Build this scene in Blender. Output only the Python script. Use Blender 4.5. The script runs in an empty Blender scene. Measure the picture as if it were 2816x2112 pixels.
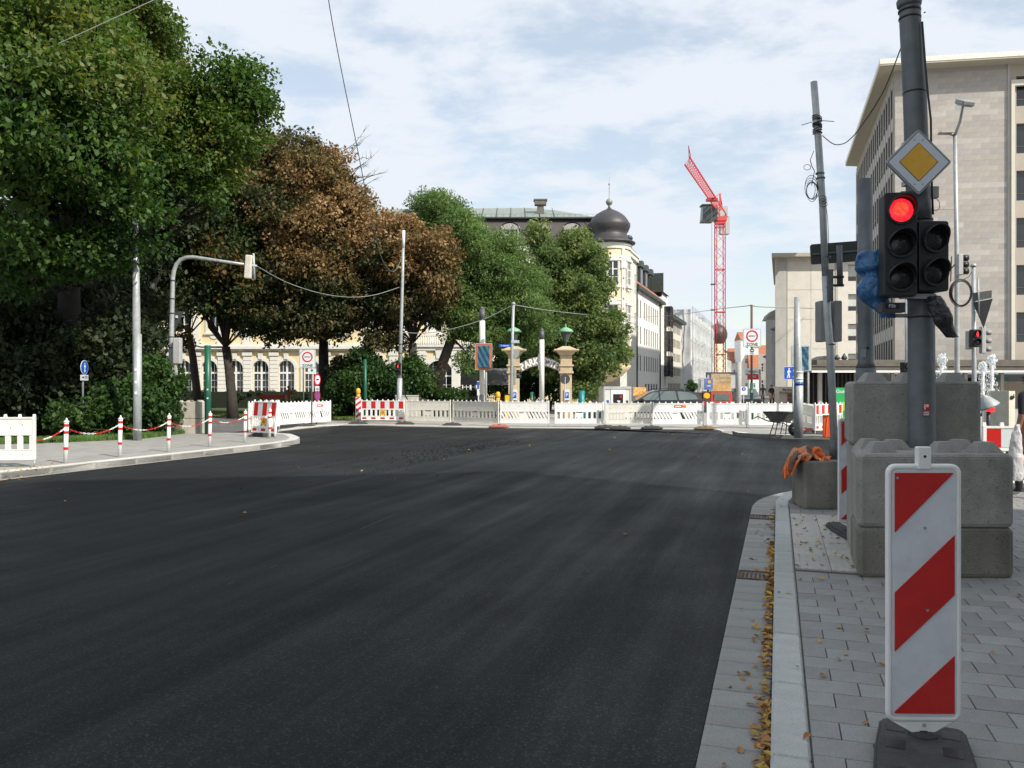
import bpy, math, random
import numpy as np
from mathutils import Vector, Matrix
R = math.radians
SC = bpy.context.scene
COL = SC.collection
# ---------------------------------------------------------------- camera, light, exposure
FPX, CX, HY, EYE = 2250.0, 1408.0, 1062.0, 1.65
cam = bpy.data.cameras.new('camera'); cam.sensor_width = 36; cam.lens = FPX/2816*36
cam.clip_start = 0.05; cam.clip_end = 3000; cam.shift_y = 6/2816
camo = bpy.data.objects.new('camera', cam); COL.objects.link(camo)
camo.location = (0, 0, EYE); camo.rotation_euler = (R(90), 0, 0); SC.camera = camo
SUN_EL = R(40); SUN_DIR = Vector((.74, -.67, 0)).normalized()      # horizontal direction towards the sun
w = bpy.data.worlds.new('World'); SC.world = w; w.use_nodes = True
def world():
    nt = w.node_tree; N = nt.nodes; L = nt.links; N.clear()
    out = N.new('ShaderNodeOutputWorld'); bg = N.new('ShaderNodeBackground')
    sky = N.new('ShaderNodeTexSky'); sky.sky_type = 'NISHITA'; sky.sun_disc = False
    sky.sun_elevation = SUN_EL; sky.sun_rotation = math.atan2(SUN_DIR.x, SUN_DIR.y)
    sky.dust_density = .5; sky.air_density = 1.3
    tc = N.new('ShaderNodeTexCoord'); sep = N.new('ShaderNodeSeparateXYZ'); L.new(tc.outputs['Generated'], sep.inputs[0])
    def m(op, a, b=None, c=None):
        n = N.new('ShaderNodeMath'); n.operation = op
        for i, v in enumerate((a, b, c)):
            if v is None: continue
            if isinstance(v, (int, float)): n.inputs[i].default_value = v
            else: L.new(v, n.inputs[i])
        return n.outputs[0]
    zc = m('ADD', m('MAXIMUM', sep.outputs[2], 0.0), 0.16)
    cx = m('DIVIDE', sep.outputs[0], zc); cy = m('DIVIDE', sep.outputs[1], zc)
    comb = N.new('ShaderNodeCombineXYZ'); L.new(cx, comb.inputs[0]); L.new(cy, comb.inputs[1])
    def noise(scale, detail, off, rough=.55, dist=0.0):
        mp = N.new('ShaderNodeMapping'); mp.inputs['Location'].default_value = off
        mp.inputs['Scale'].default_value = (.9, 1.05, 1); mp.inputs['Rotation'].default_value = (0, 0, R(12))
        L.new(comb.outputs[0], mp.inputs[0])
        t = N.new('ShaderNodeTexNoise'); t.inputs['Scale'].default_value = scale; t.inputs['Detail'].default_value = detail
        t.inputs['Roughness'].default_value = rough; t.inputs['Distortion'].default_value = dist
        L.new(mp.outputs[0], t.inputs['Vector']); return t.outputs['Fac']
    f = m('ADD', m('MULTIPLY', noise(.7, 3, (3, 1, 0)), .36), m('MULTIPLY', noise(3.4, 7, (7, 4, 2), .6, .15), .64))
    cr = N.new('ShaderNodeValToRGB'); cr.color_ramp.interpolation = 'EASE'
    cr.color_ramp.elements[0].position = .40; cr.color_ramp.elements[0].color = (.50, .50, .50, 1)
    cr.color_ramp.elements[1].position = .54; cr.color_ramp.elements[1].color = (1, 1, 1, 1)
    L.new(f, cr.inputs[0])
    sc = N.new('ShaderNodeVectorMath'); sc.operation = 'SCALE'; sc.inputs['Scale'].default_value = SKY
    L.new(sky.outputs[0], sc.inputs[0])
    mix = N.new('ShaderNodeMix'); mix.data_type = 'RGBA'
    L.new(cr.outputs[0], mix.inputs['Factor']); L.new(sc.outputs[0], mix.inputs[6]); mix.inputs[7].default_value = CLOUD
    L.new(mix.outputs[2], bg.inputs[0]); bg.inputs[1].default_value = 1.0
    L.new(bg.outputs[0], out.inputs[0])
SKY = 0.15; CLOUD = (.75, .805, .875, 1)
world()
sl = bpy.data.lights.new('sun', 'SUN'); sl.energy = 5.0; sl.angle = R(.6); sl.color = (1, .93, .82)
so = bpy.data.objects.new('sun', sl); COL.objects.link(so)
so.rotation_euler = (SUN_DIR*math.cos(SUN_EL) + Vector((0, 0, math.sin(SUN_EL)))).to_track_quat('Z', 'Y').to_euler()
SC.view_settings.view_transform = 'Standard'; SC.view_settings.look = 'None'
SC.view_settings.exposure = 0.15; SC.view_settings.gamma = 1
SC.render.engine = 'CYCLES'; SC.cycles.max_bounces = 6; SC.cycles.transparent_max_bounces = 8
# ---------------------------------------------------------------- places
def P(u, v, d): return Vector(((u-CX)/FPX*d, d, EYE+(HY-v)/FPX*d))
def G(u, v, z=0.0):
    d = FPX*(EYE-z)/(v-HY); return Vector(((u-CX)/FPX*d, d, z))
def ZH(v, d): return EYE+(HY-v)/FPX*d
# ---------------------------------------------------------------- materials
MATS = {}
def mat(name, col, rough=.7, metal=0.0, var=.12, scale=6.0, bump=0.0, bscale=40.0, spec=.5, emit=None, coat=0.0, stain=0.0, rnd=0.0, trans=0.0, dirt=None, pits=0.0):
    if name in MATS: return MATS[name]
    m = bpy.data.materials.new(name); m.use_nodes = True; nt = m.node_tree; N = nt.nodes; L = nt.links
    b = N['Principled BSDF']; b.inputs['Roughness'].default_value = rough; b.inputs['Metallic'].default_value = metal
    b.inputs['Specular IOR Level'].default_value = spec
    if coat: b.inputs['Coat Weight'].default_value = coat; b.inputs['Coat Roughness'].default_value = .08
    tc = N.new('ShaderNodeTexCoord')
    n1 = N.new('ShaderNodeTexNoise'); n1.inputs['Scale'].default_value = scale; n1.inputs['Detail'].default_value = 6
    n1.inputs['Roughness'].default_value = .62
    L.new(tc.outputs['Object'], n1.inputs['Vector'])
    mr = N.new('ShaderNodeMapRange'); mr.inputs[1].default_value = .3; mr.inputs[2].default_value = .7
    mr.inputs[3].default_value = 1-var; mr.inputs[4].default_value = 1+var; L.new(n1.outputs['Fac'], mr.inputs[0])
    fac = mr.outputs[0]
    if rnd:
        oi = N.new('ShaderNodeObjectInfo'); m2 = N.new('ShaderNodeMapRange')
        m2.inputs[3].default_value = 1-rnd; m2.inputs[4].default_value = 1+rnd; L.new(oi.outputs['Random'], m2.inputs[0])
        mm = N.new('ShaderNodeMath'); mm.operation = 'MULTIPLY'; L.new(fac, mm.inputs[0]); L.new(m2.outputs[0], mm.inputs[1]); fac = mm.outputs[0]
    if stain:
        n3 = N.new('ShaderNodeTexNoise'); n3.inputs['Scale'].default_value = 1.7; n3.inputs['Detail'].default_value = 5
        mp = N.new('ShaderNodeMapping'); mp.inputs['Scale'].default_value = (1.6, 1.6, .5); L.new(tc.outputs['Object'], mp.inputs[0]); L.new(mp.outputs[0], n3.inputs['Vector'])
        m3 = N.new('ShaderNodeMapRange'); m3.inputs[1].default_value = .48; m3.inputs[2].default_value = .68
        m3.inputs[3].default_value = 1; m3.inputs[4].default_value = 1-stain; L.new(n3.outputs['Fac'], m3.inputs[0])
        mm = N.new('ShaderNodeMath'); mm.operation = 'MULTIPLY'; L.new(fac, mm.inputs[0]); L.new(m3.outputs[0], mm.inputs[1]); fac = mm.outputs[0]
    vs = N.new('ShaderNodeVectorMath'); vs.operation = 'SCALE'; vs.inputs[0].default_value = col[:3]; L.new(fac, vs.inputs['Scale'])
    cout = vs.outputs[0]
    if dirt:
        n4 = N.new('ShaderNodeTexNoise'); n4.inputs['Scale'].default_value = dirt[1]; n4.inputs['Detail'].default_value = 8; n4.inputs['Roughness'].default_value = .7
        L.new(tc.outputs['Object'], n4.inputs['Vector'])
        m4 = N.new('ShaderNodeMapRange'); m4.inputs[1].default_value = .52; m4.inputs[2].default_value = .72; m4.inputs[4].default_value = dirt[2]
        L.new(n4.outputs['Fac'], m4.inputs[0])
        mx = N.new('ShaderNodeMix'); mx.data_type = 'RGBA'; L.new(m4.outputs[0], mx.inputs['Factor']); L.new(cout, mx.inputs[6]); mx.inputs[7].default_value = (*dirt[0], 1)
        cout = mx.outputs[2]
    if pits:
        v5 = N.new('ShaderNodeTexNoise'); v5.inputs['Scale'].default_value = 55; v5.inputs['Detail'].default_value = 3; L.new(tc.outputs['Object'], v5.inputs['Vector'])
        m5 = N.new('ShaderNodeMapRange'); m5.inputs[1].default_value = .60; m5.inputs[2].default_value = .70; m5.inputs[3].default_value = 1; m5.inputs[4].default_value = 1-pits; L.new(v5.outputs['Fac'], m5.inputs[0])
        g5 = N.new('ShaderNodeTexNoise'); g5.inputs['Scale'].default_value = 160; g5.inputs['Detail'].default_value = 2; L.new(tc.outputs['Object'], g5.inputs['Vector'])
        m6 = N.new('ShaderNodeMapRange'); m6.inputs[1].default_value = .3; m6.inputs[2].default_value = .7; m6.inputs[3].default_value = .82; m6.inputs[4].default_value = 1.18; L.new(g5.outputs['Fac'], m6.inputs[0])
        mu = N.new('ShaderNodeMath'); mu.operation = 'MULTIPLY'; L.new(m5.outputs[0], mu.inputs[0]); L.new(m6.outputs[0], mu.inputs[1])
        vs6 = N.new('ShaderNodeVectorMath'); vs6.operation = 'SCALE'; L.new(cout, vs6.inputs[0]); L.new(mu.outputs[0], vs6.inputs['Scale']); cout = vs6.outputs[0]
    L.new(cout, b.inputs['Base Color'])
    if bump:
        n2 = N.new('ShaderNodeTexNoise'); n2.inputs['Scale'].default_value = bscale; n2.inputs['Detail'].default_value = 5
        L.new(tc.outputs['Object'], n2.inputs['Vector'])
        bp = N.new('ShaderNodeBump'); bp.inputs['Strength'].default_value = bump; bp.inputs['Distance'].default_value = .01
        L.new(n2.outputs['Fac'], bp.inputs['Height']); L.new(bp.outputs[0], b.inputs['Normal'])
    if emit:
        b.inputs['Emission Color'].default_value = (*emit[0], 1); b.inputs['Emission Strength'].default_value = emit[1]
    if trans: b.inputs['Alpha'].default_value = 1-trans
    MATS[name] = m; return m
# ---------------------------------------------------------------- mesh builder
class MB:
    def __init__(s): s.v = []; s.f = []; s.mi = []; s.cur = 0; s.sm = []; s.smooth = False
    def add(s, vs, fs, M=None):
        b = len(s.v)
        s.v += [tuple(M @ Vector(p)) if M is not None else tuple(p) for p in vs]
        for f in fs: s.f.append([b+i for i in f]); s.mi.append(s.cur); s.sm.append(s.smooth)
        return s
    def box(s, x0, y0, z0, x1, y1, z1, M=None):
        return s.add([(x0,y0,z0),(x1,y0,z0),(x1,y1,z0),(x0,y1,z0),(x0,y0,z1),(x1,y0,z1),(x1,y1,z1),(x0,y1,z1)],
                     [(0,3,2,1),(4,5,6,7),(0,1,5,4),(1,2,6,5),(2,3,7,6),(3,0,4,7)], M)
    def prism(s, poly, z0, z1, M=None, top=None):
        n = len(poly); top = top or poly
        return s.add([(x,y,z0) for x,y in poly]+[(x,y,z1) for x,y in top],
                     [tuple(range(n))[::-1], tuple(range(n,2*n))]+[(i,(i+1)%n,n+(i+1)%n,n+i) for i in range(n)], M)
    def plate(s, poly, y0, y1, M=None):      # polygon in x,z extruded along y
        n = len(poly)
        return s.add([(x,y0,z) for x,z in poly]+[(x,y1,z) for x,z in poly],
                     [tuple(range(n)), tuple(range(n,2*n))[::-1]]+[(i,n+i,n+(i+1)%n,(i+1)%n) for i in range(n)], M)
    def tube(s, pts, r, n=8, cap=True, M=None):
        pts = [Vector(p) for p in pts]; m = len(pts); rr = r if hasattr(r, '__len__') else [r]*m
        vs = []; prev = None
        for i, p in enumerate(pts):
            t = (pts[min(i+1,m-1)]-pts[max(i-1,0)])
            if t.length < 1e-9: t = Vector((0,0,1))
            t.normalize()
            if prev is None: a = t.orthogonal().normalized()
            else:
                a = prev - t*prev.dot(t)
                a = a.normalized() if a.length > 1e-6 else t.orthogonal().normalized()
            prev = a; b = t.cross(a)
            for k in range(n):
                an = 2*math.pi*k/n; vs.append(p+(a*math.cos(an)+b*math.sin(an))*rr[i])
        fs = [(i*n+k, i*n+(k+1)%n, (i+1)*n+(k+1)%n, (i+1)*n+k) for i in range(m-1) for k in range(n)]
        if cap and n > 2: fs += [tuple(range(n))[::-1], tuple(range((m-1)*n, m*n))]
        o = s.smooth; s.smooth = n >= 6; s.add(vs, fs, M); s.smooth = o; return s
    def lathe(s, prof, n=16, c=(0,0,0), M=None, smooth=True):
        m = len(prof)
        vs = [(c[0]+r*math.cos(2*math.pi*k/n), c[1]+r*math.sin(2*math.pi*k/n), c[2]+z) for r, z in prof for k in range(n)]
        fs = [(i*n+k, i*n+(k+1)%n, (i+1)*n+(k+1)%n, (i+1)*n+k) for i in range(m-1) for k in range(n)]
        if prof[0][0] > 1e-4: fs.append(tuple(range(n))[::-1])
        if prof[-1][0] > 1e-4: fs.append(tuple(range((m-1)*n, m*n)))
        o = s.smooth; s.smooth = smooth; s.add(vs, fs, M); s.smooth = o; return s
    def disc(s, r, y0, y1, n=20, c=(0,0), M=None, rx=1):
        return s.plate([(c[0]+r*rx*math.cos(2*math.pi*k/n), c[1]+r*math.sin(2*math.pi*k/n)) for k in range(n)], y0, y1, M)
    def ring(s, r0, r1, y0, y1, n=24, c=(0,0), M=None):
        vs = []
        for y in (y0, y1):
            for r in (r0, r1): vs += [(c[0]+r*math.cos(2*math.pi*k/n), y, c[1]+r*math.sin(2*math.pi*k/n)) for k in range(n)]
        fs = []
        for k in range(n):
            j = (k+1)%n
            fs += [(k,j,n+j,n+k), (2*n+k,3*n+k,3*n+j,2*n+j), (n+k,n+j,3*n+j,3*n+k), (k,2*n+k,2*n+j,j)]
        return s.add(vs, fs, M)
    def mesh(s, name, mats):
        me = bpy.data.meshes.new(name); me.from_pydata(s.v, [], s.f)
        if not isinstance(mats, (list, tuple)): mats = [mats]
        for m in mats: me.materials.append(m)
        me.polygons.foreach_set('material_index', s.mi); me.polygons.foreach_set('use_smooth', s.sm); me.update(); return me
    def build(s, name, mats, parent=None, loc=None, rz=None, bevel=0, M=None, seg=2):
        me = s.mesh(name, mats)
        return link(name, me, parent, loc, rz, bevel, M, seg)
def link(name, me, parent=None, loc=None, rz=None, bevel=0, M=None, seg=2):
    o = bpy.data.objects.new(name, me); COL.objects.link(o)
    if parent is not None: o.parent = parent
    if M is not None: o.matrix_local = M
    if loc is not None: o.location = loc
    if rz is not None: o.rotation_euler = (0, 0, rz)
    if bevel:
        b = o.modifiers.new('bevel', 'BEVEL'); b.width = bevel; b.segments = seg; b.limit_method = 'ANGLE'; b.angle_limit = R(40)
    return o
def tag(o, label=None, cat=None, group=None, kind=None):
    if label: o['label'] = label
    if cat: o['category'] = cat
    if group: o['group'] = group
    if kind: o['kind'] = kind
    return o
def thing(name, label, cat, loc=(0,0,0), rz=0, group=None, lean=0.0, leany=0.0):
    o = bpy.data.objects.new(name, None); COL.objects.link(o); o.empty_display_size = .2
    o.location = loc; o.rotation_euler = (leany, lean, rz); return tag(o, label, cat, group)
def copy_tree(o, parent=None):
    c = o.copy(); COL.objects.link(c)
    if parent is not None:
        mi = o.matrix_local.copy(); c.parent = parent; c.matrix_parent_inverse = o.matrix_parent_inverse.copy()
    for ch in KIDS.get(o.name, ()): copy_tree(ch, c)
    return c
KIDS = {}
def dup(root, loc, rz=0, label=None, group=None):
    KIDS.clear()
    for o in COL.objects:
        if o.parent: KIDS.setdefault(o.parent.name, []).append(o)
    c = copy_tree(root); c.location = loc; c.rotation_euler = (root.rotation_euler.x, root.rotation_euler.y, rz)
    if label: c['label'] = label
    if group: c['group'] = group
    return c
def frame(e, o=(0,0,0)):                      # x along e (2D), y inward
    a = math.atan2(e[1], e[0]); return Matrix.Translation(Vector(o)) @ Matrix.Rotation(a, 4, 'Z')
def text(name, s, size, m, parent, M, ext=.004, bold=0.0, align='CENTER', sx=1.0):
    cu = bpy.data.curves.new(name, 'FONT'); cu.body = s; cu.size = size; cu.extrude = ext; cu.offset = bold; cu.resolution_u = 2
    cu.align_x = align; cu.align_y = 'CENTER'
    t = bpy.data.objects.new('tmp', cu); COL.objects.link(t)
    me = bpy.data.meshes.new_from_object(t.evaluated_get(bpy.context.evaluated_depsgraph_get()))
    bpy.data.objects.remove(t); me.materials.clear(); me.materials.append(m); me.name = name
    T = Matrix.Rotation(R(90), 4, 'X') @ Matrix.Diagonal((sx, 1, 1, 1))
    me.transform(T)
    return link(name, me, parent, M=M)
def T(x, y, z): return Matrix.Translation((x, y, z))
def sheet(name, pts, z, m, thick=0.0, bevel=0):    # flat ground polygon from (x,y) list
    b = MB(); n = len(pts)
    if thick: b.prism([(p[0], p[1]) for p in pts], z-thick, z)
    else: b.add([(p[0], p[1], z) for p in pts], [tuple(range(n))])
    o = b.build(name, m); tag(o, kind='structure'); return o
def ccw(pts):
    a = sum(pts[i][0]*pts[(i+1)%len(pts)][1]-pts[(i+1)%len(pts)][0]*pts[i][1] for i in range(len(pts)))
    return pts if a > 0 else pts[::-1]
# shared materials
galv = mat('galvanised_steel', (.40,.43,.43), .5, .25, .18, 9, .15, 60, stain=.25)
dkgalv = mat('weathered_dark_steel', (.125,.14,.148), .55, .3, .2, 5, .2, 50, stain=.3)
greenp = mat('dark_green_paint', (.012,.10,.06), .4, 0, .1, 8)
black = mat('black_plastic', (.012,.012,.014), .45, 0, .15, 20)
dkgrey = mat('dark_grey_paint', (.05,.052,.055), .5, 0, .12, 10)
grey = mat('grey_paint', (.28,.29,.29), .55, 0, .1, 8, stain=.15)
ltgrey = mat('light_grey_plastic', (.42,.43,.42), .55, 0, .1, 8, stain=.15)
white = mat('white_plastic', (.83,.83,.80), .45, 0, .04, 5, dirt=((.5,.47,.40),3.0,.3))
offwhite = mat('soiled_white_plastic', (.70,.68,.61), .5, 0, .07, 4, dirt=((.45,.40,.32),3.0,.45))
wpaint = mat('white_paint', (.76,.76,.74), .5, 0, .05, 5)
signwhite = mat('white_sign_sheeting', (.66,.69,.72), .35, 0, .04, 12)
red = mat('red_sheeting', (.55,.015,.012), .38, 0, .08, 14)
dred = mat('red_paint', (.42,.03,.02), .45, 0, .12, 10)
cranered = mat('crane_red_paint', (.60,.055,.05), .5, 0, .12, 3)
orangem = mat('orange_plastic', (.75,.20,.03), .45, 0, .1, 10)
signblue = mat('blue_sign_sheeting', (.015,.085,.42), .35, 0, .06, 10)
signblack = mat('black_sign_print', (.02,.02,.02), .5)
rubber = mat('recycled_rubber', (.045,.046,.046), .85, 0, .25, 12, .5, 30, dirt=((.12,.11,.10),6,.4))
rubberred = mat('dusty_red_plastic', (.36,.10,.075), .7, 0, .2, 8)
glass = mat('dark_window_glass', (.02,.025,.03), .08, 0, .3, .7, spec=.8)
# ---------------------------------------------------------------- ground and roads
DD = Vector((.3092, .951)); NN = Vector((.951, -.3092)); K0 = Vector((1.12, 3.54))
def ST(s, t): p = K0+DD*s+NN*t; return (p.x, p.y)
def asphalt(name, col, rough, streak, bump, spec=.5, blotch=.25):
    m = bpy.data.materials.new(name); m.use_nodes = True; nt = m.node_tree; N = nt.nodes; L = nt.links; b = N['Principled BSDF']
    tc = N.new('ShaderNodeTexCoord')
    mp = N.new('ShaderNodeMapping'); mp.inputs['Rotation'].default_value = (0, 0, -math.atan2(DD.y, DD.x)+R(90)); L.new(tc.outputs['Object'], mp.inputs[0])
    mp2 = N.new('ShaderNodeMapping'); mp2.inputs['Scale'].default_value = (1.6, .10, 1); L.new(mp.outputs[0], mp2.inputs[0])
    def noise(v, sc, det, r=.6):
        t = N.new('ShaderNodeTexNoise'); t.inputs['Scale'].default_value = sc; t.inputs['Detail'].default_value = det; t.inputs['Roughness'].default_value = r
        L.new(v, t.inputs['Vector']); return t.outputs['Fac']
    def mr(f, a, b_, c, d):
        n = N.new('ShaderNodeMapRange'); n.inputs[1].default_value = a; n.inputs[2].default_value = b_; n.inputs[3].default_value = c; n.inputs[4].default_value = d
        L.new(f, n.inputs[0]); return n.outputs[0]
    def mul(a, b_):
        n = N.new('ShaderNodeMath'); n.operation = 'MULTIPLY'; L.new(a, n.inputs[0]); L.new(b_, n.inputs[1]); return n.outputs[0]
    st = noise(mp2.outputs[0], 1.3, 5); fine = noise(tc.outputs['Object'], 90, 4, .8); big = noise(tc.outputs['Object'], .35, 6, .6)
    spk = noise(tc.outputs['Object'], 260, 1, .5)
    k = mul(mr(st, .3, .7, 1-streak, 1+streak), mr(fine, .3, .7, .42, 1.58))
    vo = N.new('ShaderNodeTexVoronoi'); vo.inputs['Scale'].default_value = 110; L.new(tc.outputs['Object'], vo.inputs['Vector']); sv = N.new('ShaderNodeSeparateColor'); L.new(vo.outputs['Color'], sv.inputs[0])
    k = mul(k, mr(sv.outputs[0], .80, .97, 1, 4.2)); k = mul(k, mr(sv.outputs[1], .0, .6, .45, 1)); dst = noise(mp2.outputs[0], .55, 8, .7)
    k = mul(k, mr(dst, .50, .68, 1, 1.35)); k = mul(k, mr(big, .35, .65, 1-blotch, 1+blotch)); k = mul(k, mr(spk, .64, .72, 1, 3.0))
    vs = N.new('ShaderNodeVectorMath'); vs.operation = 'SCALE'; vs.inputs[0].default_value = col; L.new(k, vs.inputs['Scale']); L.new(vs.outputs[0], b.inputs['Base Color'])
    rg = N.new('ShaderNodeMath'); rg.operation = 'MULTIPLY'; rg.inputs[1].default_value = rough; L.new(mr(st, .3, .7, 1.2, .8), rg.inputs[0])
    rg2 = mul(rg.outputs[0], mr(big, .35, .65, 1.1, .9)); L.new(rg2, b.inputs['Roughness']); b.inputs['Specular IOR Level'].default_value = spec
    bp = N.new('ShaderNodeBump'); bp.inputs['Strength'].default_value = bump; bp.inputs['Distance'].default_value = .006
    L.new(fine, bp.inputs['Height']); L.new(bp.outputs[0], b.inputs['Normal'])
    return m
m_base = mat('ground_paving', (.34,.33,.31), .9, 0, .15, 1.2, .2, 20)
m_new = asphalt('fresh_asphalt', (.0068,.0092,.0101), .70, .13, .9, .22)
m_binder = asphalt('binder_course_asphalt', (.0082,.0102,.0108), .72, .10, .9, .25, .4)
m_old = asphalt('old_asphalt', (.10,.10,.10), .85, .05, .4)
conc = mat('kerb_concrete', (.40,.41,.39), .85, 0, .12, 7, .35, 120, rnd=.07, dirt=((.24,.22,.19),4,.35), pits=.25)
gutc = mat('gutter_concrete', (.265,.265,.25), .85, 0, .14, 6, .35, 90, rnd=.11, dirt=((.16,.14,.11),3,.6), pits=.3)
tilem = mat('paving_concrete', (.245,.244,.234), .88, 0, .12, 9, .3, 140, rnd=.13, dirt=((.14,.13,.11),2.5,.5), pits=.25)
tilel = mat('pale_tactile_paving', (.42,.41,.37), .88, 0, .12, 9, .3, 140, rnd=.08, dirt=((.25,.22,.18),3,.5))
bed = mat('joint_sand', (.075,.07,.062), .95, 0, .25, 20, .4, 60)
far_pav = mat('distant_paving', (.36,.35,.325), .9, 0, .14, 1.5, .2, 25, dirt=((.22,.21,.19),.6,.5))
left_pav = mat('gravelly_pavement_surface', (.30,.295,.275), .9, 0, .16, 3, .4, 60, dirt=((.20,.19,.17),1.2,.5))
m_soil = mat('park_soil', (.07,.055,.035), .95, 0, .3, 2, .5, 15)
g = sheet('ground', [(-700,-300),(700,-300),(700,900),(-700,900)], -.03, m_base)
# kerb path of the near corner: front line
def kerb_path(off, step=.12):
    pts = []; s = -10.0
    s1 = 7.85
    while s < s1: pts.append(Vector(ST(s, off))); s += .9
    c = Vector(ST(s1, 3.5)); r = 3.5-off
    a0 = math.atan2(-NN.y, -NN.x); n = 14
    for i in range(n+1):
        a = a0+(R(90)-a0)*i/n; pts.append(c+Vector((math.cos(a), math.sin(a)))*r)
    pts.append(Vector((45, c.y+r))); return pts
kf, kb, go_ = kerb_path(0), kerb_path(.16), kerb_path(-.31)
lk = [(-15.2,-3),(-9.07,14.5),(-6.64,21.1),(-6.25,22.4),(-6.12,23.6),(-6.43,24.75),(-7.1,26.3),(-7.9,26.9)]
far_edge = [tuple(G(u, v, 0)[:2]) for u, v in ((771,1186),(910,1171),(962,1169.5),(1090,1173),(1307,1177),(1700,1180),(1960,1182.5))]
isl = [tuple(G(u, v, 0)[:2]) for u, v in ((1985,1188),(2016,1195),(2060,1201),(2151,1206.5),(2306,1209))]
road = [(-16,-6)]+lk[1:]+far_edge+isl[1:]+[(48, 23)]+[tuple(p) for p in go_[::-1]]
rd = sheet('road', road, 0.0, m_binder)
seam = [ST(-10, -7.4), ST(5, -7.4), ST(12, -7.1), ST(21, -6.6), ST(27.4, -6.3)]
lane = seam + [tuple(G(1500,1179,0)[:2]), tuple(G(1700,1181.5,0)[:2]), tuple(G(1960,1184,0)[:2]), tuple(G(2016,1196.5,0)[:2]), tuple(G(2150,1208,0)[:2]), (12,24.6), (48,22.5)]+[tuple(p) for p in kerb_path(-.313)[::-1]]
sheet('road_surface', lane, 0.006, m_new)
chalk = mat('chalk_mark', (.07,.075,.075), .9, 0, .5, 30)
def strip(name, pts, wd, z, m):
    b = MB()
    for p, q in zip(pts, pts[1:]):
        p, q = Vector(p), Vector(q); n = (q-p).normalized(); n = Vector((-n.y, n.x))*wd/2
        b.add([(*(p-n), z), (*(q-n), z), (*(q+n), z), (*(p+n), z)], [(0,1,2,3)])
    return tag(b.build(name, m), kind='structure')
for (a, b_) in (((990,1458),(1090,1415)), ((960,1472),(968,1469)), ((740,1565),(762,1557)), ((625,1610),(645,1603)), ((1340,1275),(1395,1255))):
    strip('road_marking', [G(*a).xy, G(*b_).xy], .016, .010, chalk)
sheet('side_road', [(-70,27),(-11,27),(-7.9,26.9), far_edge[0], tuple(G(930,1150)[:2]), (-9.5,41), (-20,45), (-70,47)], -.008, m_old)
# loose crumbs of asphalt beside the seam
rng = random.Random(5); b = MB()
for i in range(1500):
    s = rng.gauss(15.5, 2.2); t = -7.2-abs(rng.gauss(0, .9)); x, y = ST(s, t); r = rng.uniform(.006, .022)
    if x < -16: continue
    b.add([(x-r, y, .0), (x+r*.8, y-r*.7, .0), (x+r*.3, y+r, .0), (x, y, r*1.1)], [(0,1,3),(1,2,3),(2,0,3)])
tag(b.build('asphalt_crumbs', m_binder), 'loose black asphalt crumbs scattered along the paving seam of the road', 'asphalt crumbs', kind='stuff')
# far pavement + islands
fp = far_edge+[isl[0],(9.0,29.4),(12,27.4),(40,27.4),(60,62),(60,400),(15,400),(-4,66),(-4,40),(-9,38.3)]
sheet('pavement', fp, .03, far_pav, .06)
isp = [tuple(G(u, v, 0)[:2]) for u, v in ((2014,1195),(2030,1200),(2075,1204),(2151,1206.5),(2306,1209))]+[(48,22.8),(48,27.3),(12.2,27.35),(9.6,28.6),(8.2,28.9)]
o = sheet('traffic_island', isp, .12, left_pav, .14); o.name = 'pavement_edge'
# far kerb stones
kw = mat('white_kerb_stone', (.58,.57,.53), .8, 0, .08, 5, .2, 60, rnd=.06)
def kerb_row(parent, path, w_, z, name, m, length=1.0, gap=.012, h=.16, bevel=0):
    """stones along a polyline, each an object, lying to the right of the walking direction"""
    P_ = [Vector(p) for p in path]; seglen = [(b-a).length for a, b in zip(P_, P_[1:])]; tot = sum(seglen)
    def at(s):
        for a, b, l in zip(P_, P_[1:], seglen):
            if s <= l: return a+(b-a)*(s/l), (b-a).normalized()
            s -= l
        return P_[-1], (P_[-1]-P_[-2]).normalized()
    n = max(1, round(tot/length)); L_ = tot/n; objs = []
    for i in range(n):
        p, d0 = at(i*L_+gap/2); q, d1 = at((i+1)*L_-gap/2)
        n0 = Vector((d0.y, -d0.x))*w_; n1 = Vector((d1.y, -d1.x))*w_
        c = (p+q)/2
        pts = [p, q, q+n1, p+n0]
        b = MB().prism([tuple(x-c) for x in pts][::-1], -h, 0)
        objs.append(b.build(name, m, parent, loc=(c.x, c.y, z+random.Random(i).uniform(-.0015, .0015)), bevel=bevel, seg=1))
    return objs
# near corner pavement
pv = [tuple(p) for p in kb]+[(45,-10)]
o = sheet('pavement_bed', pv, .108, bed, .2)
near = o
kerb_row(near, kf[8:], .16, .12, 'kerb_stone', conc, .88, .008, .2, .012)
gb = MB(); 
gbed = sheet('gutter', [tuple(p) for p in go_]+[tuple(p) for p in kf[::-1]], .001, bed)
kerb_row(gbed, kerb_path(-.308)[8:], .30, .014, 'gutter_slab', gutc, .242, .006, .05, .005)
tiles = []
tw, tl = .2525, .187
for i in range(-16, 62):
    s = i*tl
    for j in range(0, 34):
        t = .166+(j+.5+.5*(i % 2))*tw
        x, y = ST(s, t)
        # stay inside the kerb curve
        c = Vector(ST(7.85, 3.5)); v = Vector((x, y))-c
        if s > 7.7 and v.length > 3.5-.16-.14: continue
        if y < 1.2 or abs(x) > .72*y+.6 or s > 9.9: continue
        light = (3.55 < s < 6.65 and t < .72)
        cover = (2.2 < s < 2.65 and 1.75 < t < 3.6)
        if light or cover: continue
        tiles.append((x, y, s, t))
tiles.sort(key=lambda a: a[1] if abs(a[0]) < .66*a[1]+.3 and a[1] > 2.2 else 50)
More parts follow.
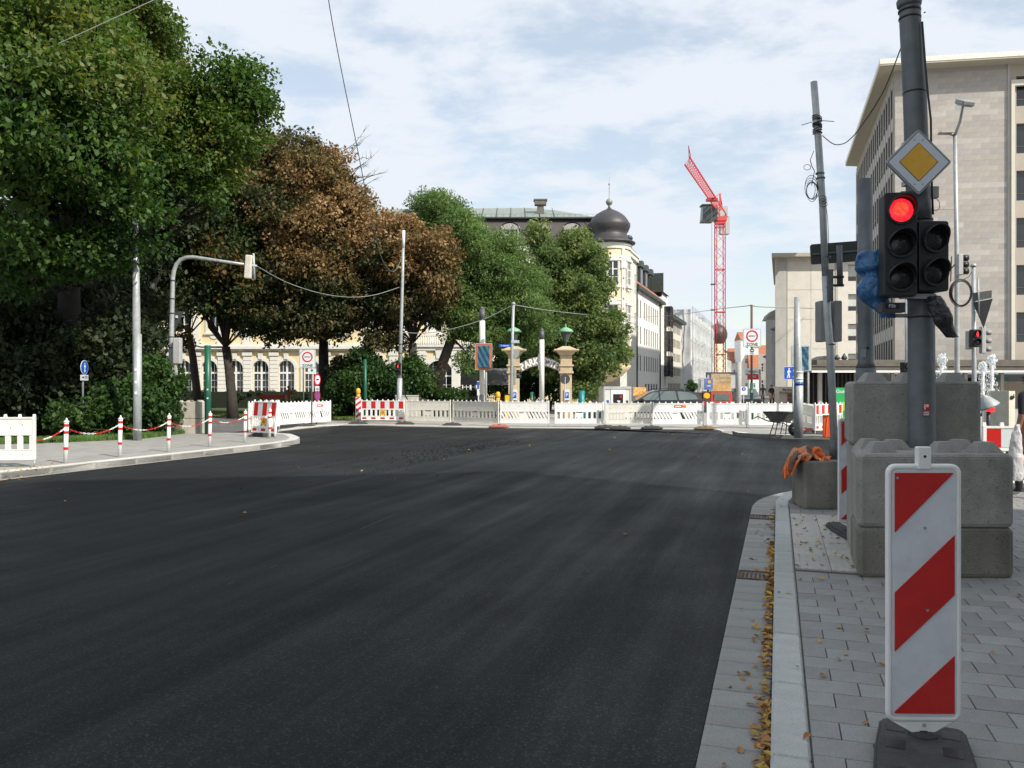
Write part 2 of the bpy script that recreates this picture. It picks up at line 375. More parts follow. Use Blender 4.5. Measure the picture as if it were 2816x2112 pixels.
tb = MB().prism([(-tl/2+.0025,-tw/2+.0025),(tl/2-.0025,-tw/2+.0025),(tl/2-.0025,tw/2-.0025),(-tl/2+.0025,tw/2-.0025)], -.03, -.003)
q = .0025; e = .005
tb.add([(-tl/2+q,-tw/2+q,-.003),(tl/2-q,-tw/2+q,-.003),(tl/2-q,tw/2-q,-.003),(-tl/2+q,tw/2-q,-.003),
        (-tl/2+e,-tw/2+e,0),(tl/2-e,-tw/2+e,0),(tl/2-e,tw/2-e,0),(-tl/2+e,tw/2-e,0)],
       [(4,5,6,7),(0,1,5,4),(1,2,6,5),(2,3,7,6),(3,0,4,7)])
tme = tb.mesh('paving_stone', tilem); ang = math.atan2(DD.y, DD.x); rng = random.Random(3); hme = MB().box(-tl/2+.003, -tw/4+.003, -.03, tl/2-.003, tw/4-.003, 0).mesh('half_paving_stone', tilem)
rest = MB()
for k, (x, y, s, t) in enumerate(tiles):
    z = .12+rng.uniform(-.0015, .0015)
    if k < 290: link('paving_stone', tme, near, loc=(x, y, z), rz=ang+rng.uniform(-.006, .006))
    else: rest.add(tb.v, tb.f, T(x, y, z) @ Matrix.Rotation(ang, 4, 'Z'))
for i in range(-15, 62, 2):
    x, y = ST(i*tl, .166+tw*.25)
    if -2 < i*tl < 3.5 or 6.7 < i*tl < 7.6: link('half_paving_stone', hme, near, loc=(x, y, .1205), rz=ang)
tag(rest.build('paving_stones', tilem, near), kind='stuff')
# pale slabs and a concrete cover plate
for i in range(10):
    for j in range(2):
        x, y = ST(3.72+i*.31, .31+j*.285)
        bb = MB().box(-.1525, -.14, -.03, .1525, .14, 0)
        for r_ in range(5): bb.box(-.1525, -.12+r_*.055, 0, .1525, -.095+r_*.055, .003)
        bb.build('pale_paving_slab', tilel, near, loc=(x, y, .1215), rz=ang)
x, y = ST(2.43, 2.68); MB().box(-.21, -.92, -.03, .21, .92, 0).build('cover_slab', mat('cover_plate_concrete', (.24,.235,.215), .9, 0, .1, 4, .2, 50), near, loc=(x, y, .1225), rz=ang, bevel=.006)
# iron gratings in the gutter
rust = mat('rusty_cast_iron', (.10,.065,.045), .8, .3, .35, 18, .4, 60)
for s_ in (3.65, 6.95):
    x, y = ST(s_, -.155); gr = thing('drain_grate', 'rusty cast iron gutter grating %s' % ('closer to the striped warning board' if s_ < 5 else 'where the kerb starts to curve away'), 'drain grate', (x, y, .016), ang, 'rusty gutter gratings')
    f = MB(); f.box(-.16,-.148,-.02,.16,-.125,.008).box(-.16,.125,-.02,.16,.148,.008).box(-.16,-.125,-.02,-.14,.125,.008).box(.14,-.125,-.02,.16,.125,.008); f.build('frame', rust, gr)
    MB().box(-.139,-.124,-.03,.139,.124,-.012).build('pit', black, gr)
    bar = MB().box(-.138,-.01,-.012,.138,.01,.006).mesh('bar', rust)
    for k in range(7): link('bar', bar, gr, loc=(0, -.105+k*.035, 0))
# left pavement with kerb
lp = lk + [(-10.3,26.9),(-10.7,25.9),(-11,23.4),(-12.7,21.9),(-30,15.5),(-40,-3)]
o = sheet('left_pavement', lp, .12, left_pav, .16)
lko = [Vector(p) for p in lk]
# shift kerb stones a few mm proud of the pavement
ks = kerb_row(o, [p for p in lk][1:], -.30, .124, 'kerb_stone', kw, 1.0, .012, .2, .02)
kerb_row(o, [(-15.2,-3),(-9.07,14.5)], -.30, .124, 'kerb_stone', kw, 1.0, .012, .2, .02)
strip('gutter_strip', [(-15.0,-3),(-8.9,14.5),(-6.5,21.05),(-6.1,22.4)], .16, .009, mat('pale_gutter_dust', (.26,.25,.225), .9, 0, .3, 8, .3, 60))
isk = sheet('island_kerb', isp[:5]+[(isp[4][0], isp[4][1]+.25),(isp[3][0],isp[3][1]+.3),(isp[2][0]+.1,isp[2][1]+.3),(isp[1][0]+.25,isp[1][1]+.2)], .126, kw, .13)
fk = far_edge+[isl[0]]
kerb_row(rd, [(p[0], p[1]+.12) for p in fk][::-1], .14, .05, 'kerb_stone', kw, 1.2, .01, .1)
# lawns
grassm = mat('lawn_soil', (.05,.075,.02), .95, 0, .3, 1.5, .5, 12)
lawn1 = [(-12.75,22.0),(-11.05,23.45),(-10.75,25.9),(-11,26.9),(-70,26.9),(-70,1),(-30,15.6)]
lawn2 = [(-70,47),(-20,45),(-9.5,41),(-9.1,38.4),(-4.1,40),(-4.1,70),(-70,70)]
sheet('lawn', lawn1, .105, grassm, .12); sheet('park_lawn', lawn2, .06, grassm, .08)
def blades(name, label, regions, n, h, cols, seed):
    rs = np.random.RandomState(seed); vs = []; cs = []
    for (x0, y0, x1, y1, wd, share) in regions:
        k = int(n*share); t = rs.rand(k); off = (rs.rand(k)-.5)*wd
        d = np.array([x1-x0, y1-y0]); l = np.hypot(*d); nn = np.array([-d[1], d[0]])/l
        p = np.array([x0, y0])+t[:, None]*d+off[:, None]*nn
        a = rs.rand(k)*math.pi*2; hh = h*(.5+rs.rand(k)); wv = .012+.012*rs.rand(k)
        dx, dy = np.cos(a)*wv, np.sin(a)*wv; lx, ly = (rs.rand(k)-.5)*h, (rs.rand(k)-.5)*h
        z = np.full(k, .1)
        tri = np.stack([np.stack([p[:,0]-dx, p[:,1]-dy, z], 1), np.stack([p[:,0]+dx, p[:,1]+dy, z], 1), np.stack([p[:,0]+lx, p[:,1]+ly, z+hh], 1)], 1)
        vs.append(tri.reshape(-1, 3))
    v = np.concatenate(vs); me = bpy.data.meshes.new(name); nf = len(v)//3
    me.vertices.add(len(v)); me.vertices.foreach_set('co', v.ravel()); me.loops.add(len(v)); me.loops.foreach_set('vertex_index', np.arange(len(v)))
    me.polygons.add(nf); me.polygons.foreach_set('loop_start', np.arange(nf)*3); me.polygons.foreach_set('loop_total', np.full(nf, 3)); me.update()
    me.materials.append(cols); o = link(name, me); return tag(o, label, 'grass', kind='stuff')
gm = mat('grass_blade', (.065,.13,.022), .7, 0, .5, 1.2)
gm2 = mat('pale_grass_blade', (.10,.15,.03), .7, 0, .4, .8)  # paler, yellower green for the mown park lawn
blades('grass', 'bright green verge grass between the pavement and the dark bushes', [(-12.6,22.4,-11.2,23.9,.9,.15),(-20,19.6,-12.7,22.4,1.2,.4),(-34,15.2,-19,20,2.4,.3),(-11.1,23.5,-10.9,26.6,.7,.15)], 60000, .13, gm, 1)
blades('lawn_grass', 'mown park grass strewn with fallen leaves behind the barriers', [(-30,46.5,-9,44.5,6,.6),(-8.5,39,-4.2,42,5,.4)], 50000, .09, gm2, 2)
# fallen leaves
leafcols = [mat('yellow_fallen_leaf', (.46,.29,.05), .7, 0, .3, 3), mat('brown_fallen_leaf', (.30,.14,.045), .7, 0, .35, 3), mat('ochre_fallen_leaf', (.38,.20,.06), .7, 0, .3, 3), mat('green_fallen_leaf', (.10,.18,.04), .6, 0, .2, 3)]
def litter(name, label, spots, seed, size=.035):
    rs = random.Random(seed); b = MB()
    for (x, y, z) in spots:
        b.cur = rs.choices((0,1,2,3), (4,3,4,.35))[0]
        s = size*rs.uniform(.6, 1.25); a = rs.uniform(0, 6.28); M = T(x, y, z+rs.uniform(.002, .012)) @ Matrix.Rotation(a, 4, 'Z') @ Matrix.Rotation(rs.uniform(-.5, .5), 4, 'X') @ Matrix.Rotation(rs.uniform(-.4, .4), 4, 'Y')
        cu = rs.uniform(.1, .55)*s
        b.add([(-s,0,cu*.3),(-.3*s,-.55*s,cu),(.35*s,-.42*s,cu*.8),(s,0,0),(.3*s,.5*s,cu),(-.35*s,.5*s,cu*.7),(0,0,0)], [(0,1,6),(1,2,6),(2,3,6),(3,4,6),(4,5,6),(5,0,6)], M)
    return tag(b.build(name, leafcols), label, 'fallen leaves', kind='stuff')
rng = random.Random(11); sp = []
for i in range(680):
    s = rng.uniform(-1.6, 5.2) if i % 5 else rng.uniform(-1, 7.5); t = -abs(rng.gauss(0, .028))-.012
    if rng.random() < .35+.65*abs(math.sin(s*2.1+1)): sp.append((*ST(s, t), .015+rng.uniform(0, .028)))
for i in range(40): sp.append((*ST(rng.uniform(-1.5, 8), rng.uniform(-.25, -.06)), .015))
litter('fallen_leaves', 'yellow and brown leaves drifted in the gutter against the kerb', sp, 4, .027)
sp = [(*ST(rng.uniform(-1.4, 9), abs(rng.gauss(0, 1.6))+.03), .122) for i in range(95)]
sp += [(*ST(rng.uniform(3.6, 6.6), rng.uniform(.18, .9)), .124) for i in range(70)]
litter('scattered_leaves', 'sparse dry leaves lying on the grey paving stones', sp, 6, .024)
sp = [(rng.uniform(-28, -5), rng.uniform(39.5, 47.5), .11) for i in range(2600)]
sp = [p for p in sp if p[1] > 45-.15*(p[0]+20)-(.0 if p[0] < -9.5 else 3)]
litter('lawn_leaves', 'brown autumn leaves covering the lawn under the chestnut trees', sp, 7, .07)
sp = [(*ST(rng.uniform(5, 26), -rng.uniform(.3, 16)), .008) for i in range(60)]
litter('road_leaves', 'few single leaves blown onto the black asphalt', sp, 8, .03)
sp = [(-8.9+rng.gauss(0, .5)*.35-.0, 14.6+rng.gauss(0, .9), .135 if i % 2 else .01) for i in range(60)]
litter('kerb_leaves', 'small leaves caught along the pale kerb on the park side', sp, 9, .03)
# ---------------------------------------------------------------- buildings
yellow = mat('cream_yellow_render', (.70,.57,.35), .85, 0, .06, .6, .1, 20)
stucco = mat('white_stucco', (.66,.64,.59), .8, 0, .06, 1.2, .2, 12)
whiter = mat('white_render', (.80,.79,.75), .85, 0, .04, .5, .1, 15)
greyr = mat('grey_render', (.42,.41,.39), .85, 0, .06, .6)
slate = mat('brown_slate_roof', (.075,.065,.062), .6, 0, .2, 6, .4, 14)
dslate = mat('dark_dome_shingle', (.05,.048,.05), .5, 0, .22, 7, .5, 16)
copper = mat('verdigris_copper', (.25,.285,.255), .6, .2, .2, 3)
dcop = mat('dark_patinated_metal', (.055,.075,.065), .55, .3, .2, 3)
redtile = mat('red_clay_tile', (.37,.145,.08), .8, 0, .2, 4, .4, 14)
winw = mat('white_window_frame', (.72,.72,.70), .5)
wind = mat('dark_window_frame', (.05,.045,.042), .5)
winb = mat('brown_window_frame', (.10,.065,.045), .5)
blind = mat('pale_blind', (.50,.52,.50), .7)
stone = [mat('beige_stone_%s' % n, c, .8, 0, .09, 1.6, .15, 18, rnd=.05) for n, c in (('pale',(.405,.38,.345)),('rosy',(.36,.325,.30)),('warm',(.375,.345,.305)),('grey',(.345,.325,.305)))]
panelc = mat('stone_panel', (.62,.585,.52), .85, 0, .08, 1.2, .15, 15)
fin = mat('concrete_fin', (.42,.41,.38), .85, 0, .1, 1)
soffit = mat('eaves_render', (.42,.385,.31), .85, 0, .05, .5)
WIN = {}
def window(style, w_, h, frm=None):
    key = (style, round(w_, 2), round(h, 2), frm.name if frm else '')
    if key in WIN: return WIN[key]
    f = MB(); t = .06 if w_ > .7 else .045; y0, y1 = .06, .13
    f.box(-w_/2, y0, 0, -w_/2+t, y1, h).box(w_/2-t, y0, 0, w_/2, y1, h).box(-w_/2+t, y0, h-t, w_/2-t, y1, h).box(-w_/2+t, y0, 0, w_/2-t, y1, t)
    if style == 'cross':
        f.box(-.05, y0-.01, t, .05, y1, h-t).box(-w_/2+t, y0-.008, h*.62, -.052, y1, h*.62+.09).box(.052, y0-.008, h*.62, w_/2-t, y1, h*.62+.09).box(-w_/2+t,y0+.01,h*.3,-.055,y1,h*.3+.04).box(.055,y0+.01,h*.3,w_/2-t,y1,h*.3+.04)
    elif style == 'arch':
        f.box(-.08, y0-.02, t, .08, y1, h-t).box(-w_/2+t, y0-.018, h*.60, -.082, y1, h*.60+.16).box(.082, y0-.018, h*.60, w_/2-t, y1, h*.60+.16)
        for sx in (-1, 1):
            cx_ = sx*w_/4
            f.box(cx_-.02, y0+.01, t, cx_+.02, y1, h*.60-.002).box(cx_-.02, y0+.01, h*.60+.162, cx_+.02, y1, h-t)
            for k in (.2, .4): f.box(min(sx*.083, sx*(w_/2-t)), y0+.012, h*k, max(sx*.083, sx*(w_/2-t)), y1, h*k+.04)
    elif style == 'grid':
        n = 4
        for k in range(1, n): f.box(-w_/2+t, y0+.004, h*k/n-.03, w_/2-t, y1, h*k/n+.03)
        f.box(-.03, y0+.002, t, .03, y1, h-t)
    elif style == 'sash':
        f.box(-w_/2+t, y0+.005, h*.25, w_/2-t, y1, h*.25+.05)
    p = MB().box(-w_/2+t+.001, .10, t+.001, w_/2-t-.001, .12, h-t-.001)
    fm = f.mesh('window', frm or winw); pm = p.mesh('pane', glass); WIN[key] = (fm, pm); return WIN[key]
def facade(root, o, e, L_, z0, z1, wm, holes, depth=.3, name='wall', style='cross', frm=None, blinds=0.0, seed=0, sill=None, surround=None):
    """wall in its own frame; holes = (xc, z, w, h[, style])"""
    F_ = frame(e, (o[0], o[1], 0)); F_ = T(*(-root.location)) @ F_ if root else F_
    xs = sorted({0, L_} | {round(v, 4) for h in holes for v in (h[0]-h[2]/2, h[0]+h[2]/2)}); zs = sorted({z0, z1} | {round(v, 4) for h in holes for v in (h[1], h[1]+h[3])})
    b = MB()
    def inh(x, z): return any(h[0]-h[2]/2 < x < h[0]+h[2]/2 and h[1] < z < h[1]+h[3] for h in holes)
    for zi in range(len(zs)-1):
        i = 0
        while i < len(xs)-1:
            if inh((xs[i]+xs[i+1])/2, (zs[zi]+zs[zi+1])/2): i += 1; continue
            j = i
            while j < len(xs)-1 and not inh((xs[j]+xs[j+1])/2, (zs[zi]+zs[zi+1])/2): j += 1
            b.add([(xs[i],0,zs[zi]),(xs[j],0,zs[zi]),(xs[j],0,zs[zi+1]),(xs[i],0,zs[zi+1])], [(0,1,2,3)]); i = j
    for h in holes:
        a, c, d, f = h[0]-h[2]/2, h[0]+h[2]/2, h[1], h[1]+h[3]
        b.add([(a,0,d),(c,0,d),(c,0,f),(a,0,f),(a,depth,d),(c,depth,d),(c,depth,f),(a,depth,f)], [(0,4,5,1),(1,5,6,2),(2,6,7,3),(3,7,4,0),(4,7,6,5)])
    wall = b.build(name, wm, root, M=F_)
    rs = random.Random(seed)
    for h in holes:
        st = h[4] if len(h) > 4 else style
        fm, pm = window(st, h[2], h[3], frm)
        M = T(h[0], depth-.16, h[1])
        wo = link('window', fm, root, M=F_ @ M); link('pane', pm, wo)
        if blinds and rs.random() < blinds:
            k = rs.choice((.3, .5, .7)); MB().box(-h[2]/2+.07, .085, h[3]*(1-k), h[2]/2-.07, .097, h[3]-.07).build('blind', blind, wo)
        if sill: MB().box(-h[2]/2-.12, -.3, -.14, h[2]/2+.12, -.14, 0).build('sill', sill, wo)
        if surround:
            s_ = MB(); g_ = .2
            s_.box(-h[2]/2-g_, -.22, .0, -h[2]/2, -.139, h[3]+.0).box(h[2]/2, -.22, 0, h[2]/2+g_, -.139, h[3]).box(-h[2]/2-g_-.06, -.24, h[3], h[2]/2+g_+.06, -.139, h[3]+.22)
            s_.plate([(-h[2]/2-g_, h[3]+.22), (h[2]/2+g_, h[3]+.22), (0, h[3]+.62)], -.21, -.139)
            s_.build('surround', surround, wo)
    return wall, F_
def loc(root, x, y, z=0): return Vector((x, y, z))-root.location
# ---- hotel -----------------------------------------------------
HX0, HX1, HYF = -46.0, 7.2, 74.0
hotel = thing('hotel', 'cream yellow baroque hotel with white stucco and dark slate mansard roof behind the trees', 'hotel', (-20, 74, 0))
holes = []; cols = []
x = HX0+1.5; k = 0
gx = [-32.0+2.32*i for i in range(0, 5)]+[-20.4, -18.1, -15.4]
for c in gx: holes.append((c-HX0, .95, 1.45, 3.05, 'arch'))
for c in (-11.7, -9.0, -5.0, -2.0, 1.0, 4.0): holes.append((c-HX0, .95, 1.45, 3.05, 'arch'))
for c in (-43,-40.4,-37.8,-35.2): holes.append((c-HX0, .95, 1.45, 3.05, 'arch'))
for i in range(18):
    c = HX0+2.0+i*2.85
    if c > 6: continue
    holes.append((c-HX0, 6.6, 1.2, 2.2)); holes.append((c-HX0, 10.5, 1.2, 2.0))
wall, F_ = facade(hotel, (HX0, HYF), (1, 0), HX1-HX0, 0, 14.2, yellow, holes, .35, sill=None, surround=None)
arch = MB(); n = 12
ho = .725; 
sp_ = [(-ho-.28, 0), (-ho, 0)]+[(-ho*math.cos(math.pi*i/n), ho*math.sin(math.pi*i/n)+0) for i in range(0, n+1)]
A = MB(); top = ho+.32
for i in range(n):
    a0, a1 = math.pi*i/n, math.pi*(i+1)/n; r1 = ho+.3
    p0, p1 = (-ho*math.cos(a0), ho*math.sin(a0)), (-ho*math.cos(a1), ho*math.sin(a1)); q0, q1 = (-r1*math.cos(a0), r1*math.sin(a0)), (-r1*math.cos(a1), r1*math.sin(a1))
    A.plate([q0, q1, p1, p0][::-1], -.12, .02)
A.box(-ho-.28, -.10, -2.3, -ho, .02, -.02).box(ho, -.10, -2.3, ho+.28, .02, -.02)
A.plate([(-.16, ho+.1), (.16, ho+.1), (.22, ho+.62), (-.22, ho+.62)], -.2, .0)
# spandrels that turn the square opening into an arch
for sx in (-1, 1):
    for i in range(6):
        a0, a1 = math.pi/2*i/6, math.pi/2*(i+1)/6
        x0_, x1_ = sx*ho*math.cos(a0), sx*ho*math.cos(a1); z0_, z1_ = ho*math.sin(a0), ho*math.sin(a1)
        A.plate([(x0_, z0_), (sx*ho, z0_), (sx*ho, z1_), (x1_, z1_)], .015, .3)
A.smooth = False
am = A.mesh('arch_surround', stucco)
for h in holes:
    if h[2] > 1.4: link('arch_surround', am, hotel, loc=loc(hotel, HX0+h[0], HYF, .95+3.05-ho-.01))
su = MB(); w_, h_ = 1.2, 2.2
su.box(-.8,-.09,-.12,-.6,.02,h_).box(.6,-.09,-.12,.8,.02,h_).box(-.86,-.14,h_,.86,.02,h_+.2).plate([(-.8,h_+.2),(.8,h_+.2),(0,h_+.62)],-.12,.02).box(-.9,-.2,-.28,.9,.02,-.12).plate([(-.5,-.28),(.5,-.28),(.3,-.6),(0,-.7),(-.3,-.6)],-.08,.02)
sm_ = su.mesh('window_surround', stucco)
for h in holes:
    if h[2] < 1.4: link('window_surround', sm_, hotel, loc=loc(hotel, HX0+h[0], HYF, h[1]))
pil = MB()
for z in np.arange(.0, 4.6, .36): pil.box(-.36,-.16,z+.03,.36,.0,z+.33)
pil.box(-.32,-.12,0,.32,0,4.6).box(-.44,-.24,4.4,.44,0,4.75).box(-.30,-.15,5.6,.30,0,13.0).box(-.42,-.22,12.7,.42,0,13.3).box(-.42,-.22,5.45,.42,0,5.8)
pm_ = pil.mesh('pilaster', stucco)
for c in (-33.15,-30.8,-28.5,-26.2,-23.9,-21.5,-16.8,-13.0,-7.2,-3.5,2.5,6.2,-41.7,-36.5): link('pilaster', pm_, hotel, loc=loc(hotel, c, HYF-.001, 0))
for (z0, z1, d) in ((4.85,5.0,.25),(5.0,5.25,.5),(5.25,5.45,.34),(9.5,9.62,.12),(13.55,13.8,.3),(13.8,14.2,.62)):
    MB().box(HX0+20-.0, -d, z0, HX1+20, -.001, z1).build('cornice', stucco, hotel)
# projecting porch with balustrade left of the gate
px0, px1 = -13.2, -2.5
po = MB().box(px0+20, -3.2, 4.75, px1+20, -.63, 5.05).box(px0+20-.15, -3.35, 5.05, px1+20+.15, -.63, 5.2)
po.build('porch_roof', stucco, hotel)
pb = MB().box(px0+20, -3.1, 6.0, px1+20, -2.9, 6.12)
for i in range(52): pb.lathe([(.07,0),(.12,.2),(.05,.5),(.1,.8)], 6, (px0+20+.1+i*.2, -3.0, 5.2))
pb.build('balustrade', stucco, hotel)
facade(hotel, (px0, HYF-3.0), (1, 0), px1-px0, 0, 4.75, yellow, [(1.6,.95,1.45,3.05,'arch'),(4.2,1.2,1.2,2.4),(6.9,.3,2.3,3.6,'arch'),(9.6,.95,1.45,3.05,'arch')], .35, name='porch_wall')
for c, s_ in ((px0+1.6, 1), (px0+9.6, 1)): link('arch_surround', am, hotel, loc=loc(hotel, c, HYF-3.0, .95+3.05-ho-.01))
link('arch_surround', am, hotel, M=T(*loc(hotel, px0+6.9, HYF-3.0, .3+3.6-1.16)) @ Matrix.Diagonal((1.586, 1, 1.586, 1)))
for c in (px0+.3, px0+2.9, px0+5.4, px0+8.3, px1-.3): MB().box(-.33,-.14,0,.33,0,4.74).box(-.42,-.2,4.3,.42,0,4.6).build('porch_pilaster', stucco, hotel, loc=loc(hotel, c, HYF-3.001, 0))
# mansard roof with dormers, metal top
m_ = MB(); zz0, zz1, zz2 = 14.2, 17.15, 18.3
X0, X1 = HX0+20, HX1+20+1.2
m_.add([(X0,-.6,zz0),(X1,-.6,zz0),(X1,1.6,zz1),(X0,1.6,zz1)], [(0,1,2,3)]).add([(X1,-.6,zz0),(X1,14,zz0),(X1-1.2,12.5,zz1),(X1,1.6,zz1)], [(0,1,2,3)])
m_.build('mansard_roof', slate, hotel)
m2_ = MB(); m2_.add([(X0,1.3,zz1),(X1-.2,1.3,zz1),(X1-4,7,zz1+1.9),(X0,7,zz1+1.75),(X1-6.5,7,zz1+2.15)], [(0,1,2,4,3)])
m2_.add([(X0,12.5,zz1),(X1-.2,12.5,zz1),(X1-4,7,zz1+1.9),(X0,7,zz1+1.75)], [(0,3,2,1)]).add([(X1-.2,1.3,zz1),(X1-.2,12.5,zz1),(X1-4,7,zz1+1.9)], [(0,1,2)])
m2_.build('metal_roof', copper, hotel)
sm2 = MB()
for i in range(40):
    xx = X0+i*1.35
    if xx > X1-4: break
    k = (xx-X0)/(X1-6.5-X0); sm2.tube([(xx,1.3,zz1+.03),(xx,7,zz1+1.79+min(k,1)*.38)], .035, 4)
sm2.build('roof_seams', dcop, hotel)
MB().box(X0, 1.0, zz1-.1, X1-.1, 1.5, zz1+.02).build('roof_gutter', dcop, hotel)
rl = MB(); 
for i in range(36): rl.tube([(X1-.4-i*.55,1.1,zz1),(X1-.4-i*.55,1.1,zz1+.3)], .012, 3)
rl.tube([(X1-.4,1.1,zz1+.3),(X1-.4-35*.55,1.1,zz1+.3)], .014, 3); rl.build('snow_guard', dcop, hotel)
ch = MB().prism([(15.5,5.2),(17.1,5.2),(17.1,6.2),(15.5,6.2)], 17.6, 19.2, top=[(15.7,5.3),(16.9,5.3),(16.9,6.1),(15.7,6.1)]).box(15.2,5.0,19.2,17.4,6.4,19.7).box(15.0,4.9,19.7,17.6,6.5,19.85)
Mc = T(P(1488,560,76).x+20-16.3, -1.5, -.9)
ch.v = [((x-16.3)*.5+16.3, y*.6+2, (z-17.6)*.8+18.5) for x, y, z in ch.v]; ch.build('chimney', mat('chimney_render', (.14,.13,.115), .9, 0, .2, 3), hotel, M=Mc)
cc = MB().box(-.45,2,17.4,.45,2.9,18.4).box(-.6,1.85,18.4,.6,3.05,18.5).prism([(-.6,1.85),(.6,1.85),(.6,3.05),(-.6,3.05)], 18.5, 18.8, top=[(-.1,2.3),(.1,2.3),(.1,2.5),(-.1,2.5)])
cc.v = [(x*.62, y*.62+1, (z-18)*.7+18) for x, y, z in cc.v]; cc.build('vent_cap', dcop, hotel, loc=(P(1116,560,76).x+20, 0, -.35))
# dormers
dm = MB(); dm.box(-.75,-.5,0,.75,1.4,2.0)
for sx in (-1, 1): dm.box(sx*.95-.12,-.62,-.1,sx*.95+.12,-.35,1.9).lathe([(.0,0),(.22,.1),(.1,.4),(.0,.45)], 6, (sx*1.0,-.5,1.9))
dm.plate([(-1.05*math.cos(math.pi*i/10), 1.85+.75*math.sin(math.pi*i/10)) for i in range(11)], -.66, 1.2)
dm_ = dm.mesh('dormer', mat('weathered_stucco', (.34,.33,.31), .85, 0, .2, 4))
dr = MB(); 
for i in range(8):
    a0, a1 = math.pi*i/8, math.pi*(i+1)/8
    dr.add([(-1.16*math.cos(a0),-.72,1.85+.86*math.sin(a0)),(-1.16*math.cos(a1),-.72,1.85+.86*math.sin(a1)),(-1.16*math.cos(a1),1.8,1.85+.86*math.sin(a1)),(-1.16*math.cos(a0),1.8,1.85+.86*math.sin(a0))], [(0,3,2,1)])
dr_ = dr.mesh('dormer_hood', dslate)
dg = MB().box(-.5,-.53,.25,.5,-.51,1.75); dg.disc(.5,-.53,-.51,14,(0,1.75)); dg_ = dg.mesh('pane', glass)
df = MB().box(-.03,-.57,.25,.03,-.535,2.2).box(-.5,-.57,1.2,-.035,-.535,1.27).box(.035,-.57,1.2,.5,-.535,1.27); df_ = df.mesh('glazing_bar', winw)
for u in (1574, 1488, 1402, 1316, 1230, 1144, 1058, 972, 886, 800):
    xx = (u-CX)/FPX*73.6+20
    d_ = link('dormer', dm_, hotel, loc=(xx, .25, 14.35)); d_.scale = (.78, .9, .76); link('dormer_hood', dr_, d_); link('pane', dg_, d_); link('glazing_bar', df_, d_)
# side wall along the street, in shade
sd = Vector((.31, .95)).normalized()
facade(hotel, (9.6, 72.6), sd, 8.6, 0, 14.2, stucco, [(2.5+i*2.8, z, 1.1, 2.0) for i in range(3) for z in (6.8, 10.6)], .15, name='side_wall')
MB().box(0,-.25,13.8,8.6,0,14.2).box(0,-.35,14.2,8.6,.3,14.45).build('side_cornice', stucco, hotel, M=T(*(-hotel.location)) @ frame(sd, (9.6,72.6,0)))
sr = MB(); sr.add([(0,-.35,14.45),(8.6,-.35,14.45),(8.6,2.2,17.2),(0,2.2,17.2)], [(0,1,2,3)]); sr.build('side_roof', slate, hotel, M=T(*(-hotel.location)) @ frame(sd, (9.6,72.6,0)))
# corner turret: curved wall, windows, cornice, onion dome, finial
tc_ = Vector((8.72, 73.4)); tr = 1.82; tx, ty = tc_.x+20, tc_.y-74
tu = MB(); tu.lathe([(tr,3.4),(tr,14.0)], 32, (tx,ty,0)); tu.lathe([(.3,2.0),(1.0,2.4),(1.6,3.0),(tr+.1,3.35),(tr+.1,3.5)], 32, (tx,ty,0))
tu.build('turret_wall', yellow, hotel)
tb_ = MB()
for (z0, z1, r) in ((12.95,13.15,tr+.1),(5.0,5.3,tr+.14),(9.2,9.35,tr+.06),(13.75,14.0,tr+.12)): tb_.lathe([(r-.1,z0),(r,z0),(r,z1),(r-.1,z1)], 32, (tx,ty,0), smooth=False)
tb_.lathe([(tr,13.95),(tr+.2,14.05),(tr+.25,14.2),(tr+.1,14.3)], 32, (tx,ty,0))
tb_.build('turret_bands', stucco, hotel)
for k, a in enumerate((-118, -56, 5)):
    an = R(a); M = T(tx+math.cos(an)*tr, ty+math.sin(an)*tr, 0) @ Matrix.Rotation(an+R(90), 4, 'Z')
    q = MB().box(-.2,-.12,5.3,.2,.06,12.95).box(-.3,-.18,12.0,.3,.05,12.9).box(-.16,-.1,13.15,.16,.05,13.95)
    for z in np.arange(5.6, 12, .9): q.lathe([(0,0),(.14,.15),(.05,.4),(0,.42)], 6, (0,-.14,z))
    q.build('turret_pilaster', stucco, hotel, M=M)
for a in (-148, -87, -28):
    an = R(a); M = T(tx+math.cos(an)*tr, ty+math.sin(an)*tr, 0) @ Matrix.Rotation(an+R(90), 4, 'Z')
    for z in (10.6, 6.75):
        q = MB().box(-.62,-.1,-.12,-.46,.1,2.05).box(.46,-.1,-.12,.62,.1,2.05).box(-.72,-.16,2.05,.72,.1,2.25).box(-.72,-.22,-.3,.72,.1,-.12)
        q.plate([(-.6,2.25),(.6,2.25),(.2,2.5),(0,2.85),(-.2,2.5)],-.12,.08).plate([(-.55,-.3),(.55,-.3),(.4,-.6),(.15,-.5),(0,-.68),(-.15,-.5),(-.4,-.6)],-.1,.08)
        so_ = q.build('turret_surround', stucco, hotel, M=M @ T(0,0,z))
        fm, pmm = window('cross', .92, 2.05)
        wo = link('window', fm, hotel, M=M @ T(0,-.1,z)); link('pane', pmm, wo)
dome = MB(); dome.lathe([(tr+.05,14.28),(tr+.5,14.35),(tr+.52,14.45),(tr+.22,14.62),(1.68,14.82),(1.62,15.15),(1.55,15.25),(1.72,15.5),(1.88,15.9),(1.88,16.15),(1.66,16.5),(1.42,16.83),(1.14,17.06),(.82,17.26),(.48,17.43),(.22,17.55),(.11,17.68),(.07,17.82)], 36, (tx,ty,0))
dome.build('onion_dome', dslate, hotel)
fi = MB(); fi.lathe([(.08,17.7),(.13,17.78),(.06,17.84),(.22,17.92),(.31,18.1),(.31,18.22),(.2,18.4),(.07,18.48),(.03,18.6),(.022,19.65),(.08,19.72),(.08,19.8),(.02,19.86),(.008,20.4)], 14, (tx,ty,0))
fi.build('finial', copper, hotel)
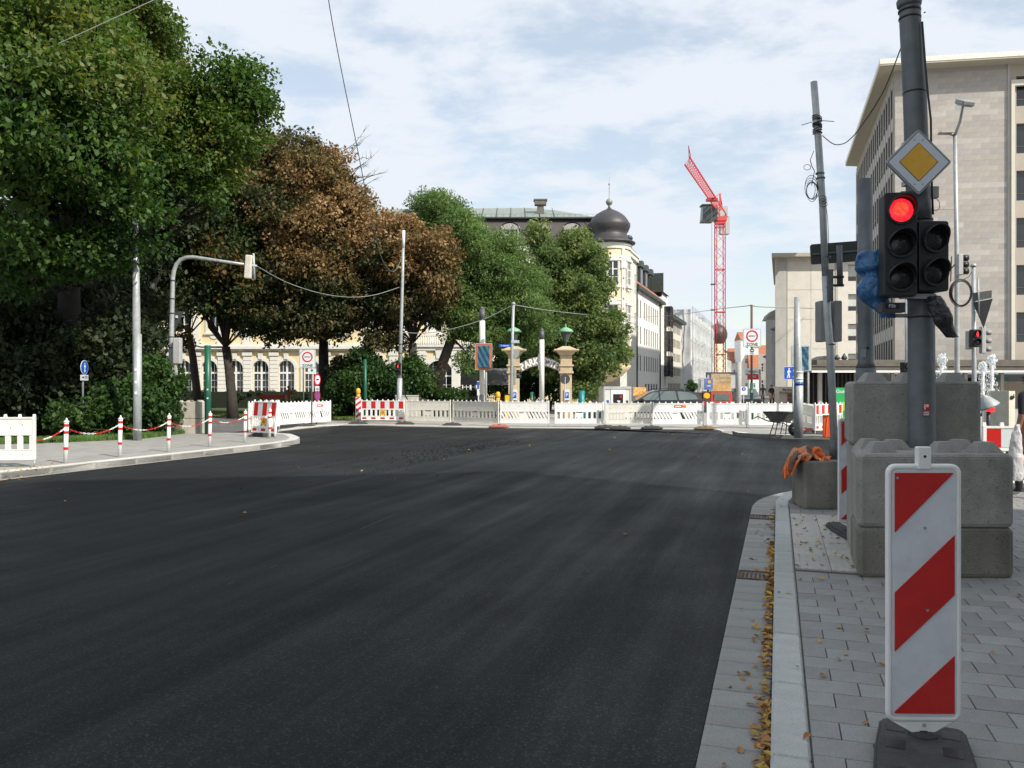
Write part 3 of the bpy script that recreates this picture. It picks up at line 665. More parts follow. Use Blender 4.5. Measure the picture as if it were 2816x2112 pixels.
dcap = MB().lathe([(.34,0),(.34,.5),(.42,.55),(.3,.8),(.05,.9)], 10, (tx+tr+.15, ty+1.6, 14.6)); dcap.build('side_dormer', dcop, hotel)
# ---- white street building -------------------------------------
we = Vector((.335, 1)).normalized(); wo_ = Vector((12.75, 85.0))
wb = thing('office_building', 'white rendered building with narrow windows and a row of dark dormers beside the domed turret', 'building', (12.75, 85, 0))
hs = []
xs_ = [1.9, 3.6]+[6.2+i*1.62 for i in range(7)]
for i, c in enumerate(xs_):
    for z in (3.3, 6.2, 9.0): hs.append((c, z, .80, 1.7+.2*(z > 6)))
for i in range(5): hs.append((7.2+i*2.0, .9, 1.2, 1.0))
facade(wb, wo_, we, 19.6, 0, 11.9, whiter, hs, .17, style='sash', frm=wind)
Fw = T(*(-wb.location)) @ frame(we, (*wo_, 0))
MB().box(-.2,-.5,11.9,19.8,.4,12.2).build('eaves', dcop, wb, M=Fw)
rf = MB(); rf.add([(-.2,-.5,12.2),(19.8,-.5,12.2),(19.8,3.4,15.6),(-.2,3.4,15.6)], [(0,1,2,3)]); rf.add([(-.2,3.4,15.6),(19.8,3.4,15.6),(19.8,9,15.8),(-.2,9,15.8)], [(0,1,2,3)]); rf.add([(-.2,-.5,12.2),(-.2,3.4,15.6),(-.2,9,15.8),(-.2,9,12.2)],[(0,1,2,3)]); rf.build('roof', redtile, wb, M=Fw)
dmm = MB().box(-.95,-.0,0,.95,3.2,2.3).plate([(-1.15,2.3),(1.15,2.3),(.55,3.0),(-.55,3.0)], -.2, 3.4); dmo = dmm.mesh('dormer', dcop)
for i in range(5):
    d_ = link('dormer', dmo, wb, M=Fw @ T(1.6+i*3.5, .75, 12.9)); MB().box(-.7,-.03,.4,.7,-.005,2.0).build('pane', glass, d_)
ew = MB().box(-.25, 0.02, 0, 0, 12, 11.9).build('end_wall', whiter, wb, M=Fw)
for xx in (.9, 17.6): MB().tube([(xx,-.09,.2),(xx,-.09,11.8)], .085, 6).build('drainpipe', dcop, wb, M=Fw)
# gable bay with dark glazed oriels
F2 = Fw @ T(19.6, 0, 0)
facade(wb, wo_+we*19.6, we, 5.2, 0, 13.6, whiter, [], .3, name='bay_wall')
MB().add([(0,-.1,13.6),(5.4,-.1,13.6),(5.4,5,13.6),(0,5,13.6),(0,-.1,16),(0,5,16),(5.4,2.4,15.6)], [(0,1,6,4),(4,6,5),(1,2,6),(2,3,5,6),(0,4,5,3)]).build('gable_roof', dcop, wb, M=Fw @ T(18.9,-.2,-.1))
for z in (2.9, 6.1, 9.3):
    q = MB().box(-1.0,-.85,0,1.0,-.0,2.6); ob = q.build('oriel', glass, wb, M=F2 @ T(2.9, 0, z))
    f = MB()
    for xx in (-1.0,-.35,.35,1.0): f.box(xx-.05,-.9,0,xx+.05,-.851,2.6)
    for zz in (-.05,.8,1.7,2.6): f.box(-1.05,-.92,zz-.05,1.05,-.851,zz+.05)
    for zz in (0,.8,1.7,2.55): f.box(-1.06,-.86,zz,-1.001,0,zz+.08)
    f.box(-1.07,-.92,-.02,-1.0,-.8,2.62).build('glazing_bar', wind, ob)
# second pale building
p2 = wo_+we*25.0; b2 = thing('pale_building', 'pale low eaved house with square window grid next to the dark glazed oriels', 'building', (p2.x, p2.y, 0))
facade(b2, p2, we, 15.5, 0, 10.8, mat('cream_render', (.62,.60,.52), .85, 0, .04, .6), [(1.2+i*1.5, z, .95, 1.15) for i in range(9) for z in (.9,3.1,5.1,7.1,9.1)], .17, style='sash', frm=wind)
MB().box(-.1,-.7,10.8,15.5,6,11.1).box(-.1,-.75,11.1,15.5,6,11.2).build('flat_roof', dcop, b2, M=T(*(-b2.location)) @ frame(we, (*p2, 0)))
MB().box(-.2,.01,0,-.001,6,10.8).build('end_wall', whiter, b2, M=T(*(-b2.location)) @ frame(we, (*p2, 0)))
# scaffolded building wrapped in white sheeting
p3 = Vector((27.0, 125.0)); b3 = thing('scaffolded_building', 'house wrapped from ground to roof in white scaffold sheeting down the street', 'scaffolding', (p3.x, p3.y, 0))
F3 = T(*(-b3.location)) @ frame(we, (*p3, 0))
def cloth(name, L_, H_, nx, nz, amp, m, root, M, seed=0):
    rs = random.Random(seed); ph = [rs.uniform(0, 6.28) for _ in range(8)]; v = []
    for j in range(nz+1):
        for i in range(nx+1):
            x, z = i/nx*L_, j/nz*H_; v.append((x, amp*(math.sin(x*2.1+ph[0])*.5+math.sin(x*4.7+z*.3+ph[1])*.3+math.sin(x*1.1+z*.8+ph[2])*.4+math.sin(z*1.9+ph[3])*.25), z))
    f = [(j*(nx+1)+i, j*(nx+1)+i+1, (j+1)*(nx+1)+i+1, (j+1)*(nx+1)+i) for j in range(nz) for i in range(nx)]
    b = MB(); b.smooth = True; b.add(v, f); return b.build(name, m, root, M=M)
sheetm = mat('white_scaffold_sheeting', (.62,.63,.63), .6, 0, .08, .8)
cloth('sheeting', 42, 13.2, 80, 26, .35, sheetm, b3, F3, 2)
cloth('sheeting', 9, 13.4, 24, 20, .25, sheetm, b3, F3 @ Matrix.Rotation(R(90), 4, 'Z') @ T(-.3,.2,0), 5)
MB().box(.3,.6,0,42,7.5,13.0).build('wall', greyr, b3, M=F3)
pl = MB()
for i in range(20): pl.tube([(i*2.2,-.55,0),(i*2.2,-.55,13.9)], .05, 5)
for z in (3,6,9,12): pl.tube([(0,-.55,z),(42,-.55,z)], .04, 4)
pl.build('scaffold_pole', galv, b3, M=F3)
MB().box(26,.3,13.1,31,6,14.2).build('hoist_roof', ltgrey, b3, M=F3)
# ochre house, green spired tower and cream house further on
def block(name, label, cat, o, e, L_, H_, wm, nx, nz, roofm, rh=3.0, dep=9, st='cross', ww=1.1, wh=1.7):
    r = thing(name, label, cat, (o[0], o[1], 0)); o = Vector(o)
    hs = [((i+.5)*L_/nx, 1.2+(k)*(H_-1.0)/nz, ww, wh) for i in range(nx) for k in range(nz)]
    facade(r, o, e, L_, 0, H_, wm, hs, .17, style=st)
    F = T(*(-r.location)) @ frame(e, (*o, 0))
    MB().box(-.2,.01,0,-.001,dep,H_).box(L_+.001,.01,0,L_+.2,dep,H_).build('end_wall', wm, r, M=F)
    g = MB(); g.add([(-.3,-.4,H_),(L_+.3,-.4,H_),(L_+.3,dep/2,H_+rh),(-.3,dep/2,H_+rh),(L_+.3,dep,H_),(-.3,dep,H_)], [(0,1,2,3),(3,2,4,5),(0,3,5),(1,4,2)]); g.build('roof', roofm, r, M=F)
    return r, F
ochre = mat('ochre_render', (.66,.54,.37), .85, 0, .05, .5); cream = mat('pale_yellow_render', (.68,.63,.47), .85, 0, .05, .5)
p4 = Vector((41.2, 167.5)); r4, F4 = block('ochre_house', 'ochre house with a round corner bay directly behind the red crane mast', 'house', p4, we, 16, 13.4, ochre, 7, 5, redtile, 2.5)
MB().lathe([(1.3,10.5),(1.6,11),(2.0,11.8),(2.05,12.6),(1.8,13.5),(1.2,14.2),(.3,14.6),(.05,15.5)], 18, (3,-.6,0)).build('corner_bay', dslate, r4, M=F4)
p5 = Vector((46.6, 184)); r5, F5 = block('cream_house', 'pale yellow house with a thin green spire beyond the crane', 'house', p5, we, 15, 13, cream, 6, 5, dcop, 3)
MB().lathe([(.8,12),(.8,14.2),(1.0,14.3),(.6,15.4),(.15,16),(.1,18),(0,18.6)], 10, (3,0,0)).build('spire', copper, r5, M=F5)
p6 = Vector((51.6, 200)); block('narrow_house', 'narrow cream house with orange roof at the closed end of the street', 'house', p6, we, 14, 10.5, cream, 6, 4, redtile, 3)
p7 = Vector((56.5, 215)); block('grey_gabled_house', 'far grey house standing last in the sunny street row', 'house', p7, we, 18, 9, greyr, 9, 3, redtile, 3)
# red roofed houses closing the street
r, F = block('red_roofed_house', 'white gabled house with a broad red tiled roof closing the view', 'house', P(2012,1062,241).xy, (1,-.08), 4.2, 8.5, whiter, 2, 2, redtile, 4.5, 9, 'cross', 1, 1.5)
r, F = block('tall_white_gable', 'tall white gable with round clock openings between two red roofs', 'house', P(2039,1062,234).xy, (1,-.05), 3.0, 15, whiter, 1, 4, redtile, 2.4, 8, 'cross', .8, 1.3)
r, F = block('red_roofed_hall', 'long building under a steep orange tile roof beside the zone sign', 'house', P(2063,1062,230).xy, (1,-.15), 8, 6.8, whiter, 4, 2, redtile, 6.6, 11, 'cross', .9, 1.3)
# right side of the street: dark house, grey house
rd_ = Vector((.335, 1)).normalized()
def right_row(name, label, u, d0, d1, H_, wm, nx, nz, roofm, rh, cat='house'):
    a = P(u, 0, d0).xy; e = -rd_; L_ = (d1-d0); o = Vector(a)+rd_*L_
    return block(name, label, cat, o, e, L_, H_, wm, nx, nz, roofm, rh)
darkr = mat('dark_grey_render', (.10,.105,.115), .8, 0, .08, .5)
r, F = right_row('dark_gabled_house', 'dark grey house with white windows and curved gable squeezed beside the concrete block', 2119, 128, 140, 10.5, darkr, 5, 3, dslate, 1.5)
# white framed front windows of the dark house facing us
facade(r, P(2106,0,127.8).xy, (1,-.1), 3.6, 0, 12.0, darkr, [(1.6, 1.2+k*3.5, 1.3, 2.2) for k in range(3)], .3, name='front_wall')
MB().plate([(0,12),(3.6,12),(3.6,14),(2.2,13.9),(1.2,13.5),(.4,12.8)], 0, 3).build('curved_gable', dslate, r, M=T(*(P(2106,0,127.8).xy-r.location.xy), 0) @ frame((1,-.1)))
right_row('grey_street_house', 'small grey house with two rows of windows under the red roof', 2098, 146, 158, 6.8, greyr, 5, 4, dslate, 2)
facade(bpy.data.objects['grey_street_house'], P(2086,0,145.8).xy, (1,-.1), 3.2, 0, 7.4, greyr, [(.9, 1.2+k*3.0, .9, 1.5) for k in range(2)]+[(2.3, 1.2+k*3.0, .9, 1.5) for k in range(2)], .2, name='front_wall')
# ---- concrete office block -------------------------------------
cb = thing('concrete_block', 'beige stone clad block with blank panelled wall and flat overhanging roof', 'building', (30, 92, 0))
fe = Vector((1, -.06)).normalized(); so_b = Vector((.33, 1)).normalized(); c0 = P(2133, 0, 93).xy
hs = []
for k in range(5): hs.append((9.1, 1.65+(HY-(810+(k-1)*81.5))/FPX*93-1.9, 2.1, 1.9))
for k in range(5): hs.append((12.0, 1.65+(HY-(810+(k-1)*81.5))/FPX*93-1.9, 1.8, 1.9))
hs = [h for h in hs if h[1] > 3]
facade(cb, c0, fe, 13.4, 1.0, 16.2, panelc, hs, .5, frm=winb, style='sash', blinds=.5, seed=3)
Fc = T(*(-cb.location)) @ frame(fe, (*c0, 0))
# panels on the blank wall
pme = {}
for r_ in range(6):
    z0 = 15.9-r_*3.35; z1 = z0-3.31
    for (a, b_) in ((1.28, 6.55),):
        for q_ in range(2):
            xa = a+q_*(b_-a)/2+.02; xb = a+(q_+1)*(b_-a)/2-.02
            MB().box(xa, -.06, max(z1, 1.2), xb, -.003, z0).build('wall_panel', panelc, cb, M=Fc)
MB().box(-.05,-.1,1.0,1.2,-.004,16.2).build('corner_strip', fin, cb, M=Fc)
MB().box(6.62,-.12,1.0,6.9,-.004,16.2).build('corner_strip', fin, cb, M=Fc)
nf_ = Vector((fe.y, -fe.x)); ca_ = c0+nf_*1.2-fe*.75; rp_ = [ca_, ca_+fe*16, ca_+fe*16+so_b*26, ca_+so_b*27]
MB().prism([tuple(p-Vector((30, 92))) for p in rp_], 16.2, 16.6).build('flat_roof', soffit, cb)
facade(cb, c0+so_b*26, -so_b, 26, 0, 16.2, fin, [(1.5+i*2.1, 1.6+k*3.3, 1.2, 1.9) for i in range(12) for k in range(4)], .4, style='sash', frm=winb, name='side_wall')
MB().tube([(1.0,.6,0),(1.0,.6,1.05)], .55, 12).tube([(4.5,3,0),(4.5,3,1.05)], .4, 10).build('column', fin, cb, M=Fc)
# ---- tall stone clad office tower ------------------------------
tw_ = thing('office_tower', 'tall beige stone clad office tower with wide flat eaves and finned side windows', 'building', (28, 60, 0))
TC = P(2461, 0, 60).xy; fe2 = Vector((1, -.16)).normalized(); se2 = Vector((.315, 1)).normalized(); TH = 24.75
Ft = T(*(-tw_.location)) @ frame(fe2, (*TC, 0))
FW = 7.6
cw = MB().box(0,.0,2.6,FW,.3,TH).build('front_wall', mat('mortar_grey', (.34,.315,.285), .9), tw_, M=Ft)
slw, slh = 1.17, .405; rs = random.Random(8); slabs = []
smh = [MB().box(.002,-.03,.002,slw-.002,-.002,slh-.002).mesh('stone_slab', m) for m in stone]
smr = [MB() for m in stone]; cnt = 0
rows = int((TH-2.6)/slh)
for r_ in range(rows, -1, -1):
    z = 2.6+r_*slh
    if z+slh > TH+.01: continue
    x = -slw*(.5 if r_ % 2 else 0); cc_ = rs.randrange(4)
    while x < FW-.01:
        if rs.random() < .65: cc_ = rs.randrange(4)
        a, b_ = max(x, 0), min(x+slw, FW)
        if b_-a > .12:
            pr = rs.uniform(-.003, .002)
            if cnt < 290 and b_-a > slw-.01: link('stone_slab', smh[cc_], tw_, M=Ft @ T(a, pr, z)); cnt += 1
            else: smr[cc_].box(a+.002, -.03+pr, z+.002, b_-.002, -.002, z+slh-.002)
        x += slw
ob = MB()
for i, m in enumerate(smr):
    base = len(ob.v); ob.v += m.v; ob.f += [[base+k for k in f] for f in m.f]; ob.mi += [i]*len(m.f); ob.sm += [False]*len(m.f)
tag(ob.build('stone_slabs', stone, tw_, M=Ft), kind='stuff')
MB().box(FW,-.10,2.6,FW+.16,.3,TH).build('joint_strip', fin, tw_, M=Ft)
hs = [(1.76, 1.65+(HY-(287+k*130))/FPX*58.6-.1, 2.7, 2.15) for k in range(7)]
hs = [h for h in hs if h[1] > 2.7]
facade(tw_, TC+fe2*(FW+.2), fe2, 7, 2.6, TH, mat('ribbed_panel', (.40,.36,.30), .8, 0, .06, .6), hs, .35, name='window_wall', style='sash', frm=winb, blinds=.6, seed=5)
MB().box(FW+.18,-.28,2.6,FW+.40,-.002,TH-1.2).box(FW+.40,-.28,TH-1.6,FW+6,-.002,TH-1.2).build('pilaster', mat('pale_stone_frame', (.60,.57,.49), .8, 0, .05, 1), tw_, M=Ft)
side = []
for k in range(7):
    for i in range(19): side.append((.91+i*1.42, 3.0+k*3.12, 1.05, 2.2))
facade(tw_, TC+se2*28, -se2, 28, 2.6, TH, fin, side, .11, name='side_wall', style='sash', frm=wind)
Fs = T(*(-tw_.location)) @ frame(-se2, (*(TC+se2*28), 0))
fme = MB().box(-.08,-.045,2.6,.08,-.003,TH-.5).mesh('fin', fin)
for i in range(20): link('fin', fme, tw_, M=Fs @ T(.2+i*1.42, 0, 0))
# eaves: polygon following both faces; unseen back narrowed so sun reaches the concrete block
o0 = TC; ovf, ovs = 1.25, 1.15
n_f = Vector((fe2.y, -fe2.x)); n_s = Vector((-se2.y, se2.x))
def inter(p, d, q, e):
    t = ((q-p).x*e.y-(q-p).y*e.x)/(d.x*e.y-d.y*e.x); return p+d*t
corner = inter(TC+n_f*ovf, fe2, TC+n_s*ovs, se2)
ev = [corner, corner+fe2*18, TC+fe2*2.5+se2*28, corner+se2*28.2]
q = MB().prism([tuple(p-Vector((28, 60))) for p in ev], TH, TH+.12)
q.build('eaves_soffit', soffit, tw_)
c2 = inter(TC+n_f*(ovf+.03), fe2, TC+n_s*(ovs+.03), se2)
q = MB().prism([tuple(p-Vector((28, 60))) for p in (c2, c2+fe2*18, TC+fe2*2.5+se2*28, c2+se2*28.3)], TH+.12, TH+.48)
q.build('roof_edge', mat('pale_roof_edge', (.72,.70,.62), .6), tw_)
# ---- canopy pavilion -------------------------------------------
cp = thing('canopy_pavilion', 'long flat dark canopy with white lower edge in front of the stone buildings', 'canopy', (30, 57, 0))
cx0 = P(2231,0,57).x-30
q = MB().box(cx0,0,2.72,16,4.5,3.05).build('fascia', mat('dark_bronze_fascia', (.10,.088,.075), .6, .2, .15, 1.5), cp)
MB().box(cx0+.5,.25,3.05,16,4,3.5).box(cx0,-.08,3.05,16,0.15,3.12).build('upper_fascia', mat('brown_bitumen_fascia', (.13,.115,.095), .8, 0, .2, 2), cp)
MB().box(cx0,-.12,2.60,16,-.02,2.74).build('light_strip', mat('white_metal_trim', (.78,.77,.72), .4), cp)
MB().box(cx0+.1,-.015,2.6,16,4.4,2.715).build('soffit', dkgrey, cp)
MB().box(cx0+5.0,3.4,0,16,3.6,2.0).build('back_wall', mat('travertine', (.40,.35,.28), .8, 0, .1, 1), cp)
MB().box(cx0+5.0,3.3,2.0,16,3.39,2.55).build('clerestory', glass, cp)
MB().box(cx0+.4,3.0,0,cx0+5,3.3,2.6).build('dark_entrance', mat('dark_interior_wall', (.02,.018,.016), .8), cp)
cm = MB().box(-.12,-.12,0,.12,.12,2.6).mesh('column', fin)
for k in range(6): link('column', cm, cp, loc=(cx0+1.2+k*2.6, 1.6, 0))
pm3 = MB().box(-.04,-.1,0,.04,.0,2.55).mesh('slat', dkgrey)
for k in range(14): link('slat', pm3, cp, loc=(cx0+.6+k*.3, 2.95, 0))
vt = MB().lathe([(.1,0),(.25,.12),(.02,.4)], 6).lathe([(.1,0),(.25,.12),(.02,.5)], 6, (.5,0,0)); vt.build('roof_vent', dkgrey, cp, loc=(P(2318,0,57).x-30, 1, 3.5))
MB().plate([(0,0),(1.6,0),(.9,.32),(.7,.32)],0,2).build('roof_light', dkgrey, cp, loc=(P(2262,0,57).x-30, 1, 3.5))
MB().box(-.5,0,0,.5,.05,.3).build('green_sign', greenp, cp, loc=(P(2790,0,57).x-30, 1.5, 2.0))
# ---- building behind the viewpoint whose shade covers the near road ----
sb = thing('shading_building', 'tall plain office building behind the viewpoint whose shade covers the black road', 'building', (22, -16, 0))
HB = 21.0; sdir = -SUN_DIR
def roof_at(p): return Vector(p) + Vector((SUN_DIR.x, SUN_DIR.y))*(HB/math.tan(SUN_EL))
ra, rb = roof_at((-14.5, 12.6)), roof_at((.4, 15.5)); e_ = (rb-ra).normalized(); Lb = (rb-ra).length
# outside frame; front faces the road
nrm = Vector((-e_.y, e_.x))
hs = [(1.6+i*3.0, 1.2+k*3.4, 1.6, 1.9) for i in range(6) for k in range(6)]
fo = ra+e_*Lb
facade(sb, fo, -e_, Lb, 0, HB, greyr, hs, .3, style='sash', frm=winw)
Fsb = T(*(-sb.location)) @ frame(e_, (*ra, 0))
MB().box(0,-12,0,Lb,-.35,HB-.01).build('body', greyr, sb, M=Fsb)
MB().box(-.1,-12.1,HB,Lb+.1,.1,HB+.3).build('roof', dkgrey, sb, M=Fsb)
# ---------------------------------------------------------------- near right corner
concb = mat('weathered_block_concrete', (.30,.295,.265), .9, 0, .16, 5, .6, 70, stain=.25, dirt=((.15,.14,.11),2.2,.6), pits=.4)
concd = mat('dark_block_concrete', (.21,.20,.165), .9, 0, .2, 4, .6, 60, stain=.4, dirt=((.08,.075,.055),2,.7), pits=.45)  # darker concrete for the bottom block and the low block
concl = mat('pale_block_concrete', (.46,.43,.37), .9, 0, .1, 4, .4, 60, stain=.2, dirt=((.28,.25,.2),2,.4))
def rounded(w_, h, r, n=5):
    pts = []
    for cx_, cz_, a0 in ((w_/2-r, h/2-r, 0), (-w_/2+r, h/2-r, 90), (-w_/2+r, -h/2+r, 180), (w_/2-r, -h/2+r, 270)):
        for i in range(n+1): a = R(a0+90*i/n); pts.append((cx_+r*math.cos(a), cz_+r*math.sin(a)))
    return pts[::-1]
def warning_board(name, label, loc_, rz, foot=True, s=1.0):
    t = thing(name, label, 'warning board', loc_, rz)
    w_, h = .288, 1.06; z0 = .13; zc = z0+h/2+.0
    bk = MB().plate([(x, z+zc) for x, z in rounded(w_-.02, h-.02, .02)], -.012, .012); bk.build('panel', mat('scuffed_white_sheeting', (.60,.63,.66), .38, 0, .07, 9, .25, 200, dirt=((.38,.37,.35),6,.35)), t)
    fr = MB(); pts = [(x, 0, z+zc) for x, z in rounded(w_, h, .028)]; pts = pts+[pts[0], pts[1]]
    fr.tube(pts, .0135, 8, cap=False); fr.build('frame', wpaint, t)
    a, b_ = w_/2-.020, z0+h-.024; lo = z0+.026; W = 2*a
    H_ = b_-lo
    Z = lambda f: b_-f*H_
    for k, poly in enumerate(([(-a, Z(0)), (a-.004, Z(0)), (-a, Z(.247))], [(a, Z(.26)), (a, Z(.507)), (-a, Z(.742)), (-a, Z(.498))], [(a, Z(.762)), (a, Z(1)), (-a, Z(1)), (-a, Z(.993))])):
        MB().plate(poly[::-1], -.0175, -.0125).build('red_stripe', mat('scuffed_red_sheeting', (.50,.018,.015), .42, 0, .1, 12, .25, 200, dirt=((.32,.03,.025),7,.5)), t)
    g = MB().box(-.028,-.018,z0+h-.01,.028,.018,z0+h+.085); g.build('top_socket', wpaint, t, bevel=.005)
    MB().disc(.006,-.0195,-.0175,10,(0,z0+h+.045)).build('socket_hole', black, t)
    b = MB().plate([(-.13, z0-.002), (.13, z0-.002), (.024, z0-.062), (-.024, z0-.062)][::-1], -.006, .006); b.tube([(-.13,0,z0-.005),(-.02,0,z0-.068),(.02,0,z0-.068),(.13,0,z0-.005)], .007, 6); b.build('foot_bracket', wpaint, t)
    MB().disc(.008,-.014,-.006,10,(0,z0-.025)).build('bolt', galv, t)
    MB().tube([(0,0,.03),(0,0,z0-.05)], .018, 10).build('spigot', black, t)
    for (x, z) in ((-.115,-.045),(.01,-.60),(-.0,-.255)): MB().disc(.006,-.0205,-.0175,8,(x, z0+h+z)).build('rivet', grey, t)
    if foot:
        f = MB(); poly = [(-.17,-.40),(-.15,-.42),(.15,-.42),(.17,-.40),(.185,-.1),(.185,.1),(.17,.40),(.15,.42),(-.15,.42),(-.17,.40),(-.185,.1),(-.185,-.1)]
        inner = [(x*.93, y*.95) for x, y in poly]
        f.prism(poly, 0, .045); f.prism(inner, .045, .062)
        f.build('base_plate', rubber, t, bevel=.006)
        for x, y in ((-.105,-.14),(.105,-.14),(-.105,-.30),(.105,-.30),(-.105,.12),(.105,.12),(-.105,.30),(.105,.30))+((0,-.105),(0,-.18)): MB().box(x-.035,y-(.045 if x else .015),.058,x+.035,y+(.045 if x else .015),.0645).build('moulded_recess', black, t)
        MB().lathe([(.06,.06),(.055,.072),(.03,.076)], 14).build('collar', rubber, t)
    return t
p = P(2538, 0, 3.45); wbn = warning_board('warning_board', 'tall red and white striped warning board on a black rubber foot, closest to the viewer', (p.x, p.y, .12), R(-1))
for o in COL.objects:
    if o.parent == wbn and o.name.split('.')[0] in ('base_plate', 'moulded_recess'): o.rotation_euler = (0, 0, R(-24)); o.location = Matrix.Rotation(R(-24), 3, 'Z') @ Vector((0, -.27, 0))
p = P(2347, 0, 8.45); warning_board('warning_board', 'second red and white striped warning board half hidden behind the concrete blocks', (p.x, p.y, .12), R(-6))
def studs(b, xs, ys, z, M, h=.085, a=.11, c=.055):
    for x in xs:
        for y in ys: b.prism([(x-a,y-a),(x+a,y-a),(x+a,y+a),(x-a,y+a)], z-.002, z+h, M, top=[(x-c,y-c),(x+c,y-c),(x+c,y+c),(x-c,y+c)])
def chamfer(poly, c):
    out = []; n = len(poly)
    for i in range(n):
        p = Vector(poly[i]); a = Vector(poly[i-1])-p; b = Vector(poly[(i+1) % n])-p
        out += [tuple(p+a.normalized()*c), tuple(p+b.normalized()*c)]
    return out
# block stack, each block a thing
org = Vector((2.765, 6.54))
foot1 = [(0,0),(1.23,-.035),(1.42,.75),(.27,.80)]
def cblock(label, poly, z0, h, m, st=None, off=org, group=None, name='concrete_block'):
    c = sum((Vector(p) for p in poly), Vector((0,0)))/len(poly)
    b = MB(); pl_ = [tuple(Vector(p)-c) for p in poly]; pp = chamfer(pl_, .035)
    ins = lambda k: [tuple(Vector(p)*(1-k)) for p in pp]
    b.prism(ins(.03), 0, .025, top=pp).prism(pp, .025, h-.03).prism(pp, h-.03, h, top=ins(.045))
    o = b.build(name, m, None, loc=(off.x+c.x, off.y+c.y, z0), bevel=.006, seg=1)
    tag(o, label, 'concrete block', group)
    if st:
        for (x, y) in st:
            q = MB(); studs(q, (0,), (0,), 0, None); q.build('stud', m, o, loc=(x-c.x, y-c.y, h), rz=R(-4), bevel=.004)
    return o
cblock('wide concrete block, bottom one of the stack around the traffic light pole', foot1, .12, .40, concd)
cblock('concrete block with four studs on top, middle one of the stack with the pole', foot1, .523, .585, concb, [(.27,.22),(.52,.50),(.80,.22),(1.08,.50),(.27+.08,.6),(1.12,.2)])
q1 = [(.37,1.0),(1.5,.98),(1.62,1.48),(.53,1.52)]
cblock('hidden rear concrete block carrying the upper block behind the pole', q1, .12, .985, concb)
q2 = [(.33,.96),(1.53,.94),(1.66,1.46),(.50,1.50)]
cblock('concrete block with three studs on top, topmost of the stack behind the pole', q2, 1.118, .575, concb, [(.62,1.15),(.95,1.15),(1.36,1.15)])
p = G(2211, 1401, .12)
cblock('low dark concrete block holding the slanting wired pole with the orange cloth', [(0,0),(.60,-.02),(.62,.55),(.03,.56)], .12, .60, concd, None, Vector((p.x, p.y)))
# main pole with lights
pole = thing('signal_pole', 'thick dark steel mast rising from the stacked blocks with red signal and diamond sign', 'signal mast', (4.0*0+P(2536,0,7.22).x, 7.22, .12))
def lp(u, v, d=7.22): q = P(u, v, d); return (q.x-pole.location.x, q.y-pole.location.y, q.z-pole.location.z)
b = MB().tube([(0,0,0), lp(2535,1200), lp(2533,860), lp(2529,610)], [.113,.112,.110,.107], 20); b.build('lower_pipe', dkgalv, pole)
b = MB().tube([lp(2529,612), lp(2526,560), lp(2515,253), lp(2503,60), lp(2499,-160)], [.1,.1,.096,.088,.082], 20); b.build('upper_pipe', dkgalv, pole)
for v, u, r in ((253,2515,.098),(48,2502,.093),(28,2501,.094),(870,2534,.114),(603,2528,.112)): MB().tube([lp(u,v), lp(u,v+5)], [r,r], 20).build('clamp_band', black, pole)
MB().lathe([(.083,0),(.10,.02),(.105,.06),(.085,.1)], 20, lp(2500,22)).build('collar', dkgalv, pole)
MB().tube([lp(2541,35), lp(2545,33)], .006, 6).build('clamp_screw', galv, pole)
cab = MB().tube([lp(2536,60,7.14), lp(2545,180,7.12), lp(2552,260,7.1), lp(2560,330,7.1), lp(2561,420,7.1), lp(2563,520,7.1), lp(2566,590,7.12)], .009, 6); cab.build('cable', black, pole)
MB().box(-.055,-.03,-.05,.055,.03,.05).build('junction_box', ltgrey, pole, loc=lp(2560,530,7.2))
MB().tube([lp(2565,535,7.2), lp(2583,555,7.1), lp(2584,572,7.1), lp(2575,580,7.1), lp(2560,577,7.15)], .003, 5).build('red_wire', dred, pole)
MB().tube([lp(2562,577,7.2), lp(2622,577,7.3)], .002, 4).build('thin_wire', black, pole)
sk = MB().plate([(-.029,-.058),(.029,-.058),(.029,.058),(-.029,.058)],-.002,.0); so1 = sk.build('sticker', dred, pole, M=T(*lp(2547,1126,7.105)) @ Matrix.Rotation(R(6), 4, 'Z'))
MB().plate([(-.024,-.05),(.024,-.05),(.024,-.02),(-.024,-.02)],-.004,-.002).plate([(-.02,.0),(-.006,.0),(-.006,.045),(-.02,.045)],-.004,-.002).plate([(.0,.02),(.02,.02),(.02,.045),(.0,.045)],-.004,-.002).build('sticker_print', signwhite, so1)
text('sticker_lettering', 'WAY', .022, signblack, so1, T(0,-.005,-.035), .0006)
MB().plate([(-.022,-.034),(.022,-.034),(.022,.034),(-.022,.034)],-.002,.0).build('sticker', signblue, pole, M=T(*lp(2562,983,7.125)) @ Matrix.Rotation(R(38), 4, 'Z'))
MB().plate([(-.012,-.02),(.012,-.02),(.012,.02),(-.012,.02)],-.002,.0).build('sticker', signwhite, pole, M=T(*lp(2563,1090,7.13)) @ Matrix.Rotation(R(40), 4, 'Z'))
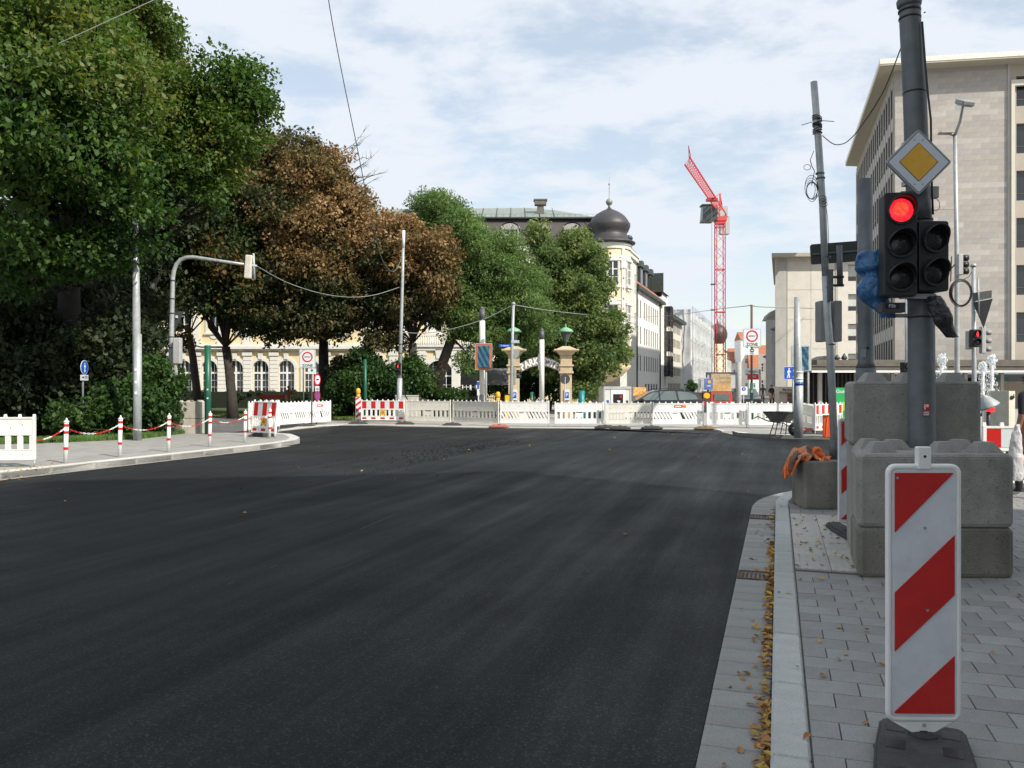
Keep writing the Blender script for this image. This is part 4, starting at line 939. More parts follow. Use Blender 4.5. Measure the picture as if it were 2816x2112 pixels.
# signal heads
lensd = mat('unlit_lens', (.015,.015,.016), .25, 0, .3, 30, .3, 40)
lensred = mat('lit_red_lens', (.5,.02,.02), .3, 0, .1, 30, emit=((1.0,.015,.03), 1.5))
lensglow = mat('lit_lens_core', (.4,.03,.02), .4, 0, .5, 40, .8, 60, emit=((1.0,.05,.025), 1.25))
for lm_, a_, b__ in ((lensred, 1.0, 2.0), (lensglow, .7, 2.2)):
    nt_ = lm_.node_tree; nz_ = nt_.nodes.new('ShaderNodeTexNoise'); nz_.inputs['Scale'].default_value = 38; nz_.inputs['Detail'].default_value = 3; tc_ = nt_.nodes.new('ShaderNodeTexCoord'); mr_ = nt_.nodes.new('ShaderNodeMapRange')
    mr_.inputs[1].default_value = .35; mr_.inputs[2].default_value = .65; mr_.inputs[3].default_value = a_; mr_.inputs[4].default_value = b__; nt_.links.new(tc_.outputs['Object'], nz_.inputs['Vector']); nt_.links.new(nz_.outputs['Fac'], mr_.inputs[0]); nt_.links.new(mr_.outputs[0], nt_.nodes['Principled BSDF'].inputs['Emission Strength'])
housing = mat('black_signal_housing', (.016,.016,.018), .5, 0, .15, 12, .05, 60)
def head(name, label, n, loc_, rz, lit=None, w_=.265, pitch=.285, visor=.2, group=None, body=None, tilt=0, vis=True, r=.1, figure=False, lights=None):
    t = thing(name, label, 'traffic light', loc_, rz, group, lean=tilt); H_ = n*pitch+.03; body = body or housing
    MB().plate([(x, z) for x, z in rounded(w_, H_, .025)], -.05, .13).build('housing', body, t, bevel=.008)
    for k in range(n):
        z = (n-1)*pitch/2-k*pitch; on = lit == k
        MB().ring(r, r+.018, -.075, -.05, 24, (0, z)).build('lens_ring', body, t)
        ln = MB(); ln.smooth = True; m_ = 5
        vs = []; fs = []
        for i in range(m_+1):
            rr = r*i/m_
            for j in range(20): a = 2*math.pi*j/20; vs.append((rr*math.cos(a), -.052-.022*(1-(i/m_)**2), z+rr*math.sin(a)))
        for i in range(m_):
            for j in range(20): fs.append((i*20+j, i*20+(j+1) % 20, (i+1)*20+(j+1) % 20, (i+1)*20+j))
        ln.add(vs, fs); lo = ln.build('lens', (lensred if on else lensd) if not figure else lensd, t)
        if on and figure: MB().plate([(-.02,-.07),(-.03,.0),(-.025,.035),(-.012,.045),(-.012,.07),(.012,.07),(.012,.045),(.025,.035),(.03,0),(.02,-.07)][::-1],-.082,-.078).build('red_figure', lensred, lo, loc=(0,0,z))
        elif on: MB().disc(r*.62,-.0762,-.0755,20,(-.005,z+.008)).build('bright_spot', lensglow, lo)
        else: MB().plate([(-.012,.0),(.0,.012),(.026,.010),(.02,-.004)][::-1],-.0765,-.0745).build('lens_glint', dkgrey, lo, loc=(.008,0,z+.015)) if not figure else None
        if vis:
            v = MB(); vs = []; na = 22
            for j in range(na+1):
                a = R(-28+236*j/na); dpt = visor*(.35+.65*max(0, math.sin(max(0, min(math.pi, a)))) )
                for (rr, y) in ((r+.016, -.05), (r+.012, -.05-dpt), (r+.006, -.05-dpt), (r+.010, -.05)): vs.append((rr*math.cos(a), y, z+rr*math.sin(a)))
            fs = [(j*4+k2, j*4+(k2+1) % 4, (j+1)*4+(k2+1) % 4, (j+1)*4+k2) for j in range(na) for k2 in range(4)]
            v.smooth = True; v.add(vs, fs); v.build('visor', body, t)
    return t
hc = P(2472, 674, 7.0)
head('traffic_light', 'black three lens traffic light glowing red on the thick near mast', 3, hc, R(-9), lit=0, visor=.17)
hc = P(2559, 706, 7.02)
head('traffic_light', 'unlit black two lens traffic light beside the glowing one on the near mast', 2, hc, R(6), w_=.27, pitch=.285, visor=.12)
for (u, v) in ((2480,535),(2500,818),(2560,815)):
    q = lp(u, v, 7.08); MB().tube([q, (lp(2531, v, 7.2))], .03, 8).build('bracket', dkgalv, pole)
MB().box(-.2,-.02,-.02,.1,.03,.02).build('mounting_bar', ltgrey, pole, loc=lp(2540,815,7.05))
MB().tube([lp(2440,868,7.25), lp(2532,868,7.25)], .018, 8).build('side_arm', galv, pole)
# number plate on a side box
nb = thing('signal_number_box', 'small dark box with a white letter number tag under the red traffic light', 'number tag', P(2450,842,7.05), R(-4))
MB().box(-.085,-.02,-.055,.115,.08,.03).build('box', dkgrey, nb, bevel=.005)
MB().plate([(-.055,-.024),(.06,-.024),(.06,.022),(-.055,.022)],-.024,-.0205).build('plate', black, nb)
text('lettering', 'F5b', .042, signwhite, nb, T(.002,-.0245,-.001), .0008, sx=1.0)
# crumpled covers
def bag(name, label, cat, pts, m, seed, amp=.03, n=18):
    rs = random.Random(seed); c = Vector(pts[len(pts)//2][0]); b = MB(); b.smooth = True
    vs = []
    for i, (p, rx, ry) in enumerate(pts):
        for k in range(n):
            a = 2*math.pi*k/n; w_ = 1+rs.uniform(-1, 1)*amp/max(rx, .02)+.10*math.sin(3*a+i*1.3+seed)
            vs.append(Vector(p)-c+Vector((math.cos(a)*rx*w_, math.sin(a)*ry*w_, rs.uniform(-amp, amp)*.5)))
    fs = [(i*n+k, i*n+(k+1) % n, (i+1)*n+(k+1) % n, (i+1)*n+k) for i in range(len(pts)-1) for k in range(n)]
    fs += [tuple(range(n)), tuple(range((len(pts)-1)*n, len(pts)*n))[::-1]]
    b.add(vs, fs); b.smooth = False
    o = b.build(name, m, loc=c); tag(o, label, cat); sbm = o.modifiers.new('sub', 'SUBSURF'); sbm.levels = sbm.render_levels = 2; dm_x = o.modifiers.new('wrinkle', 'DISPLACE'); tx_ = bpy.data.textures.new('wrinkle', 'CLOUDS'); tx_.noise_scale = max(.09, amp*5); tx_.noise_depth = 4; tx_.noise_basis = 'ORIGINAL_PERLIN'; dm_x.texture = tx_; dm_x.strength = .05+amp*1.2; dm_x.mid_level = .5; o.data.polygons.foreach_set('use_smooth', [False]*len(o.data.polygons))
    return o
bluetarp = mat('crumpled_blue_tarp', (.03,.12,.27), .4, 0, .35, 16, .9, 22)
blackbag = mat('black_plastic_sheeting', (.018,.016,.018), .4, 0, .3, 10, .6, 18)
def pp(u, v, d): return P(u, v, d)
bag('blue_tarp_cover', 'signal head wrapped in crumpled blue tarp behind the red traffic light', 'tarp cover',
    [(pp(2406,690,7.3),.10,.06),(pp(2398,700,7.3),.135,.09),(pp(2396,725,7.3),.14,.12),(pp(2402,745,7.3),.12,.11),(pp(2402,757,7.3),.085,.07),(pp(2400,765,7.3),.10,.08),(pp(2398,790,7.3),.14,.12),(pp(2402,815,7.3),.13,.11),(pp(2408,832,7.3),.10,.08),(pp(2425,848,7.28),.08,.06),(pp(2438,862,7.25),.07,.05),(pp(2442,873,7.25),.055,.04)], bluetarp, 3, .02)
bag('black_hanging_bag', 'black plastic sack hanging off the mast under the unlit signal', 'plastic sack',
    [(pp(2570,815,7.0),.05,.05),(pp(2574,830,6.98),.075,.06),(pp(2582,855,6.96),.085,.06),(pp(2592,880,6.95),.085,.05),(pp(2604,903,6.95),.07,.04),(pp(2620,928,6.95),.045,.03)], blackbag, 6, .006)
# priority diamond sign
ds = thing('priority_sign', 'yellow diamond priority road sign with white border on the near mast', 'road sign', P(2525.5,446,7.03), R(0))
def diamond(hd, r=.02, n=4):
    pts = []
    for q_ in range(4):
        a0 = R(90*q_); c = Vector((math.cos(a0), math.sin(a0)))*(hd-r*math.sqrt(2))
        for i in range(n+1): a = a0-R(45)+R(90)*i/n; pts.append((c.x+r*math.cos(a), c.y+r*math.sin(a)))
    return pts[::-1]
MB().plate(diamond(.285), -.004, .02).build('sign_edge', grey, ds)
MB().plate(diamond(.276), -.006, -.0035).build('white_face', mat('reflective_white', (.60,.64,.70), .4, 0, .04, 20), ds)
o1, i1 = diamond(.270, .018), diamond(.262, .014); rb_ = MB(); n = len(o1)
rb_.add([(x,-.0075,z) for x, z in o1]+[(x,-.0075,z) for x, z in i1], [(i,(i+1) % n,n+(i+1) % n,n+i) for i in range(n)]); rb_.build('black_border', signblack, ds)
MB().plate(diamond(.168, .004), -.008, -.0055).build('inner_border', signblack, ds)
MB().plate(diamond(.162, .004), -.0095, -.0075).build('yellow_face', mat('amber_sheeting', (.72,.40,.05), .45, 0, .08, 14), ds)
for x, z in ((-.035,.19),(.035,.19),(-.035,-.19),(.035,-.19)): MB().disc(.006,-.009,-.006,8,(x,z)).build('rivet', grey, ds)
for z in (.17,-.17): MB().box(-.1,.02,z-.02,.1,.10,z+.02).build('clamp', galv, ds)
# big cut-off pole behind
q = P(2382, 0, 9.3)
cpole = thing('cut_off_mast', 'thick dark cut off steel mast with wider foot behind the stacked blocks', 'mast', (q.x, q.y, .12))
def lq(u, v, d, o): w_ = P(u, v, d); return tuple(w_-o.location)
MB().tube([(0,0,0),lq(2382,1050,9.3,cpole),lq(2381,1012,9.3,cpole)], [.115,.112,.108], 20).build('foot', dkgalv, cpole)
MB().tube([lq(2381,1012,9.3,cpole),lq(2381,996,9.3,cpole),lq(2380,880,9.3,cpole),lq(2378,494,9.3,cpole)], [.108,.085,.083,.080], 20).build('shaft', dkgalv, cpole)
MB().plate([(-.03,-.045),(.03,-.045),(.03,.045),(-.03,.045)],-.002,0).build('sticker', grey, cpole, loc=lq(2374,972,9.21,cpole))
MB().disc(.014,-.01,0,10).build('hole', black, cpole, loc=lq(2386,957,9.215,cpole))
# slanting wired pole
q = P(2296, 0, 10.42); sp = thing('slanting_pole', 'slanting galvanised pole with wire coils standing in the low dark concrete block', 'pole', (q.x, q.y, .68))
def ls(u, v, d=10.42): return lq(u, v, d, sp)
MB().tube([(0,0,0), ls(2294,1212), ls(2294,1210)], [.066,.066,.055], 14).build('socket', dkgalv, sp)
MB().tube([ls(2294,1214), ls(2283,960), ls(2276,880), ls(2270,760)], [.048,.048,.047,.047], 14).build('shaft', galv, sp)
MB().tube([ls(2270,762), ls(2262,560), ls(2250,380), ls(2238,225)], [.044,.044,.044,.043], 14).build('upper_shaft', galv, sp)
for u, v in ((2284,945),(2275,790),(2273,705),(2255,475),(2257,488),(2247,345)): MB().tube([ls(u,v), ls(u,v+4)], .055, 12).build('clamp_band', dkgalv, sp)
wr = MB(); rs = random.Random(4)
for k in range(11):
    v = 322+k*4.5+rs.uniform(-2, 2); c = Vector(ls(2246+.03*(v-300), v)); tl_ = rs.uniform(-.35, .35)
    wr.tube([c+Vector((.056*math.cos(a), .056*math.sin(a), tl_*.06*math.cos(a))) for a in np.linspace(0, 6.28, 13)], .006, 4, cap=False)
wr.tube([ls(2204,344), ls(2225,338), ls(2248,331), ls(2294,334)], .005, 4)
wr.build('wire_coil', black, sp)
lo_ = MB()
for k in range(6):
    c = Vector(ls(2233+rs.uniform(-4, 4), 520+rs.uniform(-8, 8), 10.3)); a_, b_ = rs.uniform(.05, .085), rs.uniform(.1, .16)
    lo_.tube([c+Vector((a_*math.cos(t_), .01*k, b_*math.sin(t_))) for t_ in np.linspace(0, 6.28, 15)], .004, 4, cap=False)
c = Vector(ls(2220,460,10.3)); lo_.tube([c+Vector((.045*math.cos(t_), 0, .035*math.sin(t_))) for t_ in np.linspace(0, 6.28, 12)], .004, 4)
lo_.tube([ls(2238,415,10.36), ls(2228,440,10.33), ls(2233,458,10.33), ls(2240,470,10.34), ls(2236,490,10.34), ls(2232,510,10.3)], .005, 4)
for k in range(3):
    c = Vector(ls(2263+k, 545+k*8, 10.34)); lo_.tube([c+Vector((.05*math.cos(t_), .01, .035*math.sin(t_))) for t_ in np.linspace(0, 6.28, 12)], .004, 4)
lo_.tube([ls(2268,540,10.35), ls(2276,600,10.35), ls(2279,660,10.35), ls(2276,720,10.35)], .004, 4); lo_.build('wire_loops', black, sp)
MB().box(-.03,-.03,-.2,.03,.03,.2).build('box_bracket', dkgalv, sp, loc=ls(2283,785,10.35))
MB().tube([ls(2308,675,10.6), ls(2310,783,10.6)], .038, 12).build('holding_post', dkgalv, sp)
for v in (762,785): MB().box(-.02,-.025,-.014,.15,.025,.014).build('holding_arm', black, sp, loc=ls(2287,v,10.5))
# panel seen from behind
ps = thing('sign_panel_back', 'dark back of a wide rounded sign panel hung behind the slanting wired pole', 'sign panel', P(2298,695,10.75), R(-6))
MB().plate([(x, z) for x, z in rounded(.64, .265, .03)], -.012, .012, Matrix.Rotation(R(-3.5), 4, 'Y')).build('panel', mat('dark_olive_sign_back', (.045,.052,.05), .5, .1, .15, 4), ps)
MB().box(-.30,-.03,-.012,.31,-.012,.012, Matrix.Rotation(R(-3.5), 4, 'Y')).build('rail', dkgalv, ps)
# signal heads seen from behind
sbk = thing('traffic_light', 'pale grey back of a signal head clasped round the slanting wired pole', 'traffic light', P(2279,884,10.6), R(4))
for x in (-.088, .095):
    MB().plate([(a+x, z) for a, z in rounded(.105, .53, .02)], -.07, .10).build('housing', mat('grey_signal_back', (.24,.245,.235), .6, 0, .1, 6), sbk, bevel=.01)
# orange cloth on block
orm = [mat('orange_safety_cloth', (.75,.17,.03), .8, 0, .25, 8, .4, 14), mat('brown_work_cloth', (.16,.09,.06), .9, 0, .2, 8), mat('salmon_cloth', (.55,.26,.16), .85, 0, .2, 8), mat('silver_reflective_band', (.55,.55,.52), .3)]
c0 = P(2248,1262,10.1); cl = MB(); rs = random.Random(2); nx_, ny_ = 34, 16
def cz(i, j):
    x = i/nx_; y = j/ny_
    base = .11*math.sin(x*3.0+.4)*(.5+.5*math.sin(y*3.14))+.05*math.sin(x*13+y*6)+.04*math.sin(y*15+x*7)+.025*math.sin(x*27+y*21)
    return max(base, .0)*.9+.006
vs = []
for j in range(ny_+1):
    for i in range(nx_+1):
        x = -.31+.52*i/nx_; y = -.14+.36*j/ny_; z = cz(i, j)
        if x < -.17: z -= (-.17-x)*2.2*(.7+.3*math.sin(j*1.3)); z = z+.01
        y += -.02*math.sin(i*.5)
        vs.append((x+.01*math.sin(j*2), y+(.0 if x > -.17 else -.03), z+ (0 if j not in (0, ny_) else -.01)))
cl.smooth = True; cl.v += vs
for j in range(ny_):
    for i in range(nx_):
        k = j*(nx_+1)+i; cl.f.append([k, k+1, k+nx_+2, k+nx_+1]); t_ = math.sin(i*.55+1.2)+.8*math.sin(j*.5+i*.2)
        cl.mi.append(1 if t_ < -.75 else (2 if t_ < .15 and i < 22 else (3 if i in (24,) else 0))); cl.sm.append(True)
oc = cl.build('work_vest', orm, loc=(c0.x, 10.32, .725)); sbm = oc.modifiers.new('solid', 'SOLIDIFY'); sbm.thickness = .018; sbm = oc.modifiers.new('sub', 'SUBSURF'); sbm.levels = sbm.render_levels = 1
for (pts_, r_, m_i) in (([(-.16,.0,.05),(-.05,-.04,.11),(.08,-.02,.09),(.17,.0,.05)], .05, 0), ([(-.30,-.13,-.16),(-.29,-.12,-.02),(-.22,-.05,.05),(-.10,.0,.07)], .042, 1), ([(-.02,-.08,.04),(.02,-.07,.16),(.10,-.03,.13),(.13,.02,.04)], .038, 0), ([(-.2,-.1,.03),(-.12,-.11,.07),(-.02,-.1,.05)], .035, 2)):
    f_ = MB().tube(pts_, [r_*.6, r_, r_*1.1, r_*.5][:len(pts_)], 10).build('fold', orm[m_i], oc); sx_ = f_.modifiers.new('sub', 'SUBSURF'); sx_.levels = sx_.render_levels = 2; dx_ = f_.modifiers.new('wrinkle', 'DISPLACE'); tx_ = bpy.data.textures.new('fold', 'CLOUDS'); tx_.noise_scale = .06; dx_.texture = tx_; dx_.strength = .05
tag(oc, 'crumpled orange and brown work vest dropped on the low dark concrete block', 'work vest')
# street sign etc: shared round/box helpers
def round_post(name, label, cat, u, v, zg, r, vtop, m, utop=None, rt=None, group=None, d=None):
    p = G(u, v, zg) if d is None else Vector((P(u,0,d).x, d, zg)); t = thing(name, label, cat, (p.x, p.y, zg), 0, group); q = P(utop or u, vtop, p.y)
    MB().tube([(0,0,0), ((q.x-p.x)*.5, 0, (q.z-zg)*.5), (q.x-p.x, 0, q.z-zg)], [r, r, rt or r], 14).build('shaft', m, t)
    return t
ip = round_post('island_pole', 'plain galvanised pole standing on the kerb beside the wheelbarrow', 'pole', 2196, 1204, .12, .125, 817, galv, 2192, .085)
p_ = ip.location; MB().tube([(0,0,0),(0,0,1.9)], .135, 14).build('sleeve', galv, ip)
for z, m, h in ((1.92,wpaint,.05),(1.72,signwhite,.06),(1.55,signblue,.1)): MB().tube([(-.002,0,z),(-.002,0,z+h)], .139, 14).build('sticker', m, ip)
# street lamp right
lm = thing('street_lamp', 'tall slim galvanised street lamp with two heads in front of the stone tower', 'street lamp', (P(2632,0,26).x, 26, 0))
def ll(u, v, d=26): return lq(u, v, d, lm)
MB().tube([(0,0,0), ll(2632,1020), ll(2631,700), ll(2626,371)], [.085,.08,.068,.058], 12).build('shaft', galv, lm)
MB().tube([ll(2626,372), ll(2640,335,25.4), ll(2649,290,24.8)], [.05,.045,.04], 8).build('long_arm', galv, lm)
MB().tube([ll(2626,372), ll(2600,366)], [.045,.03], 8).build('short_arm', galv, lm)
MB().box(-.19,-.3,-.09,.19,.2,.05).build('lamp_head', grey, lm, M=T(*ll(2652,280,24.6)) @ Matrix.Rotation(R(25), 4, 'X') @ Matrix.Rotation(R(6), 4, 'Y'), bevel=.03)
MB().box(-.14,-.25,-.12,.14,.12,-.091).build('lamp_glass', blind, lm, M=T(*ll(2652,280,24.6)) @ Matrix.Rotation(R(25), 4, 'X') @ Matrix.Rotation(R(6), 4, 'Y'))
MB().box(-.2,-.12,-.03,.2,.12,.03).build('lamp_head', grey, lm, loc=ll(2600,366), bevel=.02)
vz = thing('signal_side_view', 'dark visored signal head seen edge on against the street lamp', 'traffic light', P(2640,728,25.8), R(88))
MB().plate([(x, z) for x, z in rounded(.2, .66, .03)],-.05,.08).build('housing', ltgrey, vz)
for k in range(3): MB().lathe([(.1,0),(.1,.19)], 10, M=T(0,-.05,.21-k*.21) @ Matrix.Rotation(R(90), 4, 'X')).build('visor', black, vz)
MB().tube([ll(2622,577), ll(2610,700)], .004, 3) 
dl = thing('bent_antenna_bracket', 'thin bracket with plate beside the street lamp', 'bracket', P(2614,735,26)); MB().tube([(0,0,-.45),(.03,0,.35)], .02, 5).tube([(-.03,0,-.1),(.14,0,.1)], .02, 5).build('rod', dkgalv, dl); MB().box(-.12,-.02,-.12,-.0,.02,.06).build('plate', dkgrey, dl)
# signal mast with coil and triangle back
sm3 = thing('signal_post', 'galvanised signal post with cable coil and turned triangle sign before the stone tower', 'signal mast', (P(2679,0,22).x, 22, 0))
def l3(u, v, d=22): return lq(u, v, d, sm3)
MB().tube([(0,0,0), l3(2679,1040), l3(2677,730)], [.07,.062,.05], 12).build('shaft', galv, sm3)
MB().lathe([(.05,0),(.09,.03),(.05,.1)], 10, l3(2677,735)).build('cap', galv, sm3)
cb_ = MB(); rs = random.Random(8)
for k in range(5):
    c = Vector(l3(2645+rs.uniform(-2,2), 805+rs.uniform(-2,2), 21.8)); cb_.tube([c+Vector(((.25+.012*k)*math.cos(t_), .02*k, (.32+.012*k)*math.sin(t_))) for t_ in np.linspace(0, 6.28, 25)], .013, 4, cap=False)
cb_.build('cable_coil', black, sm3)
MB().tube([l3(2677,740), l3(2665,760), l3(2640,775)], .01, 4).build('cable', black, sm3)
tri = MB().plate([(-.20,.28),(.26,.36),(.05,-.42)], -.015, .015); tri.build('triangle_sign_back', dkgrey, sm3, M=T(*l3(2699,860,21.8)) @ Matrix.Rotation(R(-30), 4, 'Z'))
MB().plate([(-.22,-.13),(.22,-.05),(.22,.15),(-.22,.10)], -.015, .015).build('plate_back', mat('olive_plate_back', (.13,.14,.13), .5), sm3, M=T(*l3(2701,815,21.8)) @ Matrix.Rotation(R(-25), 4, 'Z'))
MB().tube([l3(2690,765,21.8), l3(2692,870,21.8)], .02, 6).build('sign_post', galv, sm3)
hp = P(2684, 930, 21.7); head('pedestrian_light', 'red pedestrian light on the post with the cable coil', 2, hp, R(0), lit=0, w_=.22, pitch=.22, visor=.1, r=.085, body=housing, figure=True)
o = thing('traffic_light', 'pair of pale signal backs flanking the red pedestrian light', 'traffic light', P(2686, 935, 21.9))
for x, h in ((-.20,.5),(.17,.72)): MB().box(-.06+x,-.05,-h/2,.06+x,.1,h/2).build('housing', ltgrey, o, bevel=.02)
for k in range(3): MB().lathe([(.07,0),(.07,.15)], 8, M=T(.23,.02,.2-k*.22) @ Matrix.Rotation(R(90), 4, 'Y')).build('visor', grey, o)
# small pole with red light beside big mast
ps2 = round_post('thin_signal_post', 'thin pale post half hidden beside the thick mast', 'pole', 2496, 0, .12, .05, 815, galv, 2494, d=19)
head('pedestrian_light', 'small red pedestrian light peeping out beside the thick mast', 2, P(2495,1014,18.9), R(8), lit=0, w_=.2, pitch=.14, visor=.06, r=.06, figure=True)
# barrier far right and person come later
# ---------------------------------------------------------------- barriers
def barrier(style, label, a, b_, zg, logo=None, h=1.0, group='white site barriers across the closed street', name='site_barrier', body=None, lean=0):
    """a, b_: world xy of left and right foot"""
    a, b_ = Vector(a), Vector(b_); e = b_-a; w_ = e.length; rz = math.atan2(e.y, e.x)
    t = thing(name, label, 'barrier', (a.x, a.y, zg), rz, group); t.rotation_euler = (lean, 0, rz)
    m = body or {'beige': offwhite, 'greyslots': offwhite, 'grey': offwhite}.get(style, white)
    x0, x1 = .03, w_-.03; fr = MB()
    for x in (x0, x1): fr.box(x-.022, -.03, .14, x+.022, .03, h-.04)
    fr.box(x0+.022,-.028,h-.075,x1-.022,.028,h-.045).box(x0+.022,-.028,.14,x1-.022,.028,.17)
    fr.build('frame', m, t)
    n = max(4, int((w_-.06)/.24)); kn = MB().prism([(-.028,-.018),(.028,-.018),(.028,.018),(-.028,.018)], 0, .055, top=[(-.02,-.014),(.02,-.014),(.02,.014),(-.02,.014)]).mesh('knob', m)
    for i in range(n+1): link('knob', kn, t, loc=(x0+(x1-x0)*i/n, 0, h-.045))
    zt, zb = .62, .315
    up = MB().box(x0+.022,-.014,zt,x1-.022,.014,h-.076); up.build('upper_board', m, t)
    MB().box(x0+.022,-.022,zt-.02,x1-.022,.022,zt).box(x0+.022,-.022,zb,x1-.022,.022,zb+.02).build('rail', m, t)
    MB().box(x0+.022,-.014,.171,x1-.022,.014,zb-.0).build('lower_board', m, t)
    dn = MB()
    for i in range(int(w_/.21)): dn.disc(.012,-.018,-.0145,8,(x0+.12+i*.21, .80 if i % 2 else .74)).disc(.01,-.018,-.0145,8,(x0+.12+i*.21,.24))
    dn.build('dimples', grey, t)
    L_ = x1-x0-.044; mid = (x0+x1)/2
    if style == 'diag':
        ns = int(L_/.135); sl = MB().add([(-.095,-.013,0),(-.02,-.013,0),(.125,-.013,zt-zb-.04),(.05,-.013,zt-zb-.04),(-.095,.013,0),(-.02,.013,0),(.125,.013,zt-zb-.04),(.05,.013,zt-zb-.04)][:0], [])
        hh = zt-zb-.04
        sl.add([(.04,-.013,0),(.115,-.013,0),(-.03,-.013,hh),(-.105,-.013,hh),(.04,.013,0),(.115,.013,0),(-.03,.013,hh),(-.105,.013,hh)], [(0,1,2,3),(4,7,6,5),(0,4,5,1),(1,5,6,2),(2,6,7,3),(3,7,4,0)])
        sm_ = sl.mesh('slat', m)
        for i in range(ns+1):
            x = x0+.07+i*(L_-.10)/ns
            if abs(x-mid-.0) < .13: continue
            link('slat', sm_, t, loc=(x, 0, zb+.02))
        MB().plate([(mid-.20,zb+.02),(mid+.16,zb+.02),(mid+.06,zt-.02),(mid-.30,zt-.02)], -.0125, .0125).build('centre_board', m, t)
        MB().plate([(mid-.22,zt-.075),(mid-.04,zt-.075),(mid-.04,zt-.05),(mid-.22,zt-.05)], -.0155, -.0128).build('hand_slot', black, t)
    else:
        wide = {'redslat': .05, 'greyslots': .065}.get(style, .098); pitch = {'redslat': .115, 'greyslots': .125}.get(style, .195); ns = int(L_/pitch)
        sm_ = MB().box(-wide/2,-.013,zb+.021,wide/2,.013,zt-.021).box(-.006,-.02,zb+.021,.006,-.0135,zt-.021).mesh('slat', m)
        for i in range(ns+1):
            x = x0+.03+i*(L_-.02)/ns
            if abs(x-mid) < .16: continue
            link('slat', sm_, t, loc=(x, 0, 0))
        MB().box(mid-.16,-.012,zb+.021,mid+.16,.012,zt-.07).box(mid-.16,-.0125,zt-.069,mid-.13,.0125,zt-.021).box(mid+.13,-.0125,zt-.069,mid+.16,.0125,zt-.021).build('centre_board', m, t)
        for x in (mid-.1, mid+.08): MB().box(x-.025,-.016,zb+.03,x+.025,-.0125,zb+.065).build('hand_slot', dkgrey, t)
    if style in ('red', 'redslat'):
        ns = int(L_/.2); dd = L_/ns
        gs = MB().box(x0+.023,-.019,zt+.03,x1-.023,-.0145,h-.08).build('reflective_sheet', signwhite, t)
        for i in range(ns):
            if i % 2 == 0: MB().box(x0+.023+i*dd*1.0,-.0225,zt+.03,x0+.023+(i+.5 if style == 'redslat' and 0 else i+.95)*dd,-.0192,h-.08).build('red_sheet', red, t)
        for i in range(ns):
            if i % 2 == 0: MB().box(x0+.023+i*dd,-.02,.19,x0+.023+(i+.95)*dd,-.0185,.27).build('red_sheet', red, t)
    if logo == 'label':
        MB().box(mid-.16,-.021,.78,mid+.30,-.0145,.88).build('red_label', red, t); MB().box(mid+.16,-.024,.785,mid+.29,-.0212,.875).build('orange_label', orangem, t)
        MB().box(mid-.12,-.024,.81,mid+.12,-.0212,.85).build('label_print', wpaint, t)
    if logo == 'yellow':
        MB().box(mid-.11,-.024,zb+.06,mid+.13,-.0175,zt-.04).build('yellow_label', mat('yellow_label', (.70,.40,.03), .5), t)
        text('lettering', 'G', .14, signblack, t, T(mid+.0,-.025,(zb+zt)/2+.01), .0008, .004)
    if logo == 'text':
        MB().box(mid-.17,-.022,zt-.018+.02,mid+.17,-.0145,zt+.06).build('print_strip', wpaint, t)
        text('lettering', 'PERMOS', .055, signblack, t, T(mid,-.0235,zt-.045), .0008, .002)
    for x in (x0, x1): MB().tube([(x,0,0),(x,0,.16)], .018, 6).build('leg', galv, t)
    return t
def bxy(u, v, zg): return G(u, v, zg).xy
zf = .03
bl = [
 (993,1164,1113,1165,'red','yellow','white slatted barrier with red reflective squares and a yellow G label'),
 (1116,1166,1240,1168,'beige',None,'soiled beige barrier right beside the one with the yellow G label'),
 (1245,1168,1372,1173,'beige',None,'soiled beige barrier turned slightly, ending at the dusty red foot'),
 (1375,1173,1511,1174,'diag',None,'white barrier with slanted slots standing in front of the PARK HOTEL gate'),
 (1525,1174,1661,1174,'white',None,'white upright slatted barrier in front of the gate column with round sign back'),
 (1665,1175,1792,1175,'greyslots',None,'grimy barrier with narrow dark slots in front of the white kiosk container'),
 (1794,1176,1936,1176,'diag','label','white slanted slot barrier with a red and orange label before the dark car'),
 (1943,1177,2056,1177,'white','text','white barrier with small black print in front of the red truck'),
 (2058,1178,2187,1178,'white',None,'white barrier right behind the wheelbarrow'),
 (2200,1180,2238,1194,'beige',None,'beige barrier turned sideways behind the plain island pole'),
 (2240,1196,2330,1188,'redslat',None,'narrow slotted barrier with red vertical bars before the green banner'),
 (843,1172,909,1167,'diag','label','white slanted slot barrier with small red label near the big chestnut trunk'),
 (767,1178,842,1172,'diag',None,'white slanted slot barrier, left neighbour of the one with small red label')]
feet = []
for (u0, v0, u1, v1, st, lg, lab) in bl:
    z_ = zf if v0 < 1185 and u0 > 900 else (.0 if u0 < 900 else .12)
    barrier(st, lab.replace('left neighbour of', 'next to'), bxy(u0, v0, z_), bxy(u1, v1, z_), z_, lg, 1.04 if u0 < 1500 else 1.0)
    feet.append((u0, v0, z_))
barrier('white', 'white slatted barrier on the pale kerb at the start of the chain posts', bxy(-190, 1287, .12), bxy(99, 1284, .12), .12, None, .99, None, body=mat('clean_white_plastic', (.74,.74,.70), .45, 0, .05, 5, dirt=((.5,.48,.42),2,.3)))
barrier('redslat', 'red and white reflective barrier edge-on among leaning ones at the pavement tip', bxy(690, 1201, .12), bxy(757, 1205, .12), .12, 'yellow', 1.12, None, lean=R(-6))
barrier('white', 'white barrier leaning behind the red and white one at the pavement tip', bxy(684, 1193, .0), bxy(768, 1182, .0), .0, None, 1.12, None)
pr = P(2700, 0, 11.8); barrier('red', 'white barrier with large red reflective squares behind the concrete stack', (pr.x, 11.8), (pr.x+2.0, 11.6), .12, None, 1.0, None)
